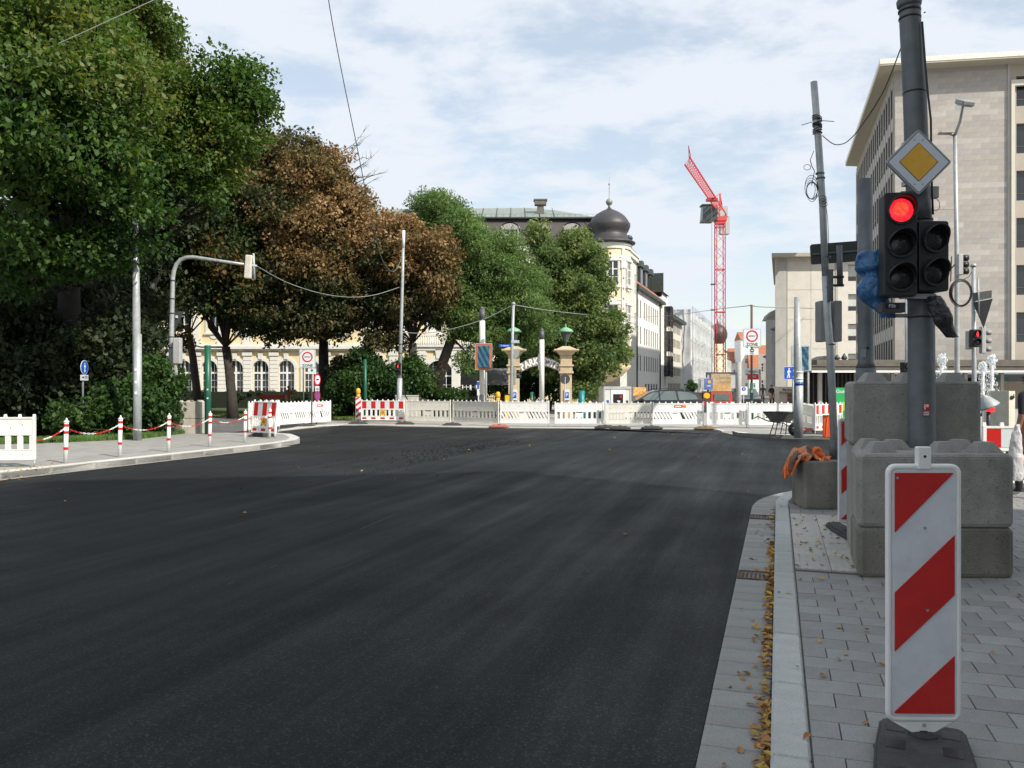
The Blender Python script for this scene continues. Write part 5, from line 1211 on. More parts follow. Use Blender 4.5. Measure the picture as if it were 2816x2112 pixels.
# rubber feet
def foot(name, label, p, zg, m, rz=0.0, s=1.0):
    f = MB(); poly = [(-.40,-.14),(-.34,-.18),(.34,-.18),(.40,-.14),(.40,.14),(.34,.18),(-.34,.18),(-.40,.14)]
    f.prism([(x*s,y*s) for x,y in poly], 0, .05, top=[(x*s*.97,y*s*.95) for x,y in poly]).prism([(x*.9*s,y*.85*s) for x,y in poly], .05, .11, top=[(x*.6*s,y*.6*s) for x,y in poly])
    o = f.build(name, m, None, loc=(p[0], p[1], zg), rz=rz, bevel=.01, seg=1)
    MB().box(-.05*s,-.05*s,.105,.05*s,.05*s,.13).build('socket', black, o)
    return tag(o, label, 'barrier foot', 'rubber feet of the site barriers')
for (u, v, lab, m, zg) in ((985,1166,'dark rubber foot under the beacon with yellow lamp',rubber,.03),(1114,1167,'dark rubber foot between the yellow G barrier and the beige one',rubber,.03),(1243,1170,'dark rubber foot between the two soiled beige barriers',rubber,.03),
    (1373,1175,'dusty red plastic foot between beige and slanted slot barrier',rubberred,.03),(1664,1177,'flat dark foot with reddish dust before the kiosk container',rubber,.03),(1705,1179,'brown dusty foot under the grimy narrow slotted barrier',rubber,.03),(1793,1179,'dark foot where the red and orange labelled barrier begins',rubber,.03),
    (1940,1180,'brown and ochre foot between the labelled barrier and the printed one',mat('ochre_dusty_rubber', (.17,.12,.06), .9, 0, .4, 6),.03),(2212,1186,'dusty red foot behind the plain island pole',rubberred,.12),(2240,1195,'grey foot of the narrow red barred barrier',rubber,.12),(842,1174,'dark foot between the two slanted slot barriers near the chestnut',rubber,0.0),(722,1200,'foot with yellow reflector at the pavement tip',rubber,.124)):
    q = G(u, v, zg); foot('barrier_foot', lab, (q.x, q.y), zg, m)
q = G(2307,1455,.12); foot('barrier_foot', 'black rubber foot with red corner sticking out from behind the concrete stack', (q.x+.22, q.y+.05), .12, rubber, R(60), 1.0)
# beacon with lamp
bq = G(985,1163,.03); bc = thing('beacon_board', 'narrow red and white beacon board topped by a yellow warning lamp', 'beacon', (bq.x, bq.y, .03), R(38))
MB().plate([(-.125,.15),(.125,.15),(.125,1.15),(-.125,1.15)],-.012,.012).build('panel', signwhite, bc)
for k in range(4):
    z = .2+k*.26; MB().plate([(-.12,z),(.12,z+.16),(.12,min(z+.29,1.14)),(-.12,z+.13)],-.016,-.0125).build('red_stripe', red, bc)
MB().tube([(0,0,0),(0,0,.16)], .02, 6).build('spigot', black, bc)
lampm = mat('yellow_lamp_plastic', (.80,.42,.02), .35, 0, .1, 10)
def wlamp(parent, loc_):
    MB().box(-.075,-.06,0,.075,.06,.11).build('lamp_body', lampm, parent, loc=loc_, bevel=.01)
    MB().lathe([(.05,0),(.095,.03),(.105,.12),(.095,.2),(.06,.25),(.01,.265)], 14, (0,0,.11)).build('lamp_lens', lampm, parent, loc=loc_)
wlamp(bc, (0,0,1.16))
w2 = thing('warning_lamp', 'yellow warning lamp with dangling bag on the barrier before the gate column', 'warning lamp', G(1369,1171,.03)+Vector((0,.06,1.02)), R(20)); wlamp(w2, (0,0,0)); MB().tube([(0,0,-.3),(0,0,.02)], .02, 6).build('mount', black, w2)
# bollards and chains
cols = [(180,1273),(329,1256),(463,1242),(576,1227.5),(673,1216)]; bpos = []
def bollard(label, p, lean=0.0):
    t = thing('chain_bollard', label, 'bollard', (p.x, p.y, .124), 0, 'red and white chain bollards on the pale kerb'); t.rotation_euler = (0, lean, 0)
    MB().tube([(0,0,0),(0,0,.80)], .042, 14).build('post', wpaint, t)
    MB().lathe([(.043,.80),(.05,.805),(.05,.83),(.025,.85),(.012,.86),(.02,.88),(.0,.9)], 12).build('cap', wpaint, t)
    for z in (.26,.58,.72): MB().tube([(0,0,z),(0,0,z+.055)], .0435, 14, cap=False).build('red_band', red, t)
    return t
names = ['red and white bollard closest to the big white slatted barrier', 'red and white bollard between the first post and the tall lamp pole', 'red and white bollard in front of the pale octagonal block edge', 'red and white bollard next to the dark green post', 'red and white bollard just before the leaning barriers', 'slim red and white bollard standing in front of the leaning barriers', 'slightly tilted last red and white bollard at the pavement tip']
for (u, v), nm in zip(cols+[(741,1204),(757,1201)], names):
    p = G(u, v, .124); bpos.append(p); bollard(nm, p, R(1.5 if u != 757 else -4))
p0 = G(30, 1288, .124)
def chain(label, a, b_, sag, n=26):
    t = thing('plastic_chain', label, 'chain', a, 0, 'red and white plastic chains between the bollards'); r_, w_ = MB(), MB(); a, b_ = Vector(a), Vector(b_)
    for i in range(n):
        t0, t1 = i/n, (i+1)/n; f = lambda x: (b_-a)*x+Vector((0,0,-sag*4*x*(1-x)))
        p, q = f(t0), f(t1); d = (q-p).normalized(); s_ = Vector((0,0,1)).cross(d).normalized() if i % 2 else d.cross(Vector((0,0,1)).cross(d)).normalized()
        c = (p+q)/2; l = (q-p).length*.62; pts = [c+d*l*math.cos(x)+s_*.014*math.sin(x) for x in np.linspace(0, 6.283, 9)]
        (r_ if (i//7) % 2 == 0 else w_).tube(pts, .0055, 4, cap=False)
    tag(r_.build('red_links', red, t), kind='stuff'); tag(w_.build('white_links', wpaint, t), kind='stuff')
tops = [p+Vector((0,0,.70)) for p in bpos]
chain('chain from the big white barrier to the first bollard', G(95,1284,.12)+Vector((0,0,.50)), tops[0], .06)
for k in range(5): chain(['chain hanging before the grass verge between first and second bollard','chain crossing in front of the tall lamp pole','chain hanging in front of the pale octagonal block','chain crossing before the side road and green post','short chain beside the leaning barriers'][k], tops[k], tops[k+1], (.16,.16,.15,.13,.12)[k])
# octagonal concrete block left
ob_ = G(510,1192,.12); oc = [(-.56,-.15),(-.10,-.36),(.50,-.34),(.60,.1),(.45,.6),(-.2,.7),(-.62,.4)]
o = MB().prism(oc, 0, .50).prism(oc, .512, 1.04).build('octagonal_concrete_block', concl, None, loc=(ob_.x, ob_.y+.3, .1), bevel=.012); tag(o, 'pale many sided two layer concrete block at the foot of the curved signal mast', 'concrete block')
for x, y in ((-.3,.0),(.05,-.05),(.35,0),(-.1,.35),(.25,.3)): MB().prism([(-.1,-.1),(.1,-.1),(.1,.1),(-.1,.1)], 0, .05, top=[(-.06,-.06),(.06,-.06),(.06,.06),(-.06,.06)]).build('stud', concl, o, loc=(x, y, 1.04))
# lamp pole left
lpz = round_post('lamp_pole', 'tall plain galvanised pole rising from the verge behind the chain', 'pole', 378, 1211, .12, .105, 520, galv, 372, .055)
lpz2 = lpz.location
MB().tube([(0,0,0),(0,0,3.0)], .112, 14).build('lower_sleeve', galv, lpz)
for z in (1.3,1.6,1.95): MB().plate([(-.03,0),(.04,0),(.04,.08),(-.03,.08)],-.12,-.112).build('sticker', signwhite, lpz, loc=(0,0,z))
# curved signal mast
cm_ = thing('curved_signal_mast', 'galvanised mast curving over to an arm with a pale signal back at its end', 'signal mast', (P(470,0,26.6).x, 26.6, .1))
def l4(u, v, d=26.6): return lq(u, v, d, cm_)
arc = [l4(470,1190), l4(470,1090), l4(472,900), l4(475,765), l4(478,745), l4(485,727), l4(497,714), l4(512,708), l4(530,707), l4(600,717), l4(706,732)]
MB().tube(arc, [.095,.09,.08,.072,.07,.068,.066,.064,.062,.052,.045], 12).build('mast', galv, cm_)
for (u, v) in ((475,770),(474,820),(473,860),(472,925),(472,955),(471,1010),(640,722),(560,711)): MB().tube([l4(u,v), l4(u,v+3)], .09, 12).build('clamp_band', dkgrey, cm_) if u < 500 else None
MB().box(-.11,-.1,-.38,.11,.1,.38).build('signal_housing', mat('cream_signal_housing', (.62,.60,.52), .5), cm_, M=T(*l4(684,734)) @ Matrix.Rotation(R(4), 4, 'Y'), bevel=.03)
MB().tube([l4(697,697), l4(700,768)], .035, 8).build('backboard_tube', galv, cm_)
MB().box(-.15,-.1,-.42,.09,.12,.42).build('signal_housing', ltgrey, cm_, loc=l4(491,965,26.4), bevel=.03)
MB().box(-.06,-.06,-.3,.08,.06,.3).build('signal_housing', ltgrey, cm_, loc=l4(480,1010,26.4), bevel=.02)
MB().plate([(-.2,.33),(.38,.33),(.08,-.32)], -.012, .012).build('triangle_sign_back', dkgrey, cm_, loc=l4(474,884,26.8))
MB().plate([(-.04,-.04),(.04,-.04),(.04,.04),(-.04,.04)], -.002, 0).build('sticker', signwhite, cm_, loc=l4(486,871,26.75))
# green posts
gp1 = round_post('dark_green_post', 'dark green steel post on the pavement behind the chain', 'post', 572, 1194, .12, .10, 950, greenp, 571)
for z in (1.12,1.4): MB().plate([(0,0),(.05,0),(.05,.05),(0,.05)],-.106,-.1).build('sticker', signwhite, gp1, loc=(.0,0,z))
round_post('green_post', 'green post rising from the bushes behind the yellow G barrier', 'post', 1005, 0, .05, .075, 988, greenp, 1004, d=37)
round_post('short_green_post', 'short green post standing inside the hotel gate', 'post', 1462, 0, .03, .075, 1078, greenp, d=38)
tp = round_post('teal_post', 'teal blue waste post beside the stone column of the gate', 'post', 1600, 0, .03, .13, 1074, mat('teal_paint', (.01,.22,.24), .4), d=38)
# left path sign
sg = thing('footpath_sign', 'round blue footpath sign over a white dog plate at the dark bushes', 'road sign', (P(228,0,24.0).x, 24.0, .1), R(90))
MB().tube([(0,0,0),(0,0,2.25)], .03, 8).build('post', dkgalv, sg)
MB().disc(.21,-.05,-.035,24,(0,2.1)).build('white_rim', signwhite, sg); MB().disc(.195,-.055,-.0505,24,(0,2.1)).build('blue_face', signblue, sg)
MB().plate([(-.03,-.14),(-.012,-.0),(-.05,.01),(-.04,.06),(0,.08),(.04,.06),(.05,.0),(.012,0),(.03,-.14)][::-1],-.06,-.0555).disc(.022,-.06,-.0555,10,(0,.11)).build('figure', signwhite, sg, loc=(0,0,2.1))
MB().plate([(-.21,1.72),(.21,1.72),(.21,1.88),(-.21,1.88)],-.05,-.035).build('plate', signwhite, sg)
MB().plate([(-.17,1.75),(-.15,1.75),(-.14,1.80),(-.07,1.80),(-.06,1.75),(-.045,1.75),(-.03,1.83),(-.05,1.85),(-.06,1.83),(-.15,1.83)],-.055,-.051).box(0,-.055,1.76,.17,-.051,1.775).box(0,-.055,1.80,.17,-.051,1.815).box(0,-.055,1.835,.17,-.051,1.85).build('dog_print', signblack, sg)
# zone signs
def zone(name, label, u, vb, d, utop, w_px, vt, vb2, zg, rz=0, post2=False, frei=True, pm=None, vtop=None):
    t = thing(name, label, 'road sign', (P(u,0,d).x, d, zg), rz); s = w_px/FPX*d; zc = ZH((vt+vb2)/2, d)-zg; h = (vb2-vt)/FPX*d
    MB().plate([(x, z+zc) for x, z in rounded(s, h, .05)],-.06,-.03).build('panel', signwhite, t)
    o_, i_ = rounded(s-.03, h-.03, .045), rounded(s-.05, h-.05, .04); n = len(o_); q = MB(); q.add([(x,-.063,z+zc) for x, z in o_]+[(x,-.063,z+zc) for x, z in i_], [(i,(i+1) % n,n+(i+1) % n,n+i) for i in range(n)]); q.build('border', signblack, t)
    MB().ring(s*.245, s*.325, -.066,-.061, 28, (0, zc+h*.09)).build('red_ring', red, t)
    text('lettering', 'UMWELT', s*.11, signblack, t, T(0,-.064,zc+h*.09), .001, .001, sx=.85)
    text('lettering', 'ZONE', s*.22, signblack, t, T(0,-.064,zc-h*.37), .001, .003, sx=1.05)
    zt_ = ZH(vtop, d)-zg if vtop else zc+h/2+.05
    if post2:
        for x in (-.17,.17): MB().tube([(x,0,0),(x,0,zc+h/2)], .03, 8).build('post', dkgalv, t)
    else:
        MB().tube([(0,0,0),(0,0,1.75)], .07, 10).build('post', greenp, t); MB().tube([(0,0,1.75),(0,0,zt_)], .05, 10).build('upper_post', pm or dkgalv, t)
    return t, s, zc, h
t, s, zc, h = zone('zone_sign', 'ZONE sign with red ring on a green post in front of the closed street', 2067, 0, 34.5, 2066, 50, 904, 954, .03, vtop=838, pm=mat('rust_brown_post', (.12,.075,.06), .7))
z2 = zc-h/2-.2
MB().plate([(-.27,z2-.14),(.27,z2-.14),(.27,z2+.14),(-.27,z2+.14)],-.06,-.035).build('plate', signwhite, t); MB().disc(.09,-.065,-.061,16,(0,z2+.05)).build('green_badge', greenp, t); MB().box(-.05,-.068,z2+.03,.05,-.0655,z2+.06).build('badge_print', signwhite, t)
text('lettering', 'frei', .11, signblack, t, T(0,-.063,z2-.085), .001, .001)
for z in (.5,.9,1.35): MB().plate([(-.05,0),(.03,0),(.03,.1),(-.05,.1)],-.08,-.071).build('sticker', signwhite, t, loc=(0,0,z))
t, s, zc, h = zone('zone_sign', 'ZONE sign with red ring on twin posts beside the chestnut trunk', 846, 0, 34, 846, 44, 961, 1012, .0, post2=True, rz=R(6))
MB().plate([(.02,zc-h/2-.25),(.35,zc-h/2-.25),(.35,zc-h/2-.02),(.02,zc-h/2-.02)],-.06,-.035).build('plate', signwhite, t); MB().disc(.05,-.065,-.061,12,(.18,zc-h/2-.1)).build('green_badge', greenp, t)
t2 = thing('stop_ban_signs', 'post with a red ringed ban sign over a round red and blue no stopping sign', 'road sign', (P(870,0,34.6).x, 34.6, 0), R(72))
MB().tube([(0,0,0),(0,0,2.3)], .03, 8).build('post', dkgalv, t2)
z = ZH(1044,34.6); MB().disc(.26,-.05,-.035,24,(0,z)).build('red_disc', red, t2); MB().disc(.19,-.056,-.051,24,(0,z)).build('white_disc', signwhite, t2); MB().box(-.1,-.06,z-.03,.1,-.0565,z+.03).build('car_print', signblack, t2)
z = ZH(1069,34.6); MB().box(-.15,-.05,z-.11,.15,-.035,z+.11).build('plate', signwhite, t2); MB().box(-.1,-.054,z+.0,.1,-.0505,z+.03).box(-.1,-.054,z-.05,.1,-.0505,z-.02).build('print', dkgrey, t2)
z = ZH(1088,34.6); MB().disc(.22,-.055,-.04,24,(0,z)).build('red_disc', red, t2); MB().disc(.172,-.06,-.0555,24,(0,z)).build('blue_disc', signblue, t2)
for a in (45,-45): MB().box(-.18,-.064,-.022,.18,-.0605,.022, T(0,0,z) @ Matrix.Rotation(R(a), 4, 'Y')).build('red_bar', red, t2) if a > 0 else MB().box(-.18,-.0668,-.022,.18,-.0642,.022, T(0,0,z) @ Matrix.Rotation(R(a), 4, 'Y')).build('red_bar', red, t2)
# shared-space sign behind island pole
t = thing('play_street_sign', 'blue sign with white walking figure, ball and car behind the island pole', 'road sign', (P(2181,0,31).x, 31, .03))
z = ZH(1028,31); MB().tube([(0,0,0),(0,0,2.45)], .03, 8).build('post', galv, t)
MB().plate([(x, w__+z) for x, w__ in rounded(.73,.49,.03)],-.05,-.03).build('white_rim', signwhite, t); MB().plate([(x, w__+z) for x, w__ in rounded(.70,.46,.025)],-.055,-.0505).build('blue_face', signblue, t)
fg = MB().plate([(-.26,-.19),(-.22,-.19),(-.19,-.08),(-.17,-.19),(-.13,-.19),(-.155,-.03),(-.15,.06),(-.10,.02),(-.09,.04),(-.15,.11),(-.19,.12),(-.24,.06),(-.245,.0),(-.225,.0),(-.21,.05),(-.22,-.05)],-.06,-.0555)
fg.disc(.032,-.06,-.0555,10,(-.17,.155)).disc(.018,-.06,-.0555,8,(-.02,-.15)).plate([(-.02,.05),(.16,.05),(.16,.12),(.12,.13),(.1,.18),(.03,.18),(.01,.13),(-.02,.12)],-.06,-.0555)
fg.plate([(.08,-.19),(.11,-.19),(.12,-.12),(.14,-.19),(.17,-.19),(.15,-.06),(.10,-.06)],-.06,-.0555).disc(.022,-.06,-.0555,10,(.125,-.03)).plate([(.22,-.05),(.31,-.05),(.31,.04),(.265,.09),(.22,.04)],-.06,-.0555)
fg.build('pictogram', signwhite, t, loc=(0,0,z))
# framed boards covered in blue foil
def board(name, label, u0, u1, v0, v1, d, zg, inner, posts, foil):
    uc = (u0+u1)/2; t = thing(name, label, 'sign board', (P(uc,0,d).x, d, zg)); w_ = (u1-u0)/FPX*d; h = (v1-v0)/FPX*d; zc = ZH((v0+v1)/2, d)-zg
    MB().plate([(x, z+zc) for x, z in rounded(w_, h, .06)],-.05,-.0).build('frame', mat('silver_board_frame', (.42,.45,.46), .5, .2), t)
    MB().plate([(x, z+zc) for x, z in rounded(w_*.93, h*.95, .05)],-.055,-.0505).build('dark_border', dkgrey if not foil else ltgrey, t)
    MB().plate([(x, z+zc) for x, z in rounded(w_*.88, h*.92, .04)],-.06,-.0555).build('face', inner, t)
    nx, nz = 12, 16; q = MB(); q.smooth = False; rs = random.Random(int(u0)); ww, hh = w_*(.66 if not foil else .7), h*(.80 if not foil else .9)
    vs = [(-ww/2+ww*i/nx, -.075-.012*rs.random()-.015*math.sin(i*1.1+j*.8), zc-hh/2+hh*j/nz) for j in range(nz+1) for i in range(nx+1)]
    q.add(vs, [(j*(nx+1)+i, j*(nx+1)+i+1, (j+1)*(nx+1)+i+1, (j+1)*(nx+1)+i) for j in range(nz) for i in range(nx)])
    q.build('blue_foil', mat('dark_blue_foil', (.015,.085,.15), .65, 0, .3, 10, .2, 30), t)
    for x in posts: MB().tube([(x,.03,0),(x,.03,zc)], .05, 8).build('post', grey, t)
    return t
board('covered_board', 'upright sign board with orange border covered in dark blue foil at the park', 1307,1354,944,1018,37.6,.03, mat('orange_board_face', (.50,.13,.05), .6), (.1,), False)
board('covered_board', 'tall framed sign board wrapped in blue foil before the blank concrete wall', 2175,2230,950,1021,33,.03, ltgrey, (-.3,.3), True)
# round white light columns
def column(label, u, utop, vtop, vsplit, vgr, d, r):
    t = thing('light_column', label, 'lamp column', (P(u,0,d).x, d, .03), 0, 'white light columns by the hotel gate'); x = (utop-u)/FPX*d
    MB().tube([(0,0,0),(0,0,ZH(vgr,d)-.03)], r*.97, 16).build('base_section', grey, t)
    MB().tube([(0,0,ZH(vgr,d)-.03),(x,0,ZH(vsplit,d)-.03)], r, 16).build('light_section', mat('white_column_shell', (.74,.73,.68), .5, 0, .03, 2), t)
    MB().tube([(x,0,ZH(vsplit,d)-.03),(x,0,ZH(vtop,d)-.03)], r, 16).build('top_section', mat('mesh_grey_top', (.09,.09,.10), .5), t)
    MB().lathe([(r*.9,0),(r*.8,.05),(r*.3,.1),(.0,.12)], 14, (x,0,ZH(vtop,d)-.03)).build('cap', dkgalv, t)
column('white light column with dark top behind the orange bordered board', 1327, 1326, 850, 882, 1085, 38.2, .135)
column('white light column with dark top in front of the PARK HOTEL arch', 1490, 1490, 909, 934, 1098, 36.5, .11)
# grey pole with street name signs
gpz = thing('street_name_pole', 'slim galvanised pole carrying two blue street name signs left of the gate', 'pole', (P(1405,0,36.8).x, 36.8, .03))
def l5(u, v, d=36.8): return lq(u, v, d, gpz)
MB().tube([(0,0,0), l5(1408,960), l5(1412,838)], [.09,.075,.062], 12).build('shaft', galv, gpz); MB().lathe([(.08,0),(.1,.05),(.04,.12)], 10, l5(1412,838)).build('cap', galv, gpz)
for (u, v, w_, s_, rz) in ((1417,940,.34,'Luisenstr.',0),(1389,951,.54,'Dr.-Bauer-Str.',0)):
    q = MB().plate([(x, z) for x, z in rounded(w_+.02, .13, .015)],-.09,-.08).build('name_plate', signwhite if u > 1400 else signblue, gpz, loc=l5(u, v))
    MB().plate([(x, z) for x, z in rounded(w_, .105, .012)],-.095,-.0905).build('blue_face', signblue if u < 1400 else mat('pale_lilac_sign', (.40,.38,.55), .5), q)
    text('lettering', s_, .085, signwhite, q, T(0,-.097,0), .001, .002, sx=.75)
MB().box(-.06,-.05,-.4,.04,.05,.4).build('signal_housing', grey, gpz, loc=l5(1416,1034), bevel=.02)
for v in (1022,1036): MB().lathe([(.08,0),(.08,.22)], 10, M=T(*l5(1420,v)) @ Matrix.Rotation(R(90), 4, 'Y')).build('visor', black, gpz)
MB().plate([(-.12,.2),(.2,.2),(.14,-.1),(-.05,-.25)],.05,.07).build('sign_back', grey, gpz, loc=l5(1418,972))
# other signal mast left centre
cs = thing('white_tipped_mast', 'slim galvanised mast with pale tip and hanging cable behind the beige barrier', 'signal mast', (P(1098,0,37).x, 37, .03))
def l6(u, v, d=37): return lq(u, v, d, cs)
MB().tube([(0,0,0), l6(1099,1040)], [.13,.12], 12).build('base', galv, cs)
MB().tube([l6(1099,1042), l6(1103,900), l6(1107,760), l6(1109,680)], [.085,.08,.07,.06], 12).build('shaft', galv, cs); MB().tube([l6(1109,682), l6(1110,634)], [.07,.07], 10).build('pale_tip', wpaint, cs)
MB().tube([l6(1104,1060), l6(1110,1080), l6(1121,1099)], .03, 6).build('conduit', black, cs)
for v in (970,1000,945): MB().tube([l6(1101,v), l6(1101,v+3)], .1, 10).build('clamp_band', dkgrey, cs)
head('pedestrian_light', 'red pedestrian light on the slim mast behind the beige barrier', 2, P(1095,1015,36.8), R(0), lit=0, w_=.22, pitch=.27, visor=.1, r=.09, figure=True)
# cabinet and low dark wall
o = MB().box(-.50,-.2,0,.50,.4,1.15).build('grey_cabinet', mat('pale_cabinet_concrete', (.45,.43,.37), .8), None, loc=(P(1119,0,38).x, 38, .03), bevel=.02); tag(o, 'plain pale concrete cabinet behind the soiled beige barriers', 'cabinet')
MB().box(-.52,-.22,1.15,.52,.42,1.2).build('lid', ltgrey, o)
o = MB().plate([(-.55,0),(.6,0),(.6,.86),(-.55,1.06)],0,.25).build('dark_low_wall', dkgrey, None, loc=(P(1182,0,39.5).x, 39.5, .03)); tag(o, 'dark sloping low panel wall at the foot of the robinia trunk', 'low wall'); MB().box(-.56,-.02,0,-.52,.27,1.08).build('end_cap', grey, o)
# gate of the hotel
stonec = mat('sandstone', (.52,.42,.28), .85, 0, .12, 3, .3, 20, dirt=((.25,.20,.14),2,.5))
def gate_col(label, u, d):
    t = thing('gate_column', label, 'gate column', (P(u,0,d).x, d, .03), 0, 'stone columns of the hotel gate')
    sh = MB().box(-.34,-.34,0,.34,.34,.35).box(-.28,-.28,.35,.28,.28,2.25).box(-.36,-.36,2.25,.36,.36,2.36).box(-.31,-.31,2.36,.31,.31,2.6).box(-.37,-.37,2.6,.37,.37,2.7).box(-.29,-.29,2.7,.29,.29,3.15)
    sh.build('shaft', stonec, t, bevel=.015, seg=1)
    MB().prism([(-.3,-.3),(.3,-.3),(.3,.3),(-.3,.3)],3.15,3.38,top=[(-.5,-.5),(.5,-.5),(.5,.5),(-.5,.5)]).box(-.62,-.62,3.38,.62,.62,3.46).prism([(-.5,-.5),(.5,-.5),(.5,.5),(-.5,.5)],3.46,3.62,top=[(-.18,-.18),(.18,-.18),(.18,.18),(-.18,.18)]).build('capital', stonec, t, bevel=.012, seg=1)
    MB().tube([(0,0,3.6),(0,0,3.85)], .04, 8).lathe([(.03,3.75),(.12,3.85),(.15,3.9)], 8).build('lantern_foot', greenp, t)
    MB().lathe([(.13,3.9),(.27,4.35)], 8, smooth=False).build('lantern_glass', mat('dark_lantern_glass', (.06,.075,.07), .2), t)
    MB().lathe([(.38,4.33),(.37,4.38),(.28,4.47),(.12,4.55),(.03,4.58),(.02,4.75)], 16).build('lantern_cap', mat('mint_green_metal', (.20,.42,.26), .5), t)
    MB().box(-.1,-.345,.93,.16,-.281,1.45).build('parking_sign', signwhite, t)
    MB().box(-.07,-.35,1.02,.13,-.346,1.32).build('blue_field', signblue, t); text('lettering', 'P', .24, signwhite, t, T(.03,-.352,1.17), .001, .004)
    return t
gate_col('stone gate column with green capped lantern, beside the slim grey name pole', 1413, 41)
gate_col('stone gate column with green capped lantern behind the round sign back', 1556, 41)
gs = thing('gate_sign', 'curved dark sign reading PARK HOTEL between the stone columns', 'hotel sign', (P(1486,0,41).x, 41, .03))
dks = mat('weathered_wood_sign', (.20,.18,.17), .8, 0, .2, 6)
def arcz(x): return 2.86-.62*(x/1.05)**2*.62
xsn = np.linspace(-1.05, 1.05, 22)
for (lo_, hi_, nm) in ((0, 10, 'left_board'), (11, 21, 'right_board')):
    pts = [(x, arcz(x)-.22) for x in xsn[lo_:hi_+1]]+[(x, arcz(x)+.24) for x in xsn[lo_:hi_+1][::-1]]
    b = MB()
    for i in range(lo_, hi_): b.plate([(xsn[i], arcz(xsn[i])-.22), (xsn[i+1], arcz(xsn[i+1])-.22), (xsn[i+1], arcz(xsn[i+1])+.24), (xsn[i], arcz(xsn[i])+.24)], -.04, .04)
    b.build('sign_board', dks, gs)
MB().box(-.12,-.06,2.45,.12,.06,3.22).build('centre_emblem', dks, gs)
MB().ring(.05,.075,-.07,-.0605,12,(0,2.85)).build('emblem_ring', wpaint, gs)
def letters(s_, x0, dx, size):
    for i, c in enumerate(s_):
        x = x0+i*dx; sl_ = math.atan2(arcz(x+.05)-arcz(x-.05), .1)
        text('letter', c, size, wpaint, gs, T(x,-.045,arcz(x)) @ Matrix.Rotation(-sl_, 4, 'Y'), .006, .02, sx=.78)
letters('PARK', -.90, .225, .47); letters('HOTEL', .20, .195, .45)
rs_ = thing('round_sign_back', 'round grey sign seen from behind on a thin post at the gate column', 'road sign', (P(1550,0,38.5).x, 38.5, .03))
MB().tube([(0,0,0),(.08,0,2.05)], .025, 8).build('post', galv, rs_); MB().disc(.24,-.02,-.0,24,(.06,ZH(1042,38.5)-.03)).build('sign_back', dkgrey, rs_)
# white info strip post
t = thing('narrow_parking_sign', 'thin post with a narrow blue and white plate beside the white light column', 'sign', (P(1315,0,37).x, 37, .03)); MB().tube([(0,0,0),(0,0,1.6)], .025, 6).build('post', galv, t); MB().box(-.05,-.04,1.2,.05,-.025,1.85).build('plate', signwhite, t); MB().box(-.045,-.045,1.5,.045,-.0405,1.82).build('blue_field', signblue, t)
# iron fence and grey awning behind
fe_ = thing('iron_fence', 'low black iron railing between light column and gate', 'fence', (P(1285,0,42).x, 42, .03))
br = MB().box(-.012,-.012,0,.012,.012,1.15).mesh('bar', black)
for i in range(26): link('bar', br, fe_, loc=(i*.09, 0, 0))
MB().box(0,-.018,1.0,2.3,.018,1.04).box(0,-.018,.1,2.3,.018,.14).build('rail', black, fe_)
aw = thing('grey_awning', 'rounded grey awning among the trees left of the gate', 'awning', (P(1345,0,48).x, 48, 0)); q = MB(); q.smooth = True
prof = [(math.cos(R(a))*1.3, math.sin(R(a))*1.0) for a in range(95, 190, 12)]
for i in range(len(prof)-1): q.add([(-1.6,prof[i][0],1.7+prof[i][1]),(1.6,prof[i][0],1.7+prof[i][1]),(1.6,prof[i+1][0],1.7+prof[i+1][1]),(-1.6,prof[i+1][0],1.7+prof[i+1][1])], [(0,1,2,3)])
q.build('cover', mat('grey_awning_fabric', (.16,.16,.165), .8), aw); MB().box(-1.6,-1.3,0,-1.5,-1.2,1.7).box(1.5,-1.3,0,1.6,-1.2,1.7).build('post', dkgrey, aw)
# parked bicycle by fence (dark), yellow bin
bk = thing('bicycle', 'dark parked bicycle beside the iron railing near the gate', 'bicycle', (P(1352,0,41).x, 41, .03), R(10))
for x in (-.5,.5): MB().tube([(x+.32*math.cos(a),0,.34+.32*math.sin(a)) for a in np.linspace(0,6.283,21)], .018, 5, cap=False).build('wheel', black, bk)
MB().tube([(-.5,0,.34),(-.15,0,.75),(.35,0,.78),(.5,0,.34)], .018, 6).tube([(-.15,0,.8),(-.05,0,.32),(.35,0,.75)], .018, 6).tube([(-.5,0,.34),(-.05,0,.32)], .014, 6).tube([(.35,0,.78),(.32,0,.95),(.45,0,1.0)], .015, 6).build('bike_frame', dred, bk)
MB().box(-.28,-.06,.86,-.06,.06,.92).build('saddle', black, bk)
bn = tag(MB().box(-.17,-.12,0,.17,.12,1.2).build('yellow_bin', mat('yellow_plastic', (.72,.45,.02), .4), None, loc=(P(1398,0,39).x, 39, .03), bevel=.02), 'yellow box peeping over the barrier beside the gate column', 'bin'); MB().box(-.18,-.13,1.2,.18,.13,1.25).build('lid', black, bn)
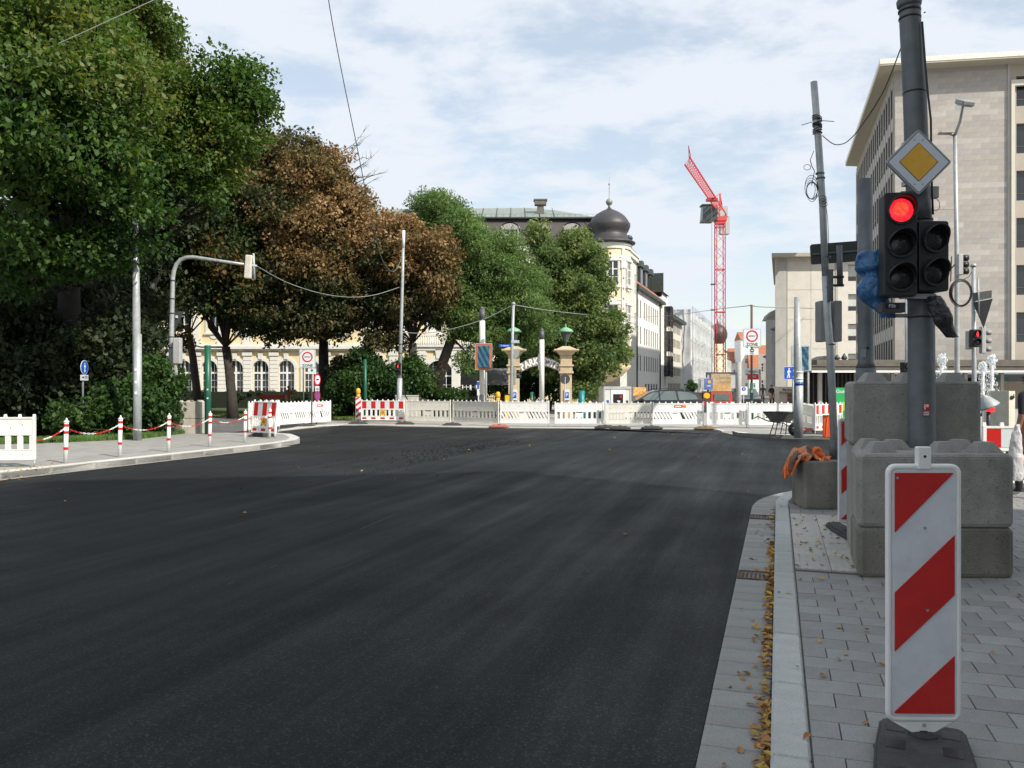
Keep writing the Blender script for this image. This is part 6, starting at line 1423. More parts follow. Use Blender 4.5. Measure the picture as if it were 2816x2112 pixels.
# ---------------------------------------------------------------- crane
ct = P(1980, 0, 120); cr = thing('tower_crane', 'red lattice tower crane rising above the street with its jib towards us', 'crane', (ct.x, 120, 0))
zj = ZH(600, 120); hw = .62; tw = MB(); zz = list(np.arange(0, zj-.5, 1.25))
for sx in (-1, 1):
    for sy in (-1, 1): tw.tube([(sx*hw, sy*hw, 0), (sx*hw, sy*hw, zj)], .085, 4)
for i, z in enumerate(zz):
    for (a, b_) in (((-1,-1),(1,-1)), ((1,-1),(1,1)), ((1,1),(-1,1)), ((-1,1),(-1,-1))):
        p, q = (a, b_) if i % 2 else (b_, a); tw.tube([(p[0]*hw, p[1]*hw, z), (q[0]*hw, q[1]*hw, z+1.25)], .03, 3)
        if i % 5 == 0: tw.tube([(a[0]*hw, a[1]*hw, z), (b_[0]*hw, b_[1]*hw, z)], .09, 4)
tw.build('tower', cranered, cr)
MB().box(-.68,-.68,zj-.9,.68,.68,zj-.5).box(-.8,-.8,zj-.5,.8,.8,zj+.1).build('slewing_ring', cranered, cr)
tip = P(1896, 452, 90); jd = Vector((tip.x-ct.x, 90-120, tip.z-(zj+1.2))); jb = Vector((0, 0, zj+1.2)); JL = jd.length; jdn = jd.normalized(); side = jdn.cross(Vector((0,0,1))).normalized(); up = side.cross(jdn)
jm = MB(); nb_ = 26; bw, bh = .5, .85
def jp(s_, k): return jb+jdn*s_+(side*bw*k[0]+up*bh*k[1])
for k in ((-1,0),(1,0)): jm.tube([jp(0,k), jp(JL,k)], .09, 4)
jm.tube([jp(0,(0,1)), jp(JL,(0,1))], .10, 4)
for i in range(nb_):
    s0, s1 = JL*i/nb_, JL*(i+1)/nb_; sm_ = (s0+s1)/2
    for k in ((-1,0),(1,0)): jm.tube([jp(s0,k), jp(sm_,(0,1)), jp(s1,k)], .035, 3)
    jm.tube([jp(s0,(-1,0)), jp(s1,(1,0))], .03, 3).tube([jp(s0,(-1,0)), jp(s0,(1,0))], .03, 3)
jm.tube([jp(JL,(0,0)), jp(JL+.6,(0,2.2)), jp(JL-1.2,(0,1))], .05, 4); jm.build('jib', cranered, cr)
MB().box(-.7,-.5,-.25,.7,.5,.1).build('trolley', dred, cr, loc=jb+jdn*(JL*.33)-Vector((0,0,.2)))
MB().tube([jb, jb+Vector((0,0,2.4)), jb+Vector((.4,.6,.9))], .14, 4).tube([jb+Vector((0,0,2.4)), jb+jdn*6+up*bh], .06, 4).build('head_frame', cranered, cr)
cj = -Vector((jd.x, jd.y, 0)).normalized(); MB().tube([jb+side*.5, jb+side*.5+cj*7+Vector((0,0,.2))], .12, 4).tube([jb-side*.5, jb-side*.5+cj*7+Vector((0,0,.2))], .12, 4).tube([jb+Vector((0,0,2.4)), jb+cj*7], .05, 4).build('counter_jib', cranered, cr)
MB().box(-.7,-.6,-2.2,.7,.6,.5).build('counterweight', mat('crane_ballast_concrete', (.42,.43,.42), .8), cr, loc=jb+cj*6.2-Vector((0,0,.3)))
MB().box(-.6,-.5,-.1,.6,.5,1.4).build('winch_box', ltgrey, cr, loc=jb+cj*4.6)
rlm = MB(); 
for k in range(5): rlm.tube([jb+cj*(1.5+k*1.3)+side*.7+Vector((0,0,.1)), jb+cj*(1.5+k*1.3)+side*.7+Vector((0,0,1.2))], .03, 3)
rlm.tube([jb+cj*1.5+side*.7+Vector((0,0,1.2)), jb+cj*6.7+side*.7+Vector((0,0,1.2))], .03, 3); rlm.build('railing', galv, cr)
cabp = P(1943, 586, 119)-cr.location
o = MB().prism([(-.75,-.85),(.75,-.85),(.8,.85),(-.8,.85)], -1.15, 1.05, top=[(-.68,-.75),(.7,-.75),(.7,.8),(-.68,.8)]).build('cab', mat('crane_cab_glass', (.05,.08,.08), .15), cr, loc=cabp, bevel=.12)
MB().box(-.85,-.9,1.0,.85,.9,1.14).box(-.8,-.9,-1.35,.8,.9,-1.1).box(.72,-.5,-1.1,1.5,.5,1.0).build('cab_frame', dkgrey, o)
MB().tube([jb+jdn*(JL*.33)-Vector((0,0,.3)), (jb+jdn*(JL*.33)).xy.to_3d()+Vector((0,0,3))], .035, 3).build('hook_rope', dkgrey, cr)
for v in (783, 853): MB().tube([(-1.1,-.6,ZH(v,120)), (-.6,-.6,ZH(v,120))], .05, 4).box(-1.5,-.8,ZH(v,120)-.12,-.9,-.4,ZH(v,120)+.08).build('floodlight', dkgrey, cr)
MB().box(-1.6,-1.6,0,1.6,1.6,.9).build('base_block', concb, cr)
# ---------------------------------------------------------------- vehicles
carp = mat('black_grey_car_paint', (.022,.025,.030), .25, .3, .05, 2, coat=.7)
carglass = mat('tinted_car_glass', (.10,.125,.12), .12, 0, .2, 1.5, spec=.9)
def wheel(parent, x, y, r=.33):
    o = MB().tube([(x,y-.11,r),(x,y+.11,r)], r, 22).build('tyre', rubber, parent); MB().tube([(x,y-.115,r),(x,y-.112,r)], r*.62, 16).build('rim', grey, o); return o
cp_ = P(1850, 0, 40); car = thing('estate_car', 'dark estate car with roof rails parked sideways behind the barriers', 'car', (cp_.x-.9, 40, .0), R(2))
prof = [(-2.25,.35),(-2.28,.62),(-2.05,.78),(-1.15,.93),(-.35,1.36),(.1,1.455),(.9,1.475),(1.55,1.43),(2.0,1.28),(2.2,.98),(2.27,.72),(2.25,.35)]
cb_ = MB(); cb_.smooth = False
yb = .88
def carsec(x, z): return yb if z < .95 else yb-.28*(z-.95)/.5
n = len(prof); vs = []
for sy in (-1, 1): vs += [(x, sy*carsec(x, z), z) for x, z in prof]
vs2 = vs; fs = [(i, n+i, n+(i+1) % n, (i+1) % n) for i in range(n)]
low = [(x, z) for x, z in prof if z < .97]
belt = [(-1.15,.93),(2.2,.95)]
cb_.plate([(-2.25,.35),(2.25,.35),(2.27,.72),(2.2,.95),(-1.15,.93),(-2.05,.78),(-2.28,.62)], -yb, yb)
cb_.build('body', carp, car, bevel=.07, seg=3)
rfm = MB(); r0 = [(-1.12,.94),(-.35,1.36),(.1,1.455),(.9,1.475),(1.55,1.43),(2.0,1.28),(2.18,.96)]
for i in range(len(r0)-1):
    a, b_ = r0[i], r0[i+1]; m_ = MB()
    y0, y1 = carsec(*a)-.02, carsec(*b_)-.02
    seg_ = [(a[0],-y0,a[1]),(b_[0],-y1,b_[1]),(b_[0],y1,b_[1]),(a[0],y0,a[1])]
    if i == 0: MB().add(seg_, [(0,1,2,3)]).build('windscreen', carglass, car)
    elif i == 5: MB().add(seg_, [(0,1,2,3)]).build('rear_window', carglass, car)
    else: rfm.smooth = True; rfm.add(seg_, [(0,1,2,3)])
rfm.build('roof', carp, car)
for sy in (-1, 1):
    poly = r0; q = MB(); q.add([(x, sy*(carsec(x, z)-.02), z) for x, z in poly], [tuple(range(len(poly)))]); q.build('side_panel', carp, car)
    for (pts) in ([(-.95,.98),(-.28,1.33),(.05,1.40),(.05,.98)], [(.13,.98),(.13,1.41),(.88,1.42),(.92,.98)], [(1.02,.98),(.98,1.41),(1.5,1.37),(1.85,1.22),(1.95,1.02)]):
        MB().add([(x, sy*(carsec(x, z)-.004), z) for x, z in pts], [tuple(range(len(pts)))]).build('side_window', carglass, car)
    MB().tube([(-.1,sy*.66,1.47),(0,sy*.66,1.52),(1.4,sy*.66,1.51),(1.6,sy*.66,1.44)], .016, 6).build('roof_rail', black, car)
    MB().box(-.86,sy*.9-.08,.95,-.7,sy*.9+.1,1.07).build('mirror', carp, car, bevel=.02)
    for x in (-.4,.65): MB().box(x,sy*.885-.01,.80,x+.16,sy*.885+.01,.83).build('handle', carp, car)
for x in (-1.4, 1.35):
    for sy in (-.8, .8): wheel(car, x, sy)
for sy in (-.7, .7): MB().box(-2.3,sy-.14,.6,-2.2,sy+.14,.72).build('headlight', signwhite, car); MB().box(2.2,sy-.1,.7,2.29,sy+.12,.92).build('tail_light', red, car)
# dark van front behind the pedestrian sign
cv = P(2052, 0, 60); v2 = thing('dark_car', 'dark car roof showing between the grey post and the zone sign post', 'car', (cv.x, 60, 0), R(80))
MB().plate([(-2.1,.35),(2.1,.35),(2.15,.8),(1.9,.95),(-1.3,.95),(-2.1,.75)], -.85, .85).build('body', carp, v2, bevel=.06); MB().prism([(-1.2,-.78),(1.8,-.78),(1.8,.78),(-1.2,.78)], .95, 1.48, top=[(-.6,-.6),(1.4,-.6),(1.4,.6),(-.6,.6)]).build('windows', carglass, v2, bevel=.03)
for x in (-1.3, 1.3):
    for sy in (-.78, .78): wheel(v2, x, sy)
# red truck rear / tractor cab with load
tk = P(1979, 0, 50); truck = thing('red_truck', 'small red works truck seen head on with dark windscreen', 'truck', (tk.x, 50, 0), 0)
MB().prism([(-.68,-.5),(.68,-.5),(.72,1.4),(-.72,1.4)], .45, 1.62-.35, top=[(-.64,-.42),(.64,-.42),(.68,1.4),(-.68,1.4)]).build('cab', dred, truck, bevel=.04)
MB().plate([(-.48,.78),(.48,.78),(.44,1.18),(-.44,1.18)], -.50, -.44).build('windscreen', carglass, truck); MB().plate([(-.5,.52),(.5,.52),(.5,.6),(-.5,.6)], -.53, -.48).build('bumper', signwhite, truck)
MB().box(-.74,1.45,.5,.74,4.0,1.25).build('bed', dkgrey, truck); MB().box(-.78,-.35,1.27,.78,1.4,1.33).build('roof_edge', dkgrey, truck)
for x in (-.62,.62):
    for y in (.2, 3.2): MB().tube([(x-.1,y,.35),(x+.1,y,.35)], .35, 16).build('tyre', rubber, truck)
    MB().box(x-.1,-.55,.62,x+.1,-.49,.7).build('headlight', signwhite, truck)
# billboard on frame with torn brown paper
bb = thing('torn_billboard', 'wide framed billboard with torn brown paper above the red truck', 'billboard', (P(1984,0,54).x, 54, 0)); zb0, zb1 = ZH(1068,54), ZH(1027,54); w_ = 82/FPX*54/2
MB().box(-w_,-.02,zb0,w_,.06,zb1).build('board', ltgrey, bb)
q = MB(); q.box(-w_-.05,-.09,zb1-.02,w_+.05,-.02,zb1+.08).box(w_,-.09,zb0-.1,w_+.09,-.02,zb1).box(-w_-.06,-.09,zb0+.7,-w_+.03,-.02,zb1).build('frame', dkgrey, bb)
q = MB().plate([(-w_+.25,zb0+.05),(w_-.36,zb0+.05),(w_-.33,zb1-.05),(-w_+.2,zb1-.05)], -.05, -.021); q.build('torn_paper', mat('torn_brown_paper', (.44,.31,.17), .9, 0, .45, 7, dirt=((.20,.11,.07),3,.8)), bb)
q = MB(); rs = random.Random(5)
for k in range(14): z = zb0+.2+k*.055; q.plate([(-w_+.25,z),(w_-.4,z+rs.uniform(-.02,.02)),(w_-.5,z+.04),(-w_+.3,z+.045)], -.06-.004*k, -.0505)
q.build('paper_shreds', mat('pale_paper_shreds', (.50,.38,.24), .9, 0, .3, 6), bb)
MB().box(-w_+.2,-.3,zb0-.45,w_-.45,-.05,zb0+.25).build('timber_load', mat('ochre_timber', (.48,.30,.12), .8, 0, .25, 6), bb)
for x in (-w_+.1, w_-.1): MB().box(x-.06,0,0,x+.06,.1,zb0).build('post', dkgrey, bb)
o = MB().box(-.27,-.05,0,.27,.05,.72).build('blue_advert', mat('blue_poster_print', (.10,.16,.36), .5, 0, .5, 3), None, loc=(P(1948,0,52).x, 52, ZH(1072,52))); tag(o, 'small framed blue poster with yellow dot and white bar left of the billboard', 'poster')
MB().disc(.1,-.06,-.051,14,(.05,.5)).build('yellow_dot', lampm, o); MB().box(-.08,-.06,.22,.12,-.051,.28).build('white_bar', signwhite, o); MB().tube([(.15,0,-1.6),(.15,0,0)], .04, 6).build('post', grey, o)
o = MB().disc(.16,-.12,.12,14,(0,0)).build('yellow_plant_lamp', lampm, None, loc=P(1943,1088,45)); tag(o, 'dirty yellow round drum behind the labelled barrier', 'drum'); o.location.z = ZH(1088,45); MB().box(-.1,-.1,-.9,.1,.1,-.14).build('stand', dkgrey, o)
# planter shrub & grey posts
gpst = round_post('grey_square_post', 'plain grey concrete post between the red truck and the round blue footpath sign', 'post', 2032, 0, .03, .13, 996, mat('pale_post_concrete', (.36,.35,.34), .8), d=42)
t = thing('footpath_square_sign', 'square sign with a small round blue footpath symbol above the dark car', 'road sign', (P(2045,0,41).x, 41, .03)); z = ZH(1073,41)
MB().box(-.16,-.03,z-.26,.18,-.0,z+.15).build('plate', signwhite, t); MB().disc(.10,-.04,-.031,16,(0,z+.03)).build('blue_disc', signblue, t); MB().plate([(-.02,z-.03),(.02,z-.03),(.02,z+.08),(-.02,z+.08)],-.045,-.0405).build('figure', signwhite, t); MB().tube([(0,.02,0),(0,.02,z)], .025, 6).build('post', galv, t)
t = thing('hanging_street_signs', 'pale shop board over a red board projecting beside the green zone sign post', 'shop sign', (P(2070,0,70).x, 70, 0)); zz_ = ZH(1022,70); rz_ = ZH(1036,70)
MB().box(-.65,-.05,zz_-.18,.55,.05,zz_+.18).build('pale_board', mat('pale_green_board', (.55,.60,.55), .6), t); MB().box(-.45,-.06,rz_-.26,.5,.06,rz_+.24).build('red_board', mat('bright_red_board', (.62,.03,.05), .4), t)
text('lettering', 'Wiener', .2, dkgrey, t, T(-.05,-.06,zz_), .004, .003); text('lettering', 'SALE', .22, signwhite, t, T(.02,-.07,rz_+.02), .004, .003); MB().tube([(.62,0,0),(.62,0,zz_+.2)], .05, 6).build('post', dkgrey, t)
# kiosk container
kp = P(1698, 0, 38.5); ks_ = thing('kiosk_container', 'white kiosk container with framed black cash machine opening beside the dark car', 'container', (kp.x, 38.5, .03)); kw_ = 76/FPX*38.5/2; kh = ZH(1065,38.5)-.03
MB().box(-kw_,0,0,kw_,2.2,kh).build('body', mat('container_white', (.60,.61,.58), .5, 0, .05, 2), ks_)
for x in (-kw_-.0, kw_-.06): MB().box(x,-.03,0,x+.06,-.001,kh).build('corner_post', ltgrey, ks_)
MB().box(-kw_,-.04,kh-.08,kw_,-.001,kh+.04).build('roof_rail', ltgrey, ks_)
MB().box(-.30,-.03,.35,.34,-.002,kh-.12).build('machine_frame', wpaint, ks_); MB().box(-.2,-.05,.45,.26,-.031,kh-.32).build('machine_opening', black, ks_); MB().box(.10,-.07,kh-.5,.20,-.051,kh-.38).build('red_marker', red, ks_); MB().box(-.02,-.07,kh-.68,.12,-.051,kh-.62).build('keypad', signwhite, ks_)
for z in (.55,.82): MB().box(-.52,-.012,z,-.40,-.002,z+.14).build('blue_notice', signblue, ks_)
MB().box(.40,-.012,.8,.5,-.002,.95).build('notice', signblack, ks_)
o = MB().box(-.32,-.02,0,.32,.02,.42).build('food_poster', mat('orange_food_print', (.72,.36,.10), .5, 0, .6, 9, dirt=((.75,.65,.5),9,.9)), None, loc=(P(1759,0,40.8).x, 40.8, ZH(1088,40.8))); tag(o, 'white and orange poster board between kiosk container and car roof', 'poster'); MB().box(-.02,.02,-.9,.02,.06,0).build('post', grey, o)
gt = MB(); gt.smooth = False; nn_ = 12; vs = []
for j in range(nn_+1):
    for i in range(nn_+1): x = -1.0+2.0*i/nn_; vs.append((x, .04*math.sin(i*1.7+j), (j/nn_)*(.25+1.0*max(0, (x+.9)/1.9)**1.6)))
gt.add(vs, [(j*(nn_+1)+i, j*(nn_+1)+i+1, (j+1)*(nn_+1)+i+1, (j+1)*(nn_+1)+i) for j in range(nn_) for i in range(nn_)])
o = gt.build('green_net', mat('grey_green_net', (.17,.24,.21), .8, 0, .15, 4), None, loc=(P(1638,0,39.5).x, 39.5, .03)); tag(o, 'grey green builders net sagging from the kiosk container corner', 'net')
# wheelbarrow
wv = P(2150, 0, 25.6); wbr = thing('wheelbarrow', 'grey steel wheelbarrow standing on the kerb beside the plain pole', 'wheelbarrow', (wv.x, 25.6, .12), R(-52)); wbr.scale = (1.1, 1.1, 1.15)
mb_ = MB(); n = 0; top_ = [(-.42,-.30),(.42,-.30),(.42,.30),(-.42,.30)]; bot = [(-.24,-.18),(.16,-.18),(.16,.18),(-.24,.18)]
vs = [(x,y,.36) for x,y in bot]+[(x,y,.62) for x,y in top_]; mb_.add(vs, [(0,3,2,1)]+[(i,(i+1) % 4,4+(i+1) % 4,4+i) for i in range(4)]); mb_.add([(x*.97,y*.97,z+.008) for x,y,z in vs], [(0,1,2,3)]+[(i,4+i,4+(i+1) % 4,(i+1) % 4) for i in range(4)])
mb_.build('tub', mat('scuffed_tub_steel', (.22,.215,.19), .6, .3, .3, 6, stain=.3), wbr); MB().tube([(x,y,.625) for x,y in top_+[top_[0]]], .014, 6).build('rim', black, wbr)
hm_ = mat('black_steel_tube', (.02,.02,.022), .5, .3)
for sy in (-1, 1):
    MB().tube([(.40,sy*.05,.17),(.2,sy*.20,.33),(-.3,sy*.24,.38),(-.62,sy*.28,.50),(-.72,sy*.28,.44)], .016, 6).build('handle', hm_, wbr)
    MB().tube([(-.1,sy*.22,.37),(-.22,sy*.26,.0),(-.05,sy*.26,.0),(.02,sy*.22,.36)], .015, 6).build('leg', hm_, wbr)
w_o = MB().tube([(.40,-.045,.17),(.40,.045,.17)], .17, 18).build('wheel', rubber, wbr); MB().tube([(.40,-.05,.17),(.40,.05,.17)], .07, 12).build('hub', grey, w_o)
# orange canister board
o = MB().box(-.13,-.03,0,.13,.03,.68).build('orange_board', mat('orange_red_board', (.60,.07,.02), .45), None, loc=(P(2274,0,24.3).x, 24.3, .12), bevel=.03); tag(o, 'orange red plastic board stacked upright beside the slanting pole', 'board'); MB().tube([(-.05,-.05,.0),(-.02,-.06,.4),(0,-.05,.6)], .01, 5).build('orange_cord', orangem, o)
# green banner
bn_ = thing('site_banner', 'bright green banner with pale tree drawing and white heading beside the concrete stack', 'banner', (P(2345,0,27).x, 27, .03), R(-8)); bw_ = .72
bz0, bz1 = ZH(1161,27)-.03, ZH(1066,27)-.03
MB().box(-bw_,-.01,bz0,bw_,.01,bz1).build('fabric', mat('bright_green_banner', (.02,.42,.11), .6, 0, .1, 2), bn_)
text('lettering', 'Gute Baustelle', .155, signwhite, bn_, T(-.0,-.013,bz1-.13), .001, .005, sx=1.18)
MB().disc(.15,-.014,-.011,22,(-.28,bz0+.52),rx=.66).build('tree_drawing', mat('lime_print', (.42,.60,.05), .6), bn_); MB().box(-.286,-.014,bz0+.22,-.276,-.011,bz0+.37).build('tree_stem', dkgrey, bn_)
MB().disc(.13,-.014,-.011,22,(-.56,bz0+.5),rx=.6).build('tree_drawing', mat('pale_lime_print', (.42,.70,.45), .6), bn_); q = MB()
for k in range(7): q.box(-.48+k*.12,-.014,bz0+.19+.006*k,-.42+k*.12,-.011,bz0+.205+.006*k)
q.build('dashed_line', mat('yellow_print', (.75,.70,.08), .6), bn_)
for x in (-bw_, bw_): MB().tube([(x,0,0),(x,0,bz1+.03)], .025, 6).build('post', wpaint, bn_)
# pink shop kiosk under the concrete building
sk_ = thing('shop_kiosk', 'small cream and pink shop front with brown lettering under the concrete building', 'shop', (P(2178,0,72).x, 72, 0)); q = 36/FPX*72
MB().box(-q,0,0,q,2,1.6).build('body', mat('cream_shop', (.60,.52,.44), .6), sk_); MB().box(-q-.1,-.35,1.18,q+.1,-.001,1.50).build('sign_fascia', mat('pinkish_cream', (.66,.56,.50), .6), sk_)
text('lettering', 'Bäckerei', .26, mat('brown_lettering', (.12,.05,.03), .6), sk_, T(-.35,-.36,1.34), .006, .006, sx=1.3); MB().box(-q+.75,-.02,.0,q-.05,-.002,1.0).build('shop_window', carglass, sk_)
for x in (-q+.7,-q+1.4): MB().box(x,-.05,0,x+.07,-.021,1.1).build('red_post', orangem, sk_)
MB().box(-q+.72,-.06,.62,q-.05,-.022,.67).build('red_bar', orangem, sk_)
# parked bikes / people mass in the distance
dm_ = [mat('dark_coat', (.02,.02,.025), .8), mat('blue_jacket', (.05,.07,.12), .8), mat('grey_jacket', (.22,.22,.22), .8)]
skin = mat('skin', (.42,.25,.17), .6, 0, .05, 10); skin2 = mat('tanned_skin', (.26,.14,.09), .6, 0, .05, 10)
def person(name, label, loc_, rz, pose, mats, sc=1.0, hair=None, extras=None):
    """skin-modifier body; pose: dict joint -> (x,y,z,r). mats: trousers, top, skin"""
    t = thing(name, label, 'person', loc_, rz)
    J = pose; names_ = list(J); E = [('pelvis','belly'),('belly','chest'),('chest','neck'),('neck','head'),('head','crown'),('chest','shl'),('shl','ell'),('ell','wrl'),('wrl','hal'),('chest','shr'),('shr','elr'),('elr','wrr'),('wrr','har'),('pelvis','hipl'),('hipl','knl'),('knl','anl'),('anl','tol'),('pelvis','hipr'),('hipr','knr'),('knr','anr'),('anr','tor')]
    for h in ('l', 'r'):
        w_ = Vector(J['wr'+h][:3]); p_ = Vector(J['ha'+h][:3]); d = (p_-w_).normalized(); s_ = d.orthogonal().normalized(); s_ = Vector((0,1,0)) if abs(d.y) < .8 else Vector((1,0,0))
        for k in range(4):
            b0 = p_+s_*(.027-.018*k); kn = b0+d*(.040-.003*abs(k-1)); tp_ = kn+d*.03+Vector((-.012,0,-.01))
            J['f%s%da' % (h, k)] = (*b0, .009); J['f%s%db' % (h, k)] = (*kn, .008); J['f%s%dc' % (h, k)] = (*tp_, .007)
            E += [('ha'+h, 'f%s%da' % (h, k)), ('f%s%da' % (h, k), 'f%s%db' % (h, k)), ('f%s%db' % (h, k), 'f%s%dc' % (h, k))]
        b0 = w_+d*.03+s_*.035; J['t%sa' % h] = (*b0, .011); J['t%sb' % h] = (*(b0+d*.03+s_*.015), .009); E += [('wr'+h, 't%sa' % h), ('t%sa' % h, 't%sb' % h)]
    names_ = list(J); idx = {k: i for i, k in enumerate(names_)}
    me = bpy.data.meshes.new('body'); me.from_pydata([J[k][:3] for k in names_], [(idx[a], idx[b]) for a, b in E], []); o = bpy.data.objects.new('body', me); COL.objects.link(o)
    o.modifiers.new('skin', 'SKIN'); 
    for i, k in enumerate(names_):
        sv = me.skin_vertices[0].data[i]; r = J[k][3]; sv.radius = (r, r) if k not in ('belly','chest','pelvis') else (r*1.0, r*1.0); sv.use_root = (k == 'pelvis')
    ss = o.modifiers.new('sub', 'SUBSURF'); ss.levels = 2; ss.render_levels = 2
    me2 = bpy.data.meshes.new_from_object(o.evaluated_get(bpy.context.evaluated_depsgraph_get())); bpy.data.objects.remove(o); me2.name = 'body'
    me2.materials.clear()
    for m in mats: me2.materials.append(m)
    for p_ in me2.polygons:
        c = p_.center; p_.use_smooth = True
        top = c.z > J['pelvis'][2]+.03
        arm = min((c-Vector(J[k][:3])).length for k in ('wrl','hal','wrr','har','ell','elr'))
        low = min((c-Vector(J[k][:3])).length for k in ('wrl','wrr','hal','har')) < .24 and abs(c.x)+abs(c.y) > .0
        if c.z > J['neck'][2]+.01: p_.material_index = 2
        elif low and arm < .3: p_.material_index = 2
        elif c.z < .09: p_.material_index = 3
        else: p_.material_index = 1 if top else 0
    b = link('body', me2, t)
    hd = Vector(J['head'][:3]); f = MB()
    f.tube([hd+Vector((0,-.085,.03)), hd+Vector((0,-.115,-.02)), hd+Vector((0,-.09,-.03))], [.010,.017,.008], 8).build('nose', mats[2], t)
    for sx in (-1, 1):
        MB().lathe([(0,-.014),(.012,-.008),(.012,.008),(0,.014)], 8, (hd.x+sx*.034, hd.y-.088, hd.z+.03)).build('eye', signblack, t)
        MB().lathe([(0,-.03),(.016,-.015),(.018,.01),(0,.03)], 8, (hd.x+sx*.082, hd.y+.005, hd.z+.005)).build('ear', mats[2], t)
    MB().box(hd.x-.028,hd.y-.100,hd.z-.062,hd.x+.028,hd.y-.085,hd.z-.052).build('mouth', dred, t)
    if hair: MB().lathe([(.093,-.03),(.098,.02),(.09,.07),(.06,.105),(0,.12)], 14, (hd.x, hd.y+.018, hd.z+.015)).build('hair', hair, t)
    t.scale = (sc, sc, sc); return t
def walk(st=.16, armout=.06):
    return dict(pelvis=(0,0,.95,.125), belly=(0,.0,1.10,.125), chest=(0,.0,1.32,.145), neck=(0,-.01,1.50,.06), head=(0,-.02,1.62,.088), crown=(0,-.005,1.70,.075),
      shl=(.19,0,1.42,.062), ell=(.24,.04,1.15,.045), wrl=(.25,-.02,.92,.032), hal=(.25,-.04,.85,.034), shr=(-.19,0,1.42,.062), elr=(-.25,.03,1.15,.045), wrr=(-.26,-.03,.92,.032), har=(-.26,-.05,.85,.034),
      hipl=(.09,0,.90,.10), knl=(.10,-.12,.50,.066), anl=(.10,-st*.7,.10,.045), tol=(.11,-st-.10,.05,.035), hipr=(-.09,0,.90,.10), knr=(-.10,-.02,.50,.066), anr=(-.10,st,.12,.045), tor=(-.10,st-.1,.05,.035))
darkcl = mat('black_clothing', (.012,.012,.016), .85); hairm = mat('dark_hair', (.015,.012,.01), .5)
pp_ = P(2838, 0, 11.1); pe = person('person', 'person in black T-shirt and trousers walking with a white carrier bag', (pp_.x, 11.1, .12), R(200), walk(), [darkcl, darkcl, skin2, mat('grey_trainers', (.4,.4,.4), .7)], 1.0, hairm)
bgp = P(2797, 1205, 10.95); o = bag('carrier_bag', 'white and red plastic carrier bag hanging from the hand of the person in black', 'carrier bag', [(P(2798,1166,10.95),.02,.02),(P(2797,1185,10.95),.055,.045),(P(2794,1220,10.95),.085,.06),(P(2794,1270,10.95),.095,.07),(P(2796,1308,10.95),.085,.06),(P(2798,1322,10.95),.05,.03)], mat('white_red_carrier_plastic', (.55,.55,.56), .35, 0, .15, 14, dirt=((.45,.05,.03),9,.6)), 4, .006)
def small_person(label, u, d, m1, m2, rz=0, h=1.0): return person('person', label, (P(u,0,d).x, d, .03), rz, walk(.1), [m1, m2, skin, darkcl], h, hairm)
small_person('distant person in dark coat standing between the zone post and the concrete column', 2122, 62, dm_[0], dm_[0], R(20))
small_person('distant person in blue jacket walking by the zone sign post', 2098, 75, dm_[0], dm_[1], R(-30))
small_person('person in brown top sitting height behind the leaning barriers near the red bench', 794, 50, dm_[0], mat('rust_jacket', (.25,.10,.05), .8), R(30), .95)
# red bench, blue heap
bnc = thing('red_bench', 'red barrier plank bench behind the white barriers by the hedge', 'bench', (P(757,0,48).x, 48, .03)); MB().box(-.9,-.1,.9,.6,.1,1.12).build('top_plank', mat('bright_red_plank', (.50,.05,.03), .6), bnc)
for x in (-.8,.5): MB().box(x,-.1,0,x+.06,.1,.9).build('leg', dkgrey, bnc)
bag('blue_heap', 'small heap of bright blue sheeting on the lawn by the white barriers', 'sheeting', [(G(914,1140,.06)+Vector((0,0,.02)),.5,.3),(G(914,1140,.06)+Vector((0,0,.3)),.42,.28),(G(914,1140,.06)+Vector((-.05,0,.75)),.25,.2),(G(914,1140,.06)+Vector((-.1,0,1.05)),.12,.1)], mat('bright_blue_sheet', (.01,.22,.50), .5, 0, .2, 4), 9, .06)
# pale graffiti pillar + light grey shape beyond the stack at right
gpb = thing('graffiti_pillar', 'pale rectangular pillar with scrawled graffiti beyond the red and white barrier', 'pillar', (P(2757,0,24).x, 24, .03), R(40)); MB().box(-.24,-.25,0,.24,.25,ZH(1078,24)).build('body', mat('pale_pillar_render', (.56,.54,.44), .8), gpb)
q = MB(); pts = [(-.2,-.26,1.25+.07*math.sin(k*1.9)+.02*k/3) for k in range(14)]; q.tube([(p[0]+.028*k, p[1], p[2]) for k, p in enumerate(pts)], .012, 4); q.build('graffiti', signblack, gpb)
gs2 = thing('low_hoarding', 'low pale panel glimpsed at the edge of the stacked concrete blocks', 'panel', (P(2713,0,24.5).x, 24.5, .03)); MB().box(-.1,-.05,0,.13,.05,ZH(1112,24.5)).build('board', wpaint, gs2)
tl_ = thing('lamp_hood', 'grey conical metal hood above a small red light right of the stack', 'hood', P(2716,1112,20), R(0)); q = MB(); q.lathe([(.26,-.06),(.24,-.02),(.14,.14),(.03,.24),(.0,.27)], 14, M=Matrix.Rotation(R(-25), 4, 'Y')); q.build('hood', galv, tl_); MB().box(-.03,-.06,-.18,.14,-.0,-.07).build('red_lamp', lensred, tl_); MB().tube([(.05,.05,-1.1),(.05,.05,-.05)], .05, 8).build('stand', dkgrey, tl_)
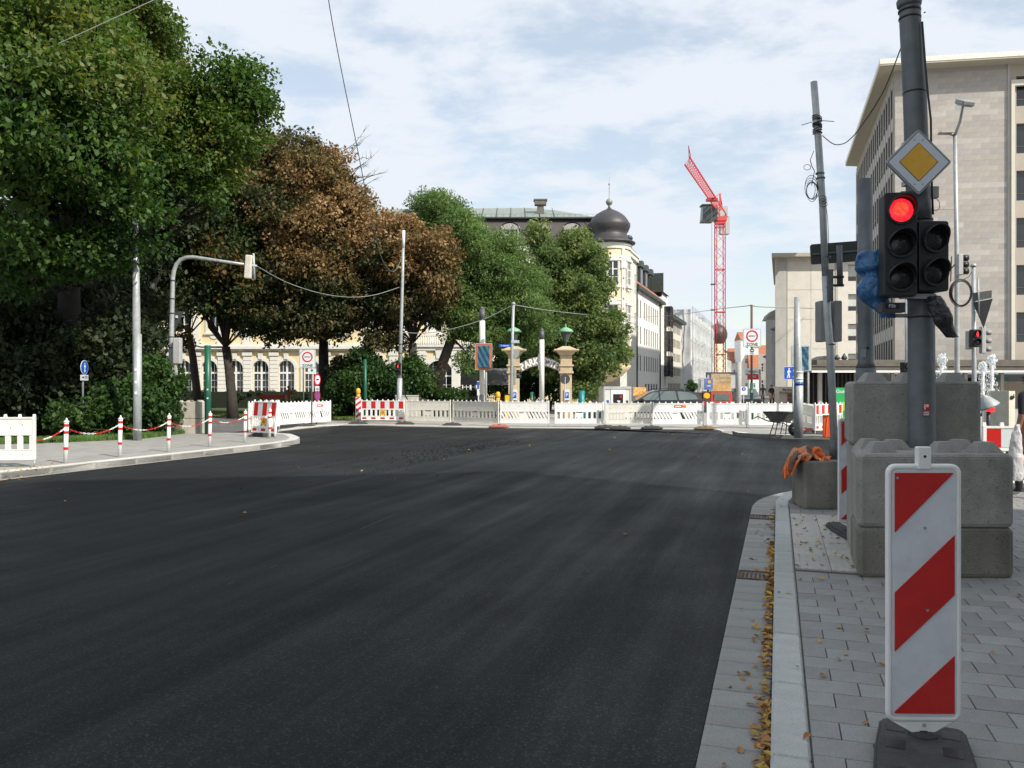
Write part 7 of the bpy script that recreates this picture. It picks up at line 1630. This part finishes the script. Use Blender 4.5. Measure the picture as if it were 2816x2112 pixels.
# fountain jets
wat = mat('white_foaming_water', (.80,.83,.85), .3, 0, .1, 8)
def jet(label, u, vt, vb, d, r, seed):
    rs = random.Random(seed); b = MB(); p0 = P(u, vb, d); z0, z1 = 0.5, ZH(vt, d)
    t = thing('fountain_jet', label, 'fountain jet', (p0.x, d, .03), 0, 'white fountain jets'); H_ = z1-.03
    b.tube([(rs.uniform(-.03,.03), 0, H_*k/12) for k in range(11)], [r*.5]*11, 6)
    for k in range(420):
        f = rs.random()**1.4; z = H_*(1-f*.9)+rs.uniform(-.06,.06); rr = r*(1.2+1.5*f)*rs.uniform(.1, 1.0) if f > .2 else r*1.6*math.sqrt(max(0, 1-((.1-f)/.12)**2)) *rs.random() if f < .22 else r
        a = rs.uniform(0, 6.28); s_ = rs.uniform(.015, .045)*(1.3 if f < .2 else .7); M = T(rr*math.cos(a), rr*math.sin(a), z)
        b.add([(-s_,0,0),(s_,0,0),(0,-s_,0),(0,s_,0),(0,0,s_*2.0),(0,0,-s_*2.2)], [(0,2,4),(2,1,4),(1,3,4),(3,0,4),(2,0,5),(1,2,5),(3,1,5),(0,3,5)], M)
    b.build('water', wat, t); MB().lathe([(.14,0),(.1,.15),(.05,.3)], 10).build('nozzle', dkgrey, t)
jet('white fountain jet visible between thick mast and street lamp', 2591, 977, 1045, 44, .17, 1)
jet('shorter white fountain jet near the post with the cable coil', 2703, 998, 1060, 44, .15, 2)
jet('tallest white fountain jet, beyond the graffiti pillar', 2728, 978, 1100, 43, .17, 3)
# ---------------------------------------------------------------- cables
def cable(label, pts, r=.012, m=None, name='cable'):
    P0 = [Vector(p) for p in pts]; out = []
    for i in range(len(P0)-1):
        a, b, c, d = P0[max(i-1,0)], P0[i], P0[i+1], P0[min(i+2,len(P0)-1)]
        for k in range(8):
            t = k/8; out.append(.5*((2*b)+(-a+c)*t+(2*a-5*b+4*c-d)*t*t+(-a+3*b-3*c+d)*t**3))
    out.append(P0[-1]); b = MB(); o0 = P0[0]; b.tube([p-o0 for p in out], r, 5); o = b.build(name, m or dkgalv, None, loc=o0); return tag(o, label, 'cable')
cgal = mat('pale_cable', (.25,.27,.26), .6)
cable('black cable falling from the sky in front of the brown chestnut to a loose loop', [P(895,-90,27), P(905,10,27.6), P(940,200,29), P(985,420,31), P(1010,550,32.5), P(1030,640,34), P(1046,700,35), P(1062,733,35.8), P(1082,747,36.3), P(1098,725,36.8), P(1106,690,37), P(1110,640,37)], .018, dkgalv)
cable('thin wire crossing the upper green foliage', [P(-60,218,19), P(200,102,19.5), P(410,6,20), P(560,-62,20.5)], .010, cgal)
cable('cable sagging from the curved mast arm into the brown leaves', [P(706,732,26.6), P(790,777,29), P(880,806,31), P(960,817,33), P(1030,811,35), P(1098,790,37)], .014, cgal)
cable('cable from the white tipped mast up to the street name pole', [P(1103,914,37), P(1170,916,37), P(1240,905,37), P(1330,878,37), P(1412,838,36.8)], .018, cgal)
cable('overhead cable from the street name pole across to the street corner', [P(1412,838,36.8), P(1520,855,42), P(1650,868,50), P(1760,872,62), P(1860,866,75), P(1960,852,55), P(2064,840,34.5)], .02, cgal)
cable('thin wire running on from the zone sign post behind the slanting pole', [P(2064,840,34.5), P(2120,845,50), P(2240,848,92)], .03, cgal)
cable('thin black cable swinging from the slanting pole up to the thick mast', [P(2262,373,10.4), P(2290,395,10), P(2312,397,9.8), P(2335,385,9.5), P(2370,345,9), P(2430,250,8.2), P(2482,120,7.4)], .006, black)
# ---------------------------------------------------------------- trees
def leafmat(name, tints, rough=.55, transl=.35):
    m = bpy.data.materials.new(name); m.use_nodes = True; nt = m.node_tree; N = nt.nodes; L = nt.links; b = N['Principled BSDF']
    at = N.new('ShaderNodeAttribute'); at.attribute_name = 'tint'
    cr = N.new('ShaderNodeValToRGB'); el = cr.color_ramp.elements; n = len(tints)
    for i, c in enumerate(tints):
        e = el[i] if i < 2 else el.new(i/(n-1)); e.position = i/(n-1); e.color = (*c, 1)
    L.new(at.outputs['Fac'], cr.inputs[0]); L.new(cr.outputs[0], b.inputs['Base Color']); b.inputs['Roughness'].default_value = rough; b.inputs['Specular IOR Level'].default_value = .35
    tr = N.new('ShaderNodeBsdfTranslucent'); hs = N.new('ShaderNodeHueSaturation'); hs.inputs['Value'].default_value = 1.5; hs.inputs['Saturation'].default_value = 1.15; L.new(cr.outputs[0], hs.inputs['Color']); L.new(hs.outputs[0], tr.inputs[0])
    mx = N.new('ShaderNodeMixShader'); mx.inputs[0].default_value = transl; L.new(b.outputs[0], mx.inputs[1]); L.new(tr.outputs[0], mx.inputs[2]); L.new(mx.outputs[0], N['Material Output'].inputs[0]); return m
green_ch = leafmat('chestnut_leaf_green', [(.022,.055,.012),(.042,.095,.018),(.07,.13,.024),(.105,.16,.036),(.15,.16,.035)])
brown_ch = leafmat('chestnut_leaf_brown', [(.045,.062,.022),(.095,.088,.034),(.17,.115,.046),(.26,.165,.07),(.36,.24,.12)], .7, .25)
mixed_ch = leafmat('chestnut_leaf_turning', [(.025,.05,.014),(.045,.065,.018),(.075,.07,.02),(.14,.08,.028),(.21,.105,.04)], .65, .25)
robin = leafmat('robinia_leaf', [(.065,.11,.036),(.10,.165,.052),(.14,.22,.07),(.19,.265,.09)], .5, .45)
plane = leafmat('plane_leaf', [(.06,.10,.034),(.10,.155,.05),(.15,.205,.068),(.22,.25,.09)], .5, .42)
shrubm = leafmat('shrub_leaf', [(.018,.04,.012),(.03,.07,.018),(.045,.095,.022),(.07,.12,.03)], .5, .3)
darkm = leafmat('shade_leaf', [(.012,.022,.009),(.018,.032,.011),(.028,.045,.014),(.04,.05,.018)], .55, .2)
hedgem = leafmat('hedge_leaf', [(.018,.035,.014),(.03,.055,.018),(.045,.07,.024)], .6, .2)
bark = mat('dark_bark', (.05,.042,.035), .95, 0, .35, 6, .9, 14); barkl = mat('grey_brown_bark', (.13,.105,.08), .95, 0, .35, 5, .9, 14)
def leaves(name, parent, centers, radii, counts, size, mt, rs, flat=.7, droop=.35, shape='leaf', tints=None):
    C, Rr, Tt = [], [], []
    idx = np.repeat(np.arange(len(centers)), counts); k = len(idx)
    d = rs.normal(size=(k, 3)); d /= np.linalg.norm(d, axis=1)[:, None]+1e-9
    rad = rs.rand(k)**.42
    pos = centers[idx]+d*rad[:, None]*radii[idx][:, None]*np.array([1, 1, flat])
    # orientation: axis a (length), b (width)
    a = d*.7+rs.normal(size=(k, 3))*.75; a[:, 2] -= droop; a /= np.linalg.norm(a, axis=1)[:, None]+1e-9
    up = np.array([0, 0, 1.0])+rs.normal(size=(k, 3))*.65; b = np.cross(a, up); b /= np.linalg.norm(b, axis=1)[:, None]+1e-9; nrm = np.cross(b, a)
    s = size*(.6+.8*rs.rand(k))[:, None]; wd = s*(.32 if shape == 'leaf' else .2)
    p0 = pos-a*s*.5; p1 = pos+b*wd+nrm*s*.06+a*s*.12; p2 = pos+a*s*.55-nrm*s*.10; p3 = pos-b*wd+nrm*s*.06+a*s*.12
    v = np.stack([p0, p1, p2, p3], 1).reshape(-1, 3)
    me = bpy.data.meshes.new(name); me.vertices.add(4*k); me.vertices.foreach_set('co', (v-np.array(parent.location)).astype(np.float32).ravel())
    me.loops.add(4*k); me.loops.foreach_set('vertex_index', np.arange(4*k, dtype=np.int32)); me.polygons.add(k); me.polygons.foreach_set('loop_start', np.arange(k, dtype=np.int32)*4); me.polygons.foreach_set('loop_total', np.full(k, 4, dtype=np.int32)); me.update()
    tt = (tints[idx] if tints is not None else .5)+rs.normal(size=k)*.16
    at = me.attributes.new('tint', 'FLOAT', 'FACE'); at.data.foreach_set('value', np.clip(tt, 0, 1).astype(np.float32))
    me.materials.append(mt); return link(name, me, parent)
def tree(name, label, cat, base, fork_z, r0, blobs, mt, size, nleaf, seed, lean=(0, 0), barkm=None, clump=.75, tint=lambda p, c, r: .5, group=None, bare=0, forks=None, inner=.45, sh='leaf', flat=.7, tvar=.05):
    """blobs: (u, v, depth, rx_px, rz_px[, ry_m]) ellipsoids seen in the photo, turned into metres"""
    rs = np.random.RandomState(seed); root = thing(name, label, cat, base, 0, group); B = Vector(base)
    fk = B+Vector((lean[0], lean[1], fork_z))
    tb = MB(); tb.tube([(0,0,-.1), (lean[0]*.15, lean[1]*.15, fork_z*.3), (lean[0]*.55, lean[1]*.55, fork_z*.7), (lean[0], lean[1], fork_z)], [r0*1.35, r0*1.02, r0*.92, r0*.85], 12)
    cs, rr, tn = [], [], []; bb = MB(); vols = []
    blobs = [tuple(b)+((b[3]/FPX*b[2],) if len(b) < 6 else ()) for b in blobs]; more = []
    for i in range(len(blobs)):
        for j in range(i+1, len(blobs)):
            a, b = blobs[i], blobs[j]; dd_ = math.hypot((a[0]-b[0])/(a[3]+b[3]), (a[1]-b[1])/(a[4]+b[4]))
            if .45 < dd_ < .95: more.append(tuple((p+q)/2*(1 if k < 3 else .62) for k, (p, q) in enumerate(zip(a, b))))
    blobs = blobs+more
    for bl_ in blobs:
        u, v, d, rx, rz = bl_[:5]; c = P(u, v, d); sx, sz = max(.3, rx/FPX*d-.30*clump), max(.3, rz/FPX*d-.30*clump); sy = bl_[5] if len(bl_) > 5 else sx; vols.append((c, sx, sy, sz))
    tot = sum((a*b*c_)**(2/3) for _, a, b, c_ in vols)
    for (c, sx, sy, sz) in vols:
        # limb
        mid = fk.lerp(c, .5)+Vector((rs.uniform(-.4, .4), rs.uniform(-.4, .4), -.08*(c-fk).length)); rl_ = r0*.62*min(1, max(.35, (sx*sz)**.5/2.5))
        tb.tube([fk-B, mid-B, c-B], [rl_, rl_*.7, rl_*.3], 7)
        toff = rs.normal()*tvar
        m_ = max(5, int(26*(sx*sy*sz)**(2/3)/clump**2*.5))
        for i in range(m_):
            q = Vector(rs.normal(size=3)); q.normalize(); ex = rs.choice([1,1,1,1.1,1.28]); f = rs.uniform(inner, 1.0)**.6*ex
            p = c+Vector((q.x*sx, q.y*sy, q.z*sz))*f
            r = clump*rs.uniform(.45, 1.3)*(.55 if ex > 1.2 else 1); cs.append(p); rr.append(r); tn.append(tint(p, c, (sx, sy, sz))+toff+rs.normal()*.15)
            if rs.rand() < .6:
                s0 = c.lerp(fk, rs.uniform(0, .35)); md = s0.lerp(p, .55)+Vector(rs.normal(size=3)*.15); bb.tube([s0-B, md-B, p-B], [r0*.13, r0*.08, .012], 4, cap=False)
    tb.build('trunk', barkm or bark, root); 
    if bb.v: bb.build('branches', barkm or bark, root)
    cs = np.array([tuple(p) for p in cs]); rr = np.array(rr); w_ = rr**2; cnt = np.maximum(3, (nleaf*w_/w_.sum()).astype(int))
    leaves('crown', root, cs, rr, cnt, size, mt, rs, flat=flat, tints=np.array(tn), shape=sh)
    return root
# A: the huge green chestnut at the left edge
base = P(190, 0, 29); 
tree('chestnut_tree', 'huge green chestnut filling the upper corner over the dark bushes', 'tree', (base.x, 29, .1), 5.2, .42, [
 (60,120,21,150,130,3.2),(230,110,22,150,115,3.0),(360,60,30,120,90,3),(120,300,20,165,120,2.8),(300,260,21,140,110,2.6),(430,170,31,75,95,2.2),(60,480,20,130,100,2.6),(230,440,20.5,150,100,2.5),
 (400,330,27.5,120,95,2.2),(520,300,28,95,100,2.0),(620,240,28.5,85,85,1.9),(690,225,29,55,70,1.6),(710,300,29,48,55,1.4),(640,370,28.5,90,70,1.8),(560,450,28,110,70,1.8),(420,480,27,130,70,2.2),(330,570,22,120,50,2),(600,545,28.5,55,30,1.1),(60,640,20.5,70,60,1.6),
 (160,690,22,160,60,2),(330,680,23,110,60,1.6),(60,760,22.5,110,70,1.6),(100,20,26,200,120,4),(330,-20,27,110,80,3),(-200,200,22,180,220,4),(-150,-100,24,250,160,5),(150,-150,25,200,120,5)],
 green_ch, .158, 175000, 1, clump=.62, barkm=mat('black_shaded_bark', (.018,.015,.012), .95, 0, .3, 5, .8, 14), tint=lambda p, c, r: .45+.18*math.sin(p.x*1.3+p.z*.9)+(.12 if p.z > 9 else (-.05 if p.z > 6 else -.4)))  # low leaves tinted darker and bark blackened, shade put into their colour
# dark mass behind with deep shade put into its leaf colour, then a copper tree
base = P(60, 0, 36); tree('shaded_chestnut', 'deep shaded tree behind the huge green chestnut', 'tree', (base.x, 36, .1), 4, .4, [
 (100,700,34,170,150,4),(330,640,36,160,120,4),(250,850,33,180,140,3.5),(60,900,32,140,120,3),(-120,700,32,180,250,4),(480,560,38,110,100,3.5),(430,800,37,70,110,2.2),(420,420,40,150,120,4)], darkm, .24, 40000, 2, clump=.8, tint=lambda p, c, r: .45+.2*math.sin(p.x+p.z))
base = P(560, 0, 42); tree('copper_tree', 'dark turning tree between the lamp pole and the brown chestnut, with forked trunk', 'tree', (P(640,0,42).x, 42, .06), 3.6, .24, [
 (560,640,42,110,120,3.5),(640,720,41,110,110,3),(480,720,42,90,110,3),(700,600,43,100,130,3),(560,820,41,120,70,2.5),(690,830,41,80,60,2.2),(600,460,45,95,110,3),(470,930,42,60,40,1.5)], mixed_ch, .22, 36000, 3, lean=(-.35,0), clump=.75, tint=lambda p, c, r: .25+.18*math.sin(p.x*.9+p.z*1.1)+.06*(p.z-6)/4)
tree('slender_dark_tree', 'thin leaning dark trunk right of the curved signal mast', 'tree', (P(545,0,46).x, 46, .06), 4.5, .22, [(520,720,46,80,90,2.5),(600,800,46,60,50,1.8),(440,830,46,50,60,1.6)], mixed_ch, .22, 9000, 13, lean=(-.6,.2), clump=.7, tint=lambda p, c, r: .2)
# B: the brown chestnut
tree('brown_chestnut', 'tall rusty brown chestnut with thick trunk behind the white barriers', 'tree', (P(890,0,44).x, 44, .06), 4.0, .29, [
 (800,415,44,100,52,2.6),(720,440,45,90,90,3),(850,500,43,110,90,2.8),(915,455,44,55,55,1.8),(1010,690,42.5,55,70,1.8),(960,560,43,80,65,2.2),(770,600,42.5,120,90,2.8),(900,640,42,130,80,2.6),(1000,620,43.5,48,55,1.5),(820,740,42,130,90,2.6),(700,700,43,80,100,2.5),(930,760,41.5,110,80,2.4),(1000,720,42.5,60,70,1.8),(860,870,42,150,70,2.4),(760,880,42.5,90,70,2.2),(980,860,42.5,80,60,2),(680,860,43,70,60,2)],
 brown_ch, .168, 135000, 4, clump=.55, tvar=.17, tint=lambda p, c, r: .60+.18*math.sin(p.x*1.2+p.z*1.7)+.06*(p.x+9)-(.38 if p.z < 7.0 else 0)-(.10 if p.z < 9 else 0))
# sparse twigs at its outer edge
tw2 = MB(); rs = random.Random(3); R0 = P(960,520,43)
for k in range(16):
    p = P(rs.uniform(930,985), rs.uniform(400,640), 43); e = p+Vector((rs.uniform(.6,1.7), rs.uniform(-.6,.6), rs.uniform(.1,1.3))); m__ = p.lerp(e,.5)+Vector((0,0,rs.uniform(-.2,.2))); tw2.tube([p, m__, e], [.03,.018,.006], 3, cap=False)
    for j in range(4):
        s0 = p.lerp(e, rs.uniform(.4,.95)); tw2.tube([s0, s0+Vector((rs.uniform(-.1,.5), rs.uniform(-.2,.2), rs.uniform(-.1,.5)))], [.012,.004], 3, cap=False)
bt = bpy.data.objects['brown_chestnut']; tb2 = MB(); tb2.v = [tuple(Vector(v)-bt.location) for v in tw2.v]; tb2.f, tb2.mi, tb2.sm = tw2.f, tw2.mi, tw2.sm; tb2.build('bare_twigs', barkl, bt)
# C: second brown tree
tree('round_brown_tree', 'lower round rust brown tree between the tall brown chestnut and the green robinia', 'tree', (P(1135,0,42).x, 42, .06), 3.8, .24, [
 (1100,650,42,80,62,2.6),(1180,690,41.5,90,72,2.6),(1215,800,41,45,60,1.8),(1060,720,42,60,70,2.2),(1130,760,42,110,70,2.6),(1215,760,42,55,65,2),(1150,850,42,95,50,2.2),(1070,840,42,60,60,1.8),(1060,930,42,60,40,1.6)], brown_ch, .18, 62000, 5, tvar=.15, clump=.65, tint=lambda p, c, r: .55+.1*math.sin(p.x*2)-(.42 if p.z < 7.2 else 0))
# D: robinia
tree('robinia_tree', 'fresh green feathery robinia leaning over the low dark wall', 'tree', (P(1190,0,43).x, 43, .03), 4.2, .29, [
 (1215,570,45,75,42,2.2),(1180,640,45,55,60,2),(1260,640,44,80,70,2.4),(1330,700,44,80,70,2.2),(1290,780,43.5,90,60,2.2),(1390,685,45,62,48,2),(1400,760,44,90,70,2.4),(1330,860,43,90,60,2.2),(1440,850,43.5,80,60,2.2),(1250,880,43,60,60,1.8),(1350,930,42.5,80,40,1.6),(1300,1000,42,45,40,1.2),(1450,780,45,60,60,2),(1460,920,44,70,50,1.8),(1400,940,43,60,40,1.5),(1180,560,46,60,40,1.6)], robin, .17, 95000, 6, lean=(1.0,.2), barkm=barkl, clump=.6, tint=lambda p, c, r: .5+.12*math.sin(p.x*1.4+p.z), sh='thin')
# E: plane tree by turret
tree('plane_tree', 'green plane tree with hanging branches partly covering the domed turret', 'tree', (P(1560,0,50).x, 50, .03), 4.0, .26, [
 (1475,650,51,26,48,1.4),(1585,655,50,36,34,1.5),(1530,720,50,75,60,2.2),(1610,720,50,60,60,2),(1480,800,49,70,60,2.2),(1580,810,49,90,60,2.4),(1650,800,50,35,50,1.4),(1520,900,48,80,60,2.2),(1620,900,49,70,55,2),(1690,900,49,42,50,1.6),(1640,990,48,75,45,1.8),(1700,970,48.5,30,40,1.2),(1600,1060,48,55,40,1.6),(1520,990,49,60,60,2)], plane, .19, 80000, 7, clump=.62, tint=lambda p, c, r: .5+.14*math.sin(p.x*1.2+p.z*1.5))
# far trunk & bush on the left of the gate
tree('gate_shade_tree', 'dark leafy tree standing inside the hotel grounds behind the gate', 'tree', (P(1440,0,58).x, 58, .0), 3, .25, [(1430,930,58,110,70,2.5),(1500,960,57,70,50,2),(1400,1010,58,60,40,2)], shrubm, .22, 14000, 8, tint=lambda p, c, r: .3)
def shrub(name, label, blobs, mt, size, n, seed, ground, tint=.5, clump=.42, flat=.85, cat='shrub'):
    rs = np.random.RandomState(seed); u, v, d = blobs[0][:3]; root = thing(name, label, cat, (P(u, v, d).x, d, ground)); cs = []; rr = []; tn = []; st = MB()
    for (u, v, d, rx, rz, sy) in blobs:
        c = P(u, v, d); sx, sz = rx/FPX*d, rz/FPX*d
        for i in range(max(8, int(30*(sx*sy*sz)**(2/3)/clump**2*.5))):
            q = Vector(rs.normal(size=3)); q.normalize(); p = c+Vector((q.x*sx, q.y*sy, q.z*sz))*rs.uniform(.4, 1)**.6; p.z = max(p.z, ground+.1)
            cs.append(tuple(p)); rr.append(clump*rs.uniform(.6, 1.2)); tn.append(tint+.15*math.sin(p.x*2+p.z*2))
        for k in range(4): g0 = Vector((c.x+rs.uniform(-.3,.3)*sx, c.y+rs.uniform(-.3,.3), ground)); st.tube([g0-root.location, g0.lerp(c,.6)+Vector(rs.normal(size=3)*.1)-root.location, c+Vector(rs.normal(size=3)*.3)-root.location], [.05,.03,.01], 5, cap=False)
    st.build('stems', bark, root); rr = np.array(rr); w_ = rr**2
    leaves('foliage', root, np.array(cs), rr, np.maximum(3, (n*w_/w_.sum()).astype(int)), size, mt, rs, flat=flat, tints=np.array(tn), droop=.5); return root
shrub('sunlit_shrub', 'leafy green shrub at the lamp pole with a sunlit flank', [(430,1090,25.6,50,95,1.0),(350,1120,25,70,75,1.0),(300,1150,24.6,60,55,.9),(440,1030,27,40,45,1.0),(230,1160,24.8,70,50,.9)], shrubm, .15, 26000, 21, .1, .6)
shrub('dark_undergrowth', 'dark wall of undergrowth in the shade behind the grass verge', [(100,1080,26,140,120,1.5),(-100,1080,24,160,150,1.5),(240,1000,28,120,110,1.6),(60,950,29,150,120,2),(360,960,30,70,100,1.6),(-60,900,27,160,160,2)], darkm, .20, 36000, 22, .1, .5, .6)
shrub('middle_shrub', 'dark green bush between green post and robinia behind the cream barriers', [(980,1060,40,60,50,1.5),(1040,1040,40.5,60,50,1.4),(1000,990,41,40,35,1),(1100,1060,40,40,40,1.2),(1150,1050,40.5,40,45,1.2),(1130,1010,41,30,28,.9),(940,1080,40,30,60,1.2)], shrubm, .16, 30000, 23, .03, .5)
shrub('tall_bush', 'tall loose bush at the foot of the brown chestnut beside the lawn', [(950,1040,43,45,60,1.4),(935,1110,42.5,40,40,1.2),(1000,1110,41.5,45,35,1.2)], darkm, .17, 12000, 24, .03, .6)
shrub('gate_bushes', 'dark bushes filling the ground behind the hotel gate', [(1390,1050,54,60,50,1.5),(1460,1040,55,60,60,1.5),(1530,1040,54,60,60,1.5),(1600,1030,53,50,60,1.5),(1500,1000,57,60,50,1.5)], shrubm, .19, 26000, 27, .0, .4, .55)
shrub('clipped_bush', 'low clipped bright bush right of the robinia trunk', [(1240,1085,41,48,18,.6),(1210,1090,41,30,16,.6)], shrubm, .10, 9000, 25, .03, .6, .25, .6)
shrub('container_plant', 'small round green bush at the foot of the sheeted scaffolding', [(1900,1062,62,14,16,.5)], shrubm, .12, 1500, 26, .0, .5, .25)
# hedge in front of the hotel
def hedge(label, x0, x1, y, z0, z1, n, seed):
    rs = np.random.RandomState(seed); root = thing('clipped_hedge', label, 'hedge', ((x0+x1)/2, y, z0)); m_ = int((x1-x0)*7)
    cs = np.stack([rs.uniform(x0, x1, m_), y+rs.uniform(-.35, .35, m_), rs.uniform(z0+.15, z1-.12, m_)], 1); rr = rs.uniform(.22, .32, m_)
    MB().box(x0-root.location.x,-.2,0,x1-root.location.x,.2,z1-z0-.2).build('core', mat('hedge_core', (.012,.018,.008), .95), root)
    leaves('foliage', root, cs, rr, np.full(m_, n//m_), .11, hedgem, rs, tints=np.full(m_, .5)); return root
hedge('long clipped dark hedge below the arched hotel windows', -34, -13.2, 60, .05, 1.45, 26000, 31)
hedge('clipped hedge continuing behind the chestnut trunk towards the porch', -12.6, -2.5, 61, .05, 1.5, 12000, 32)
# tree mass beyond the hotel park on far left to close the view
tree('park_edge_tree', 'distant dark tree closing the view behind the left undergrowth', 'tree', (P(20,0,55).x, 55, .05), 4, .4, [(60,800,55,200,200,6),(260,900,55,130,120,5),(-200,800,52,220,260,6),(300,700,56,120,120,5)], darkm, .34, 22000, 40, clump=1.1)
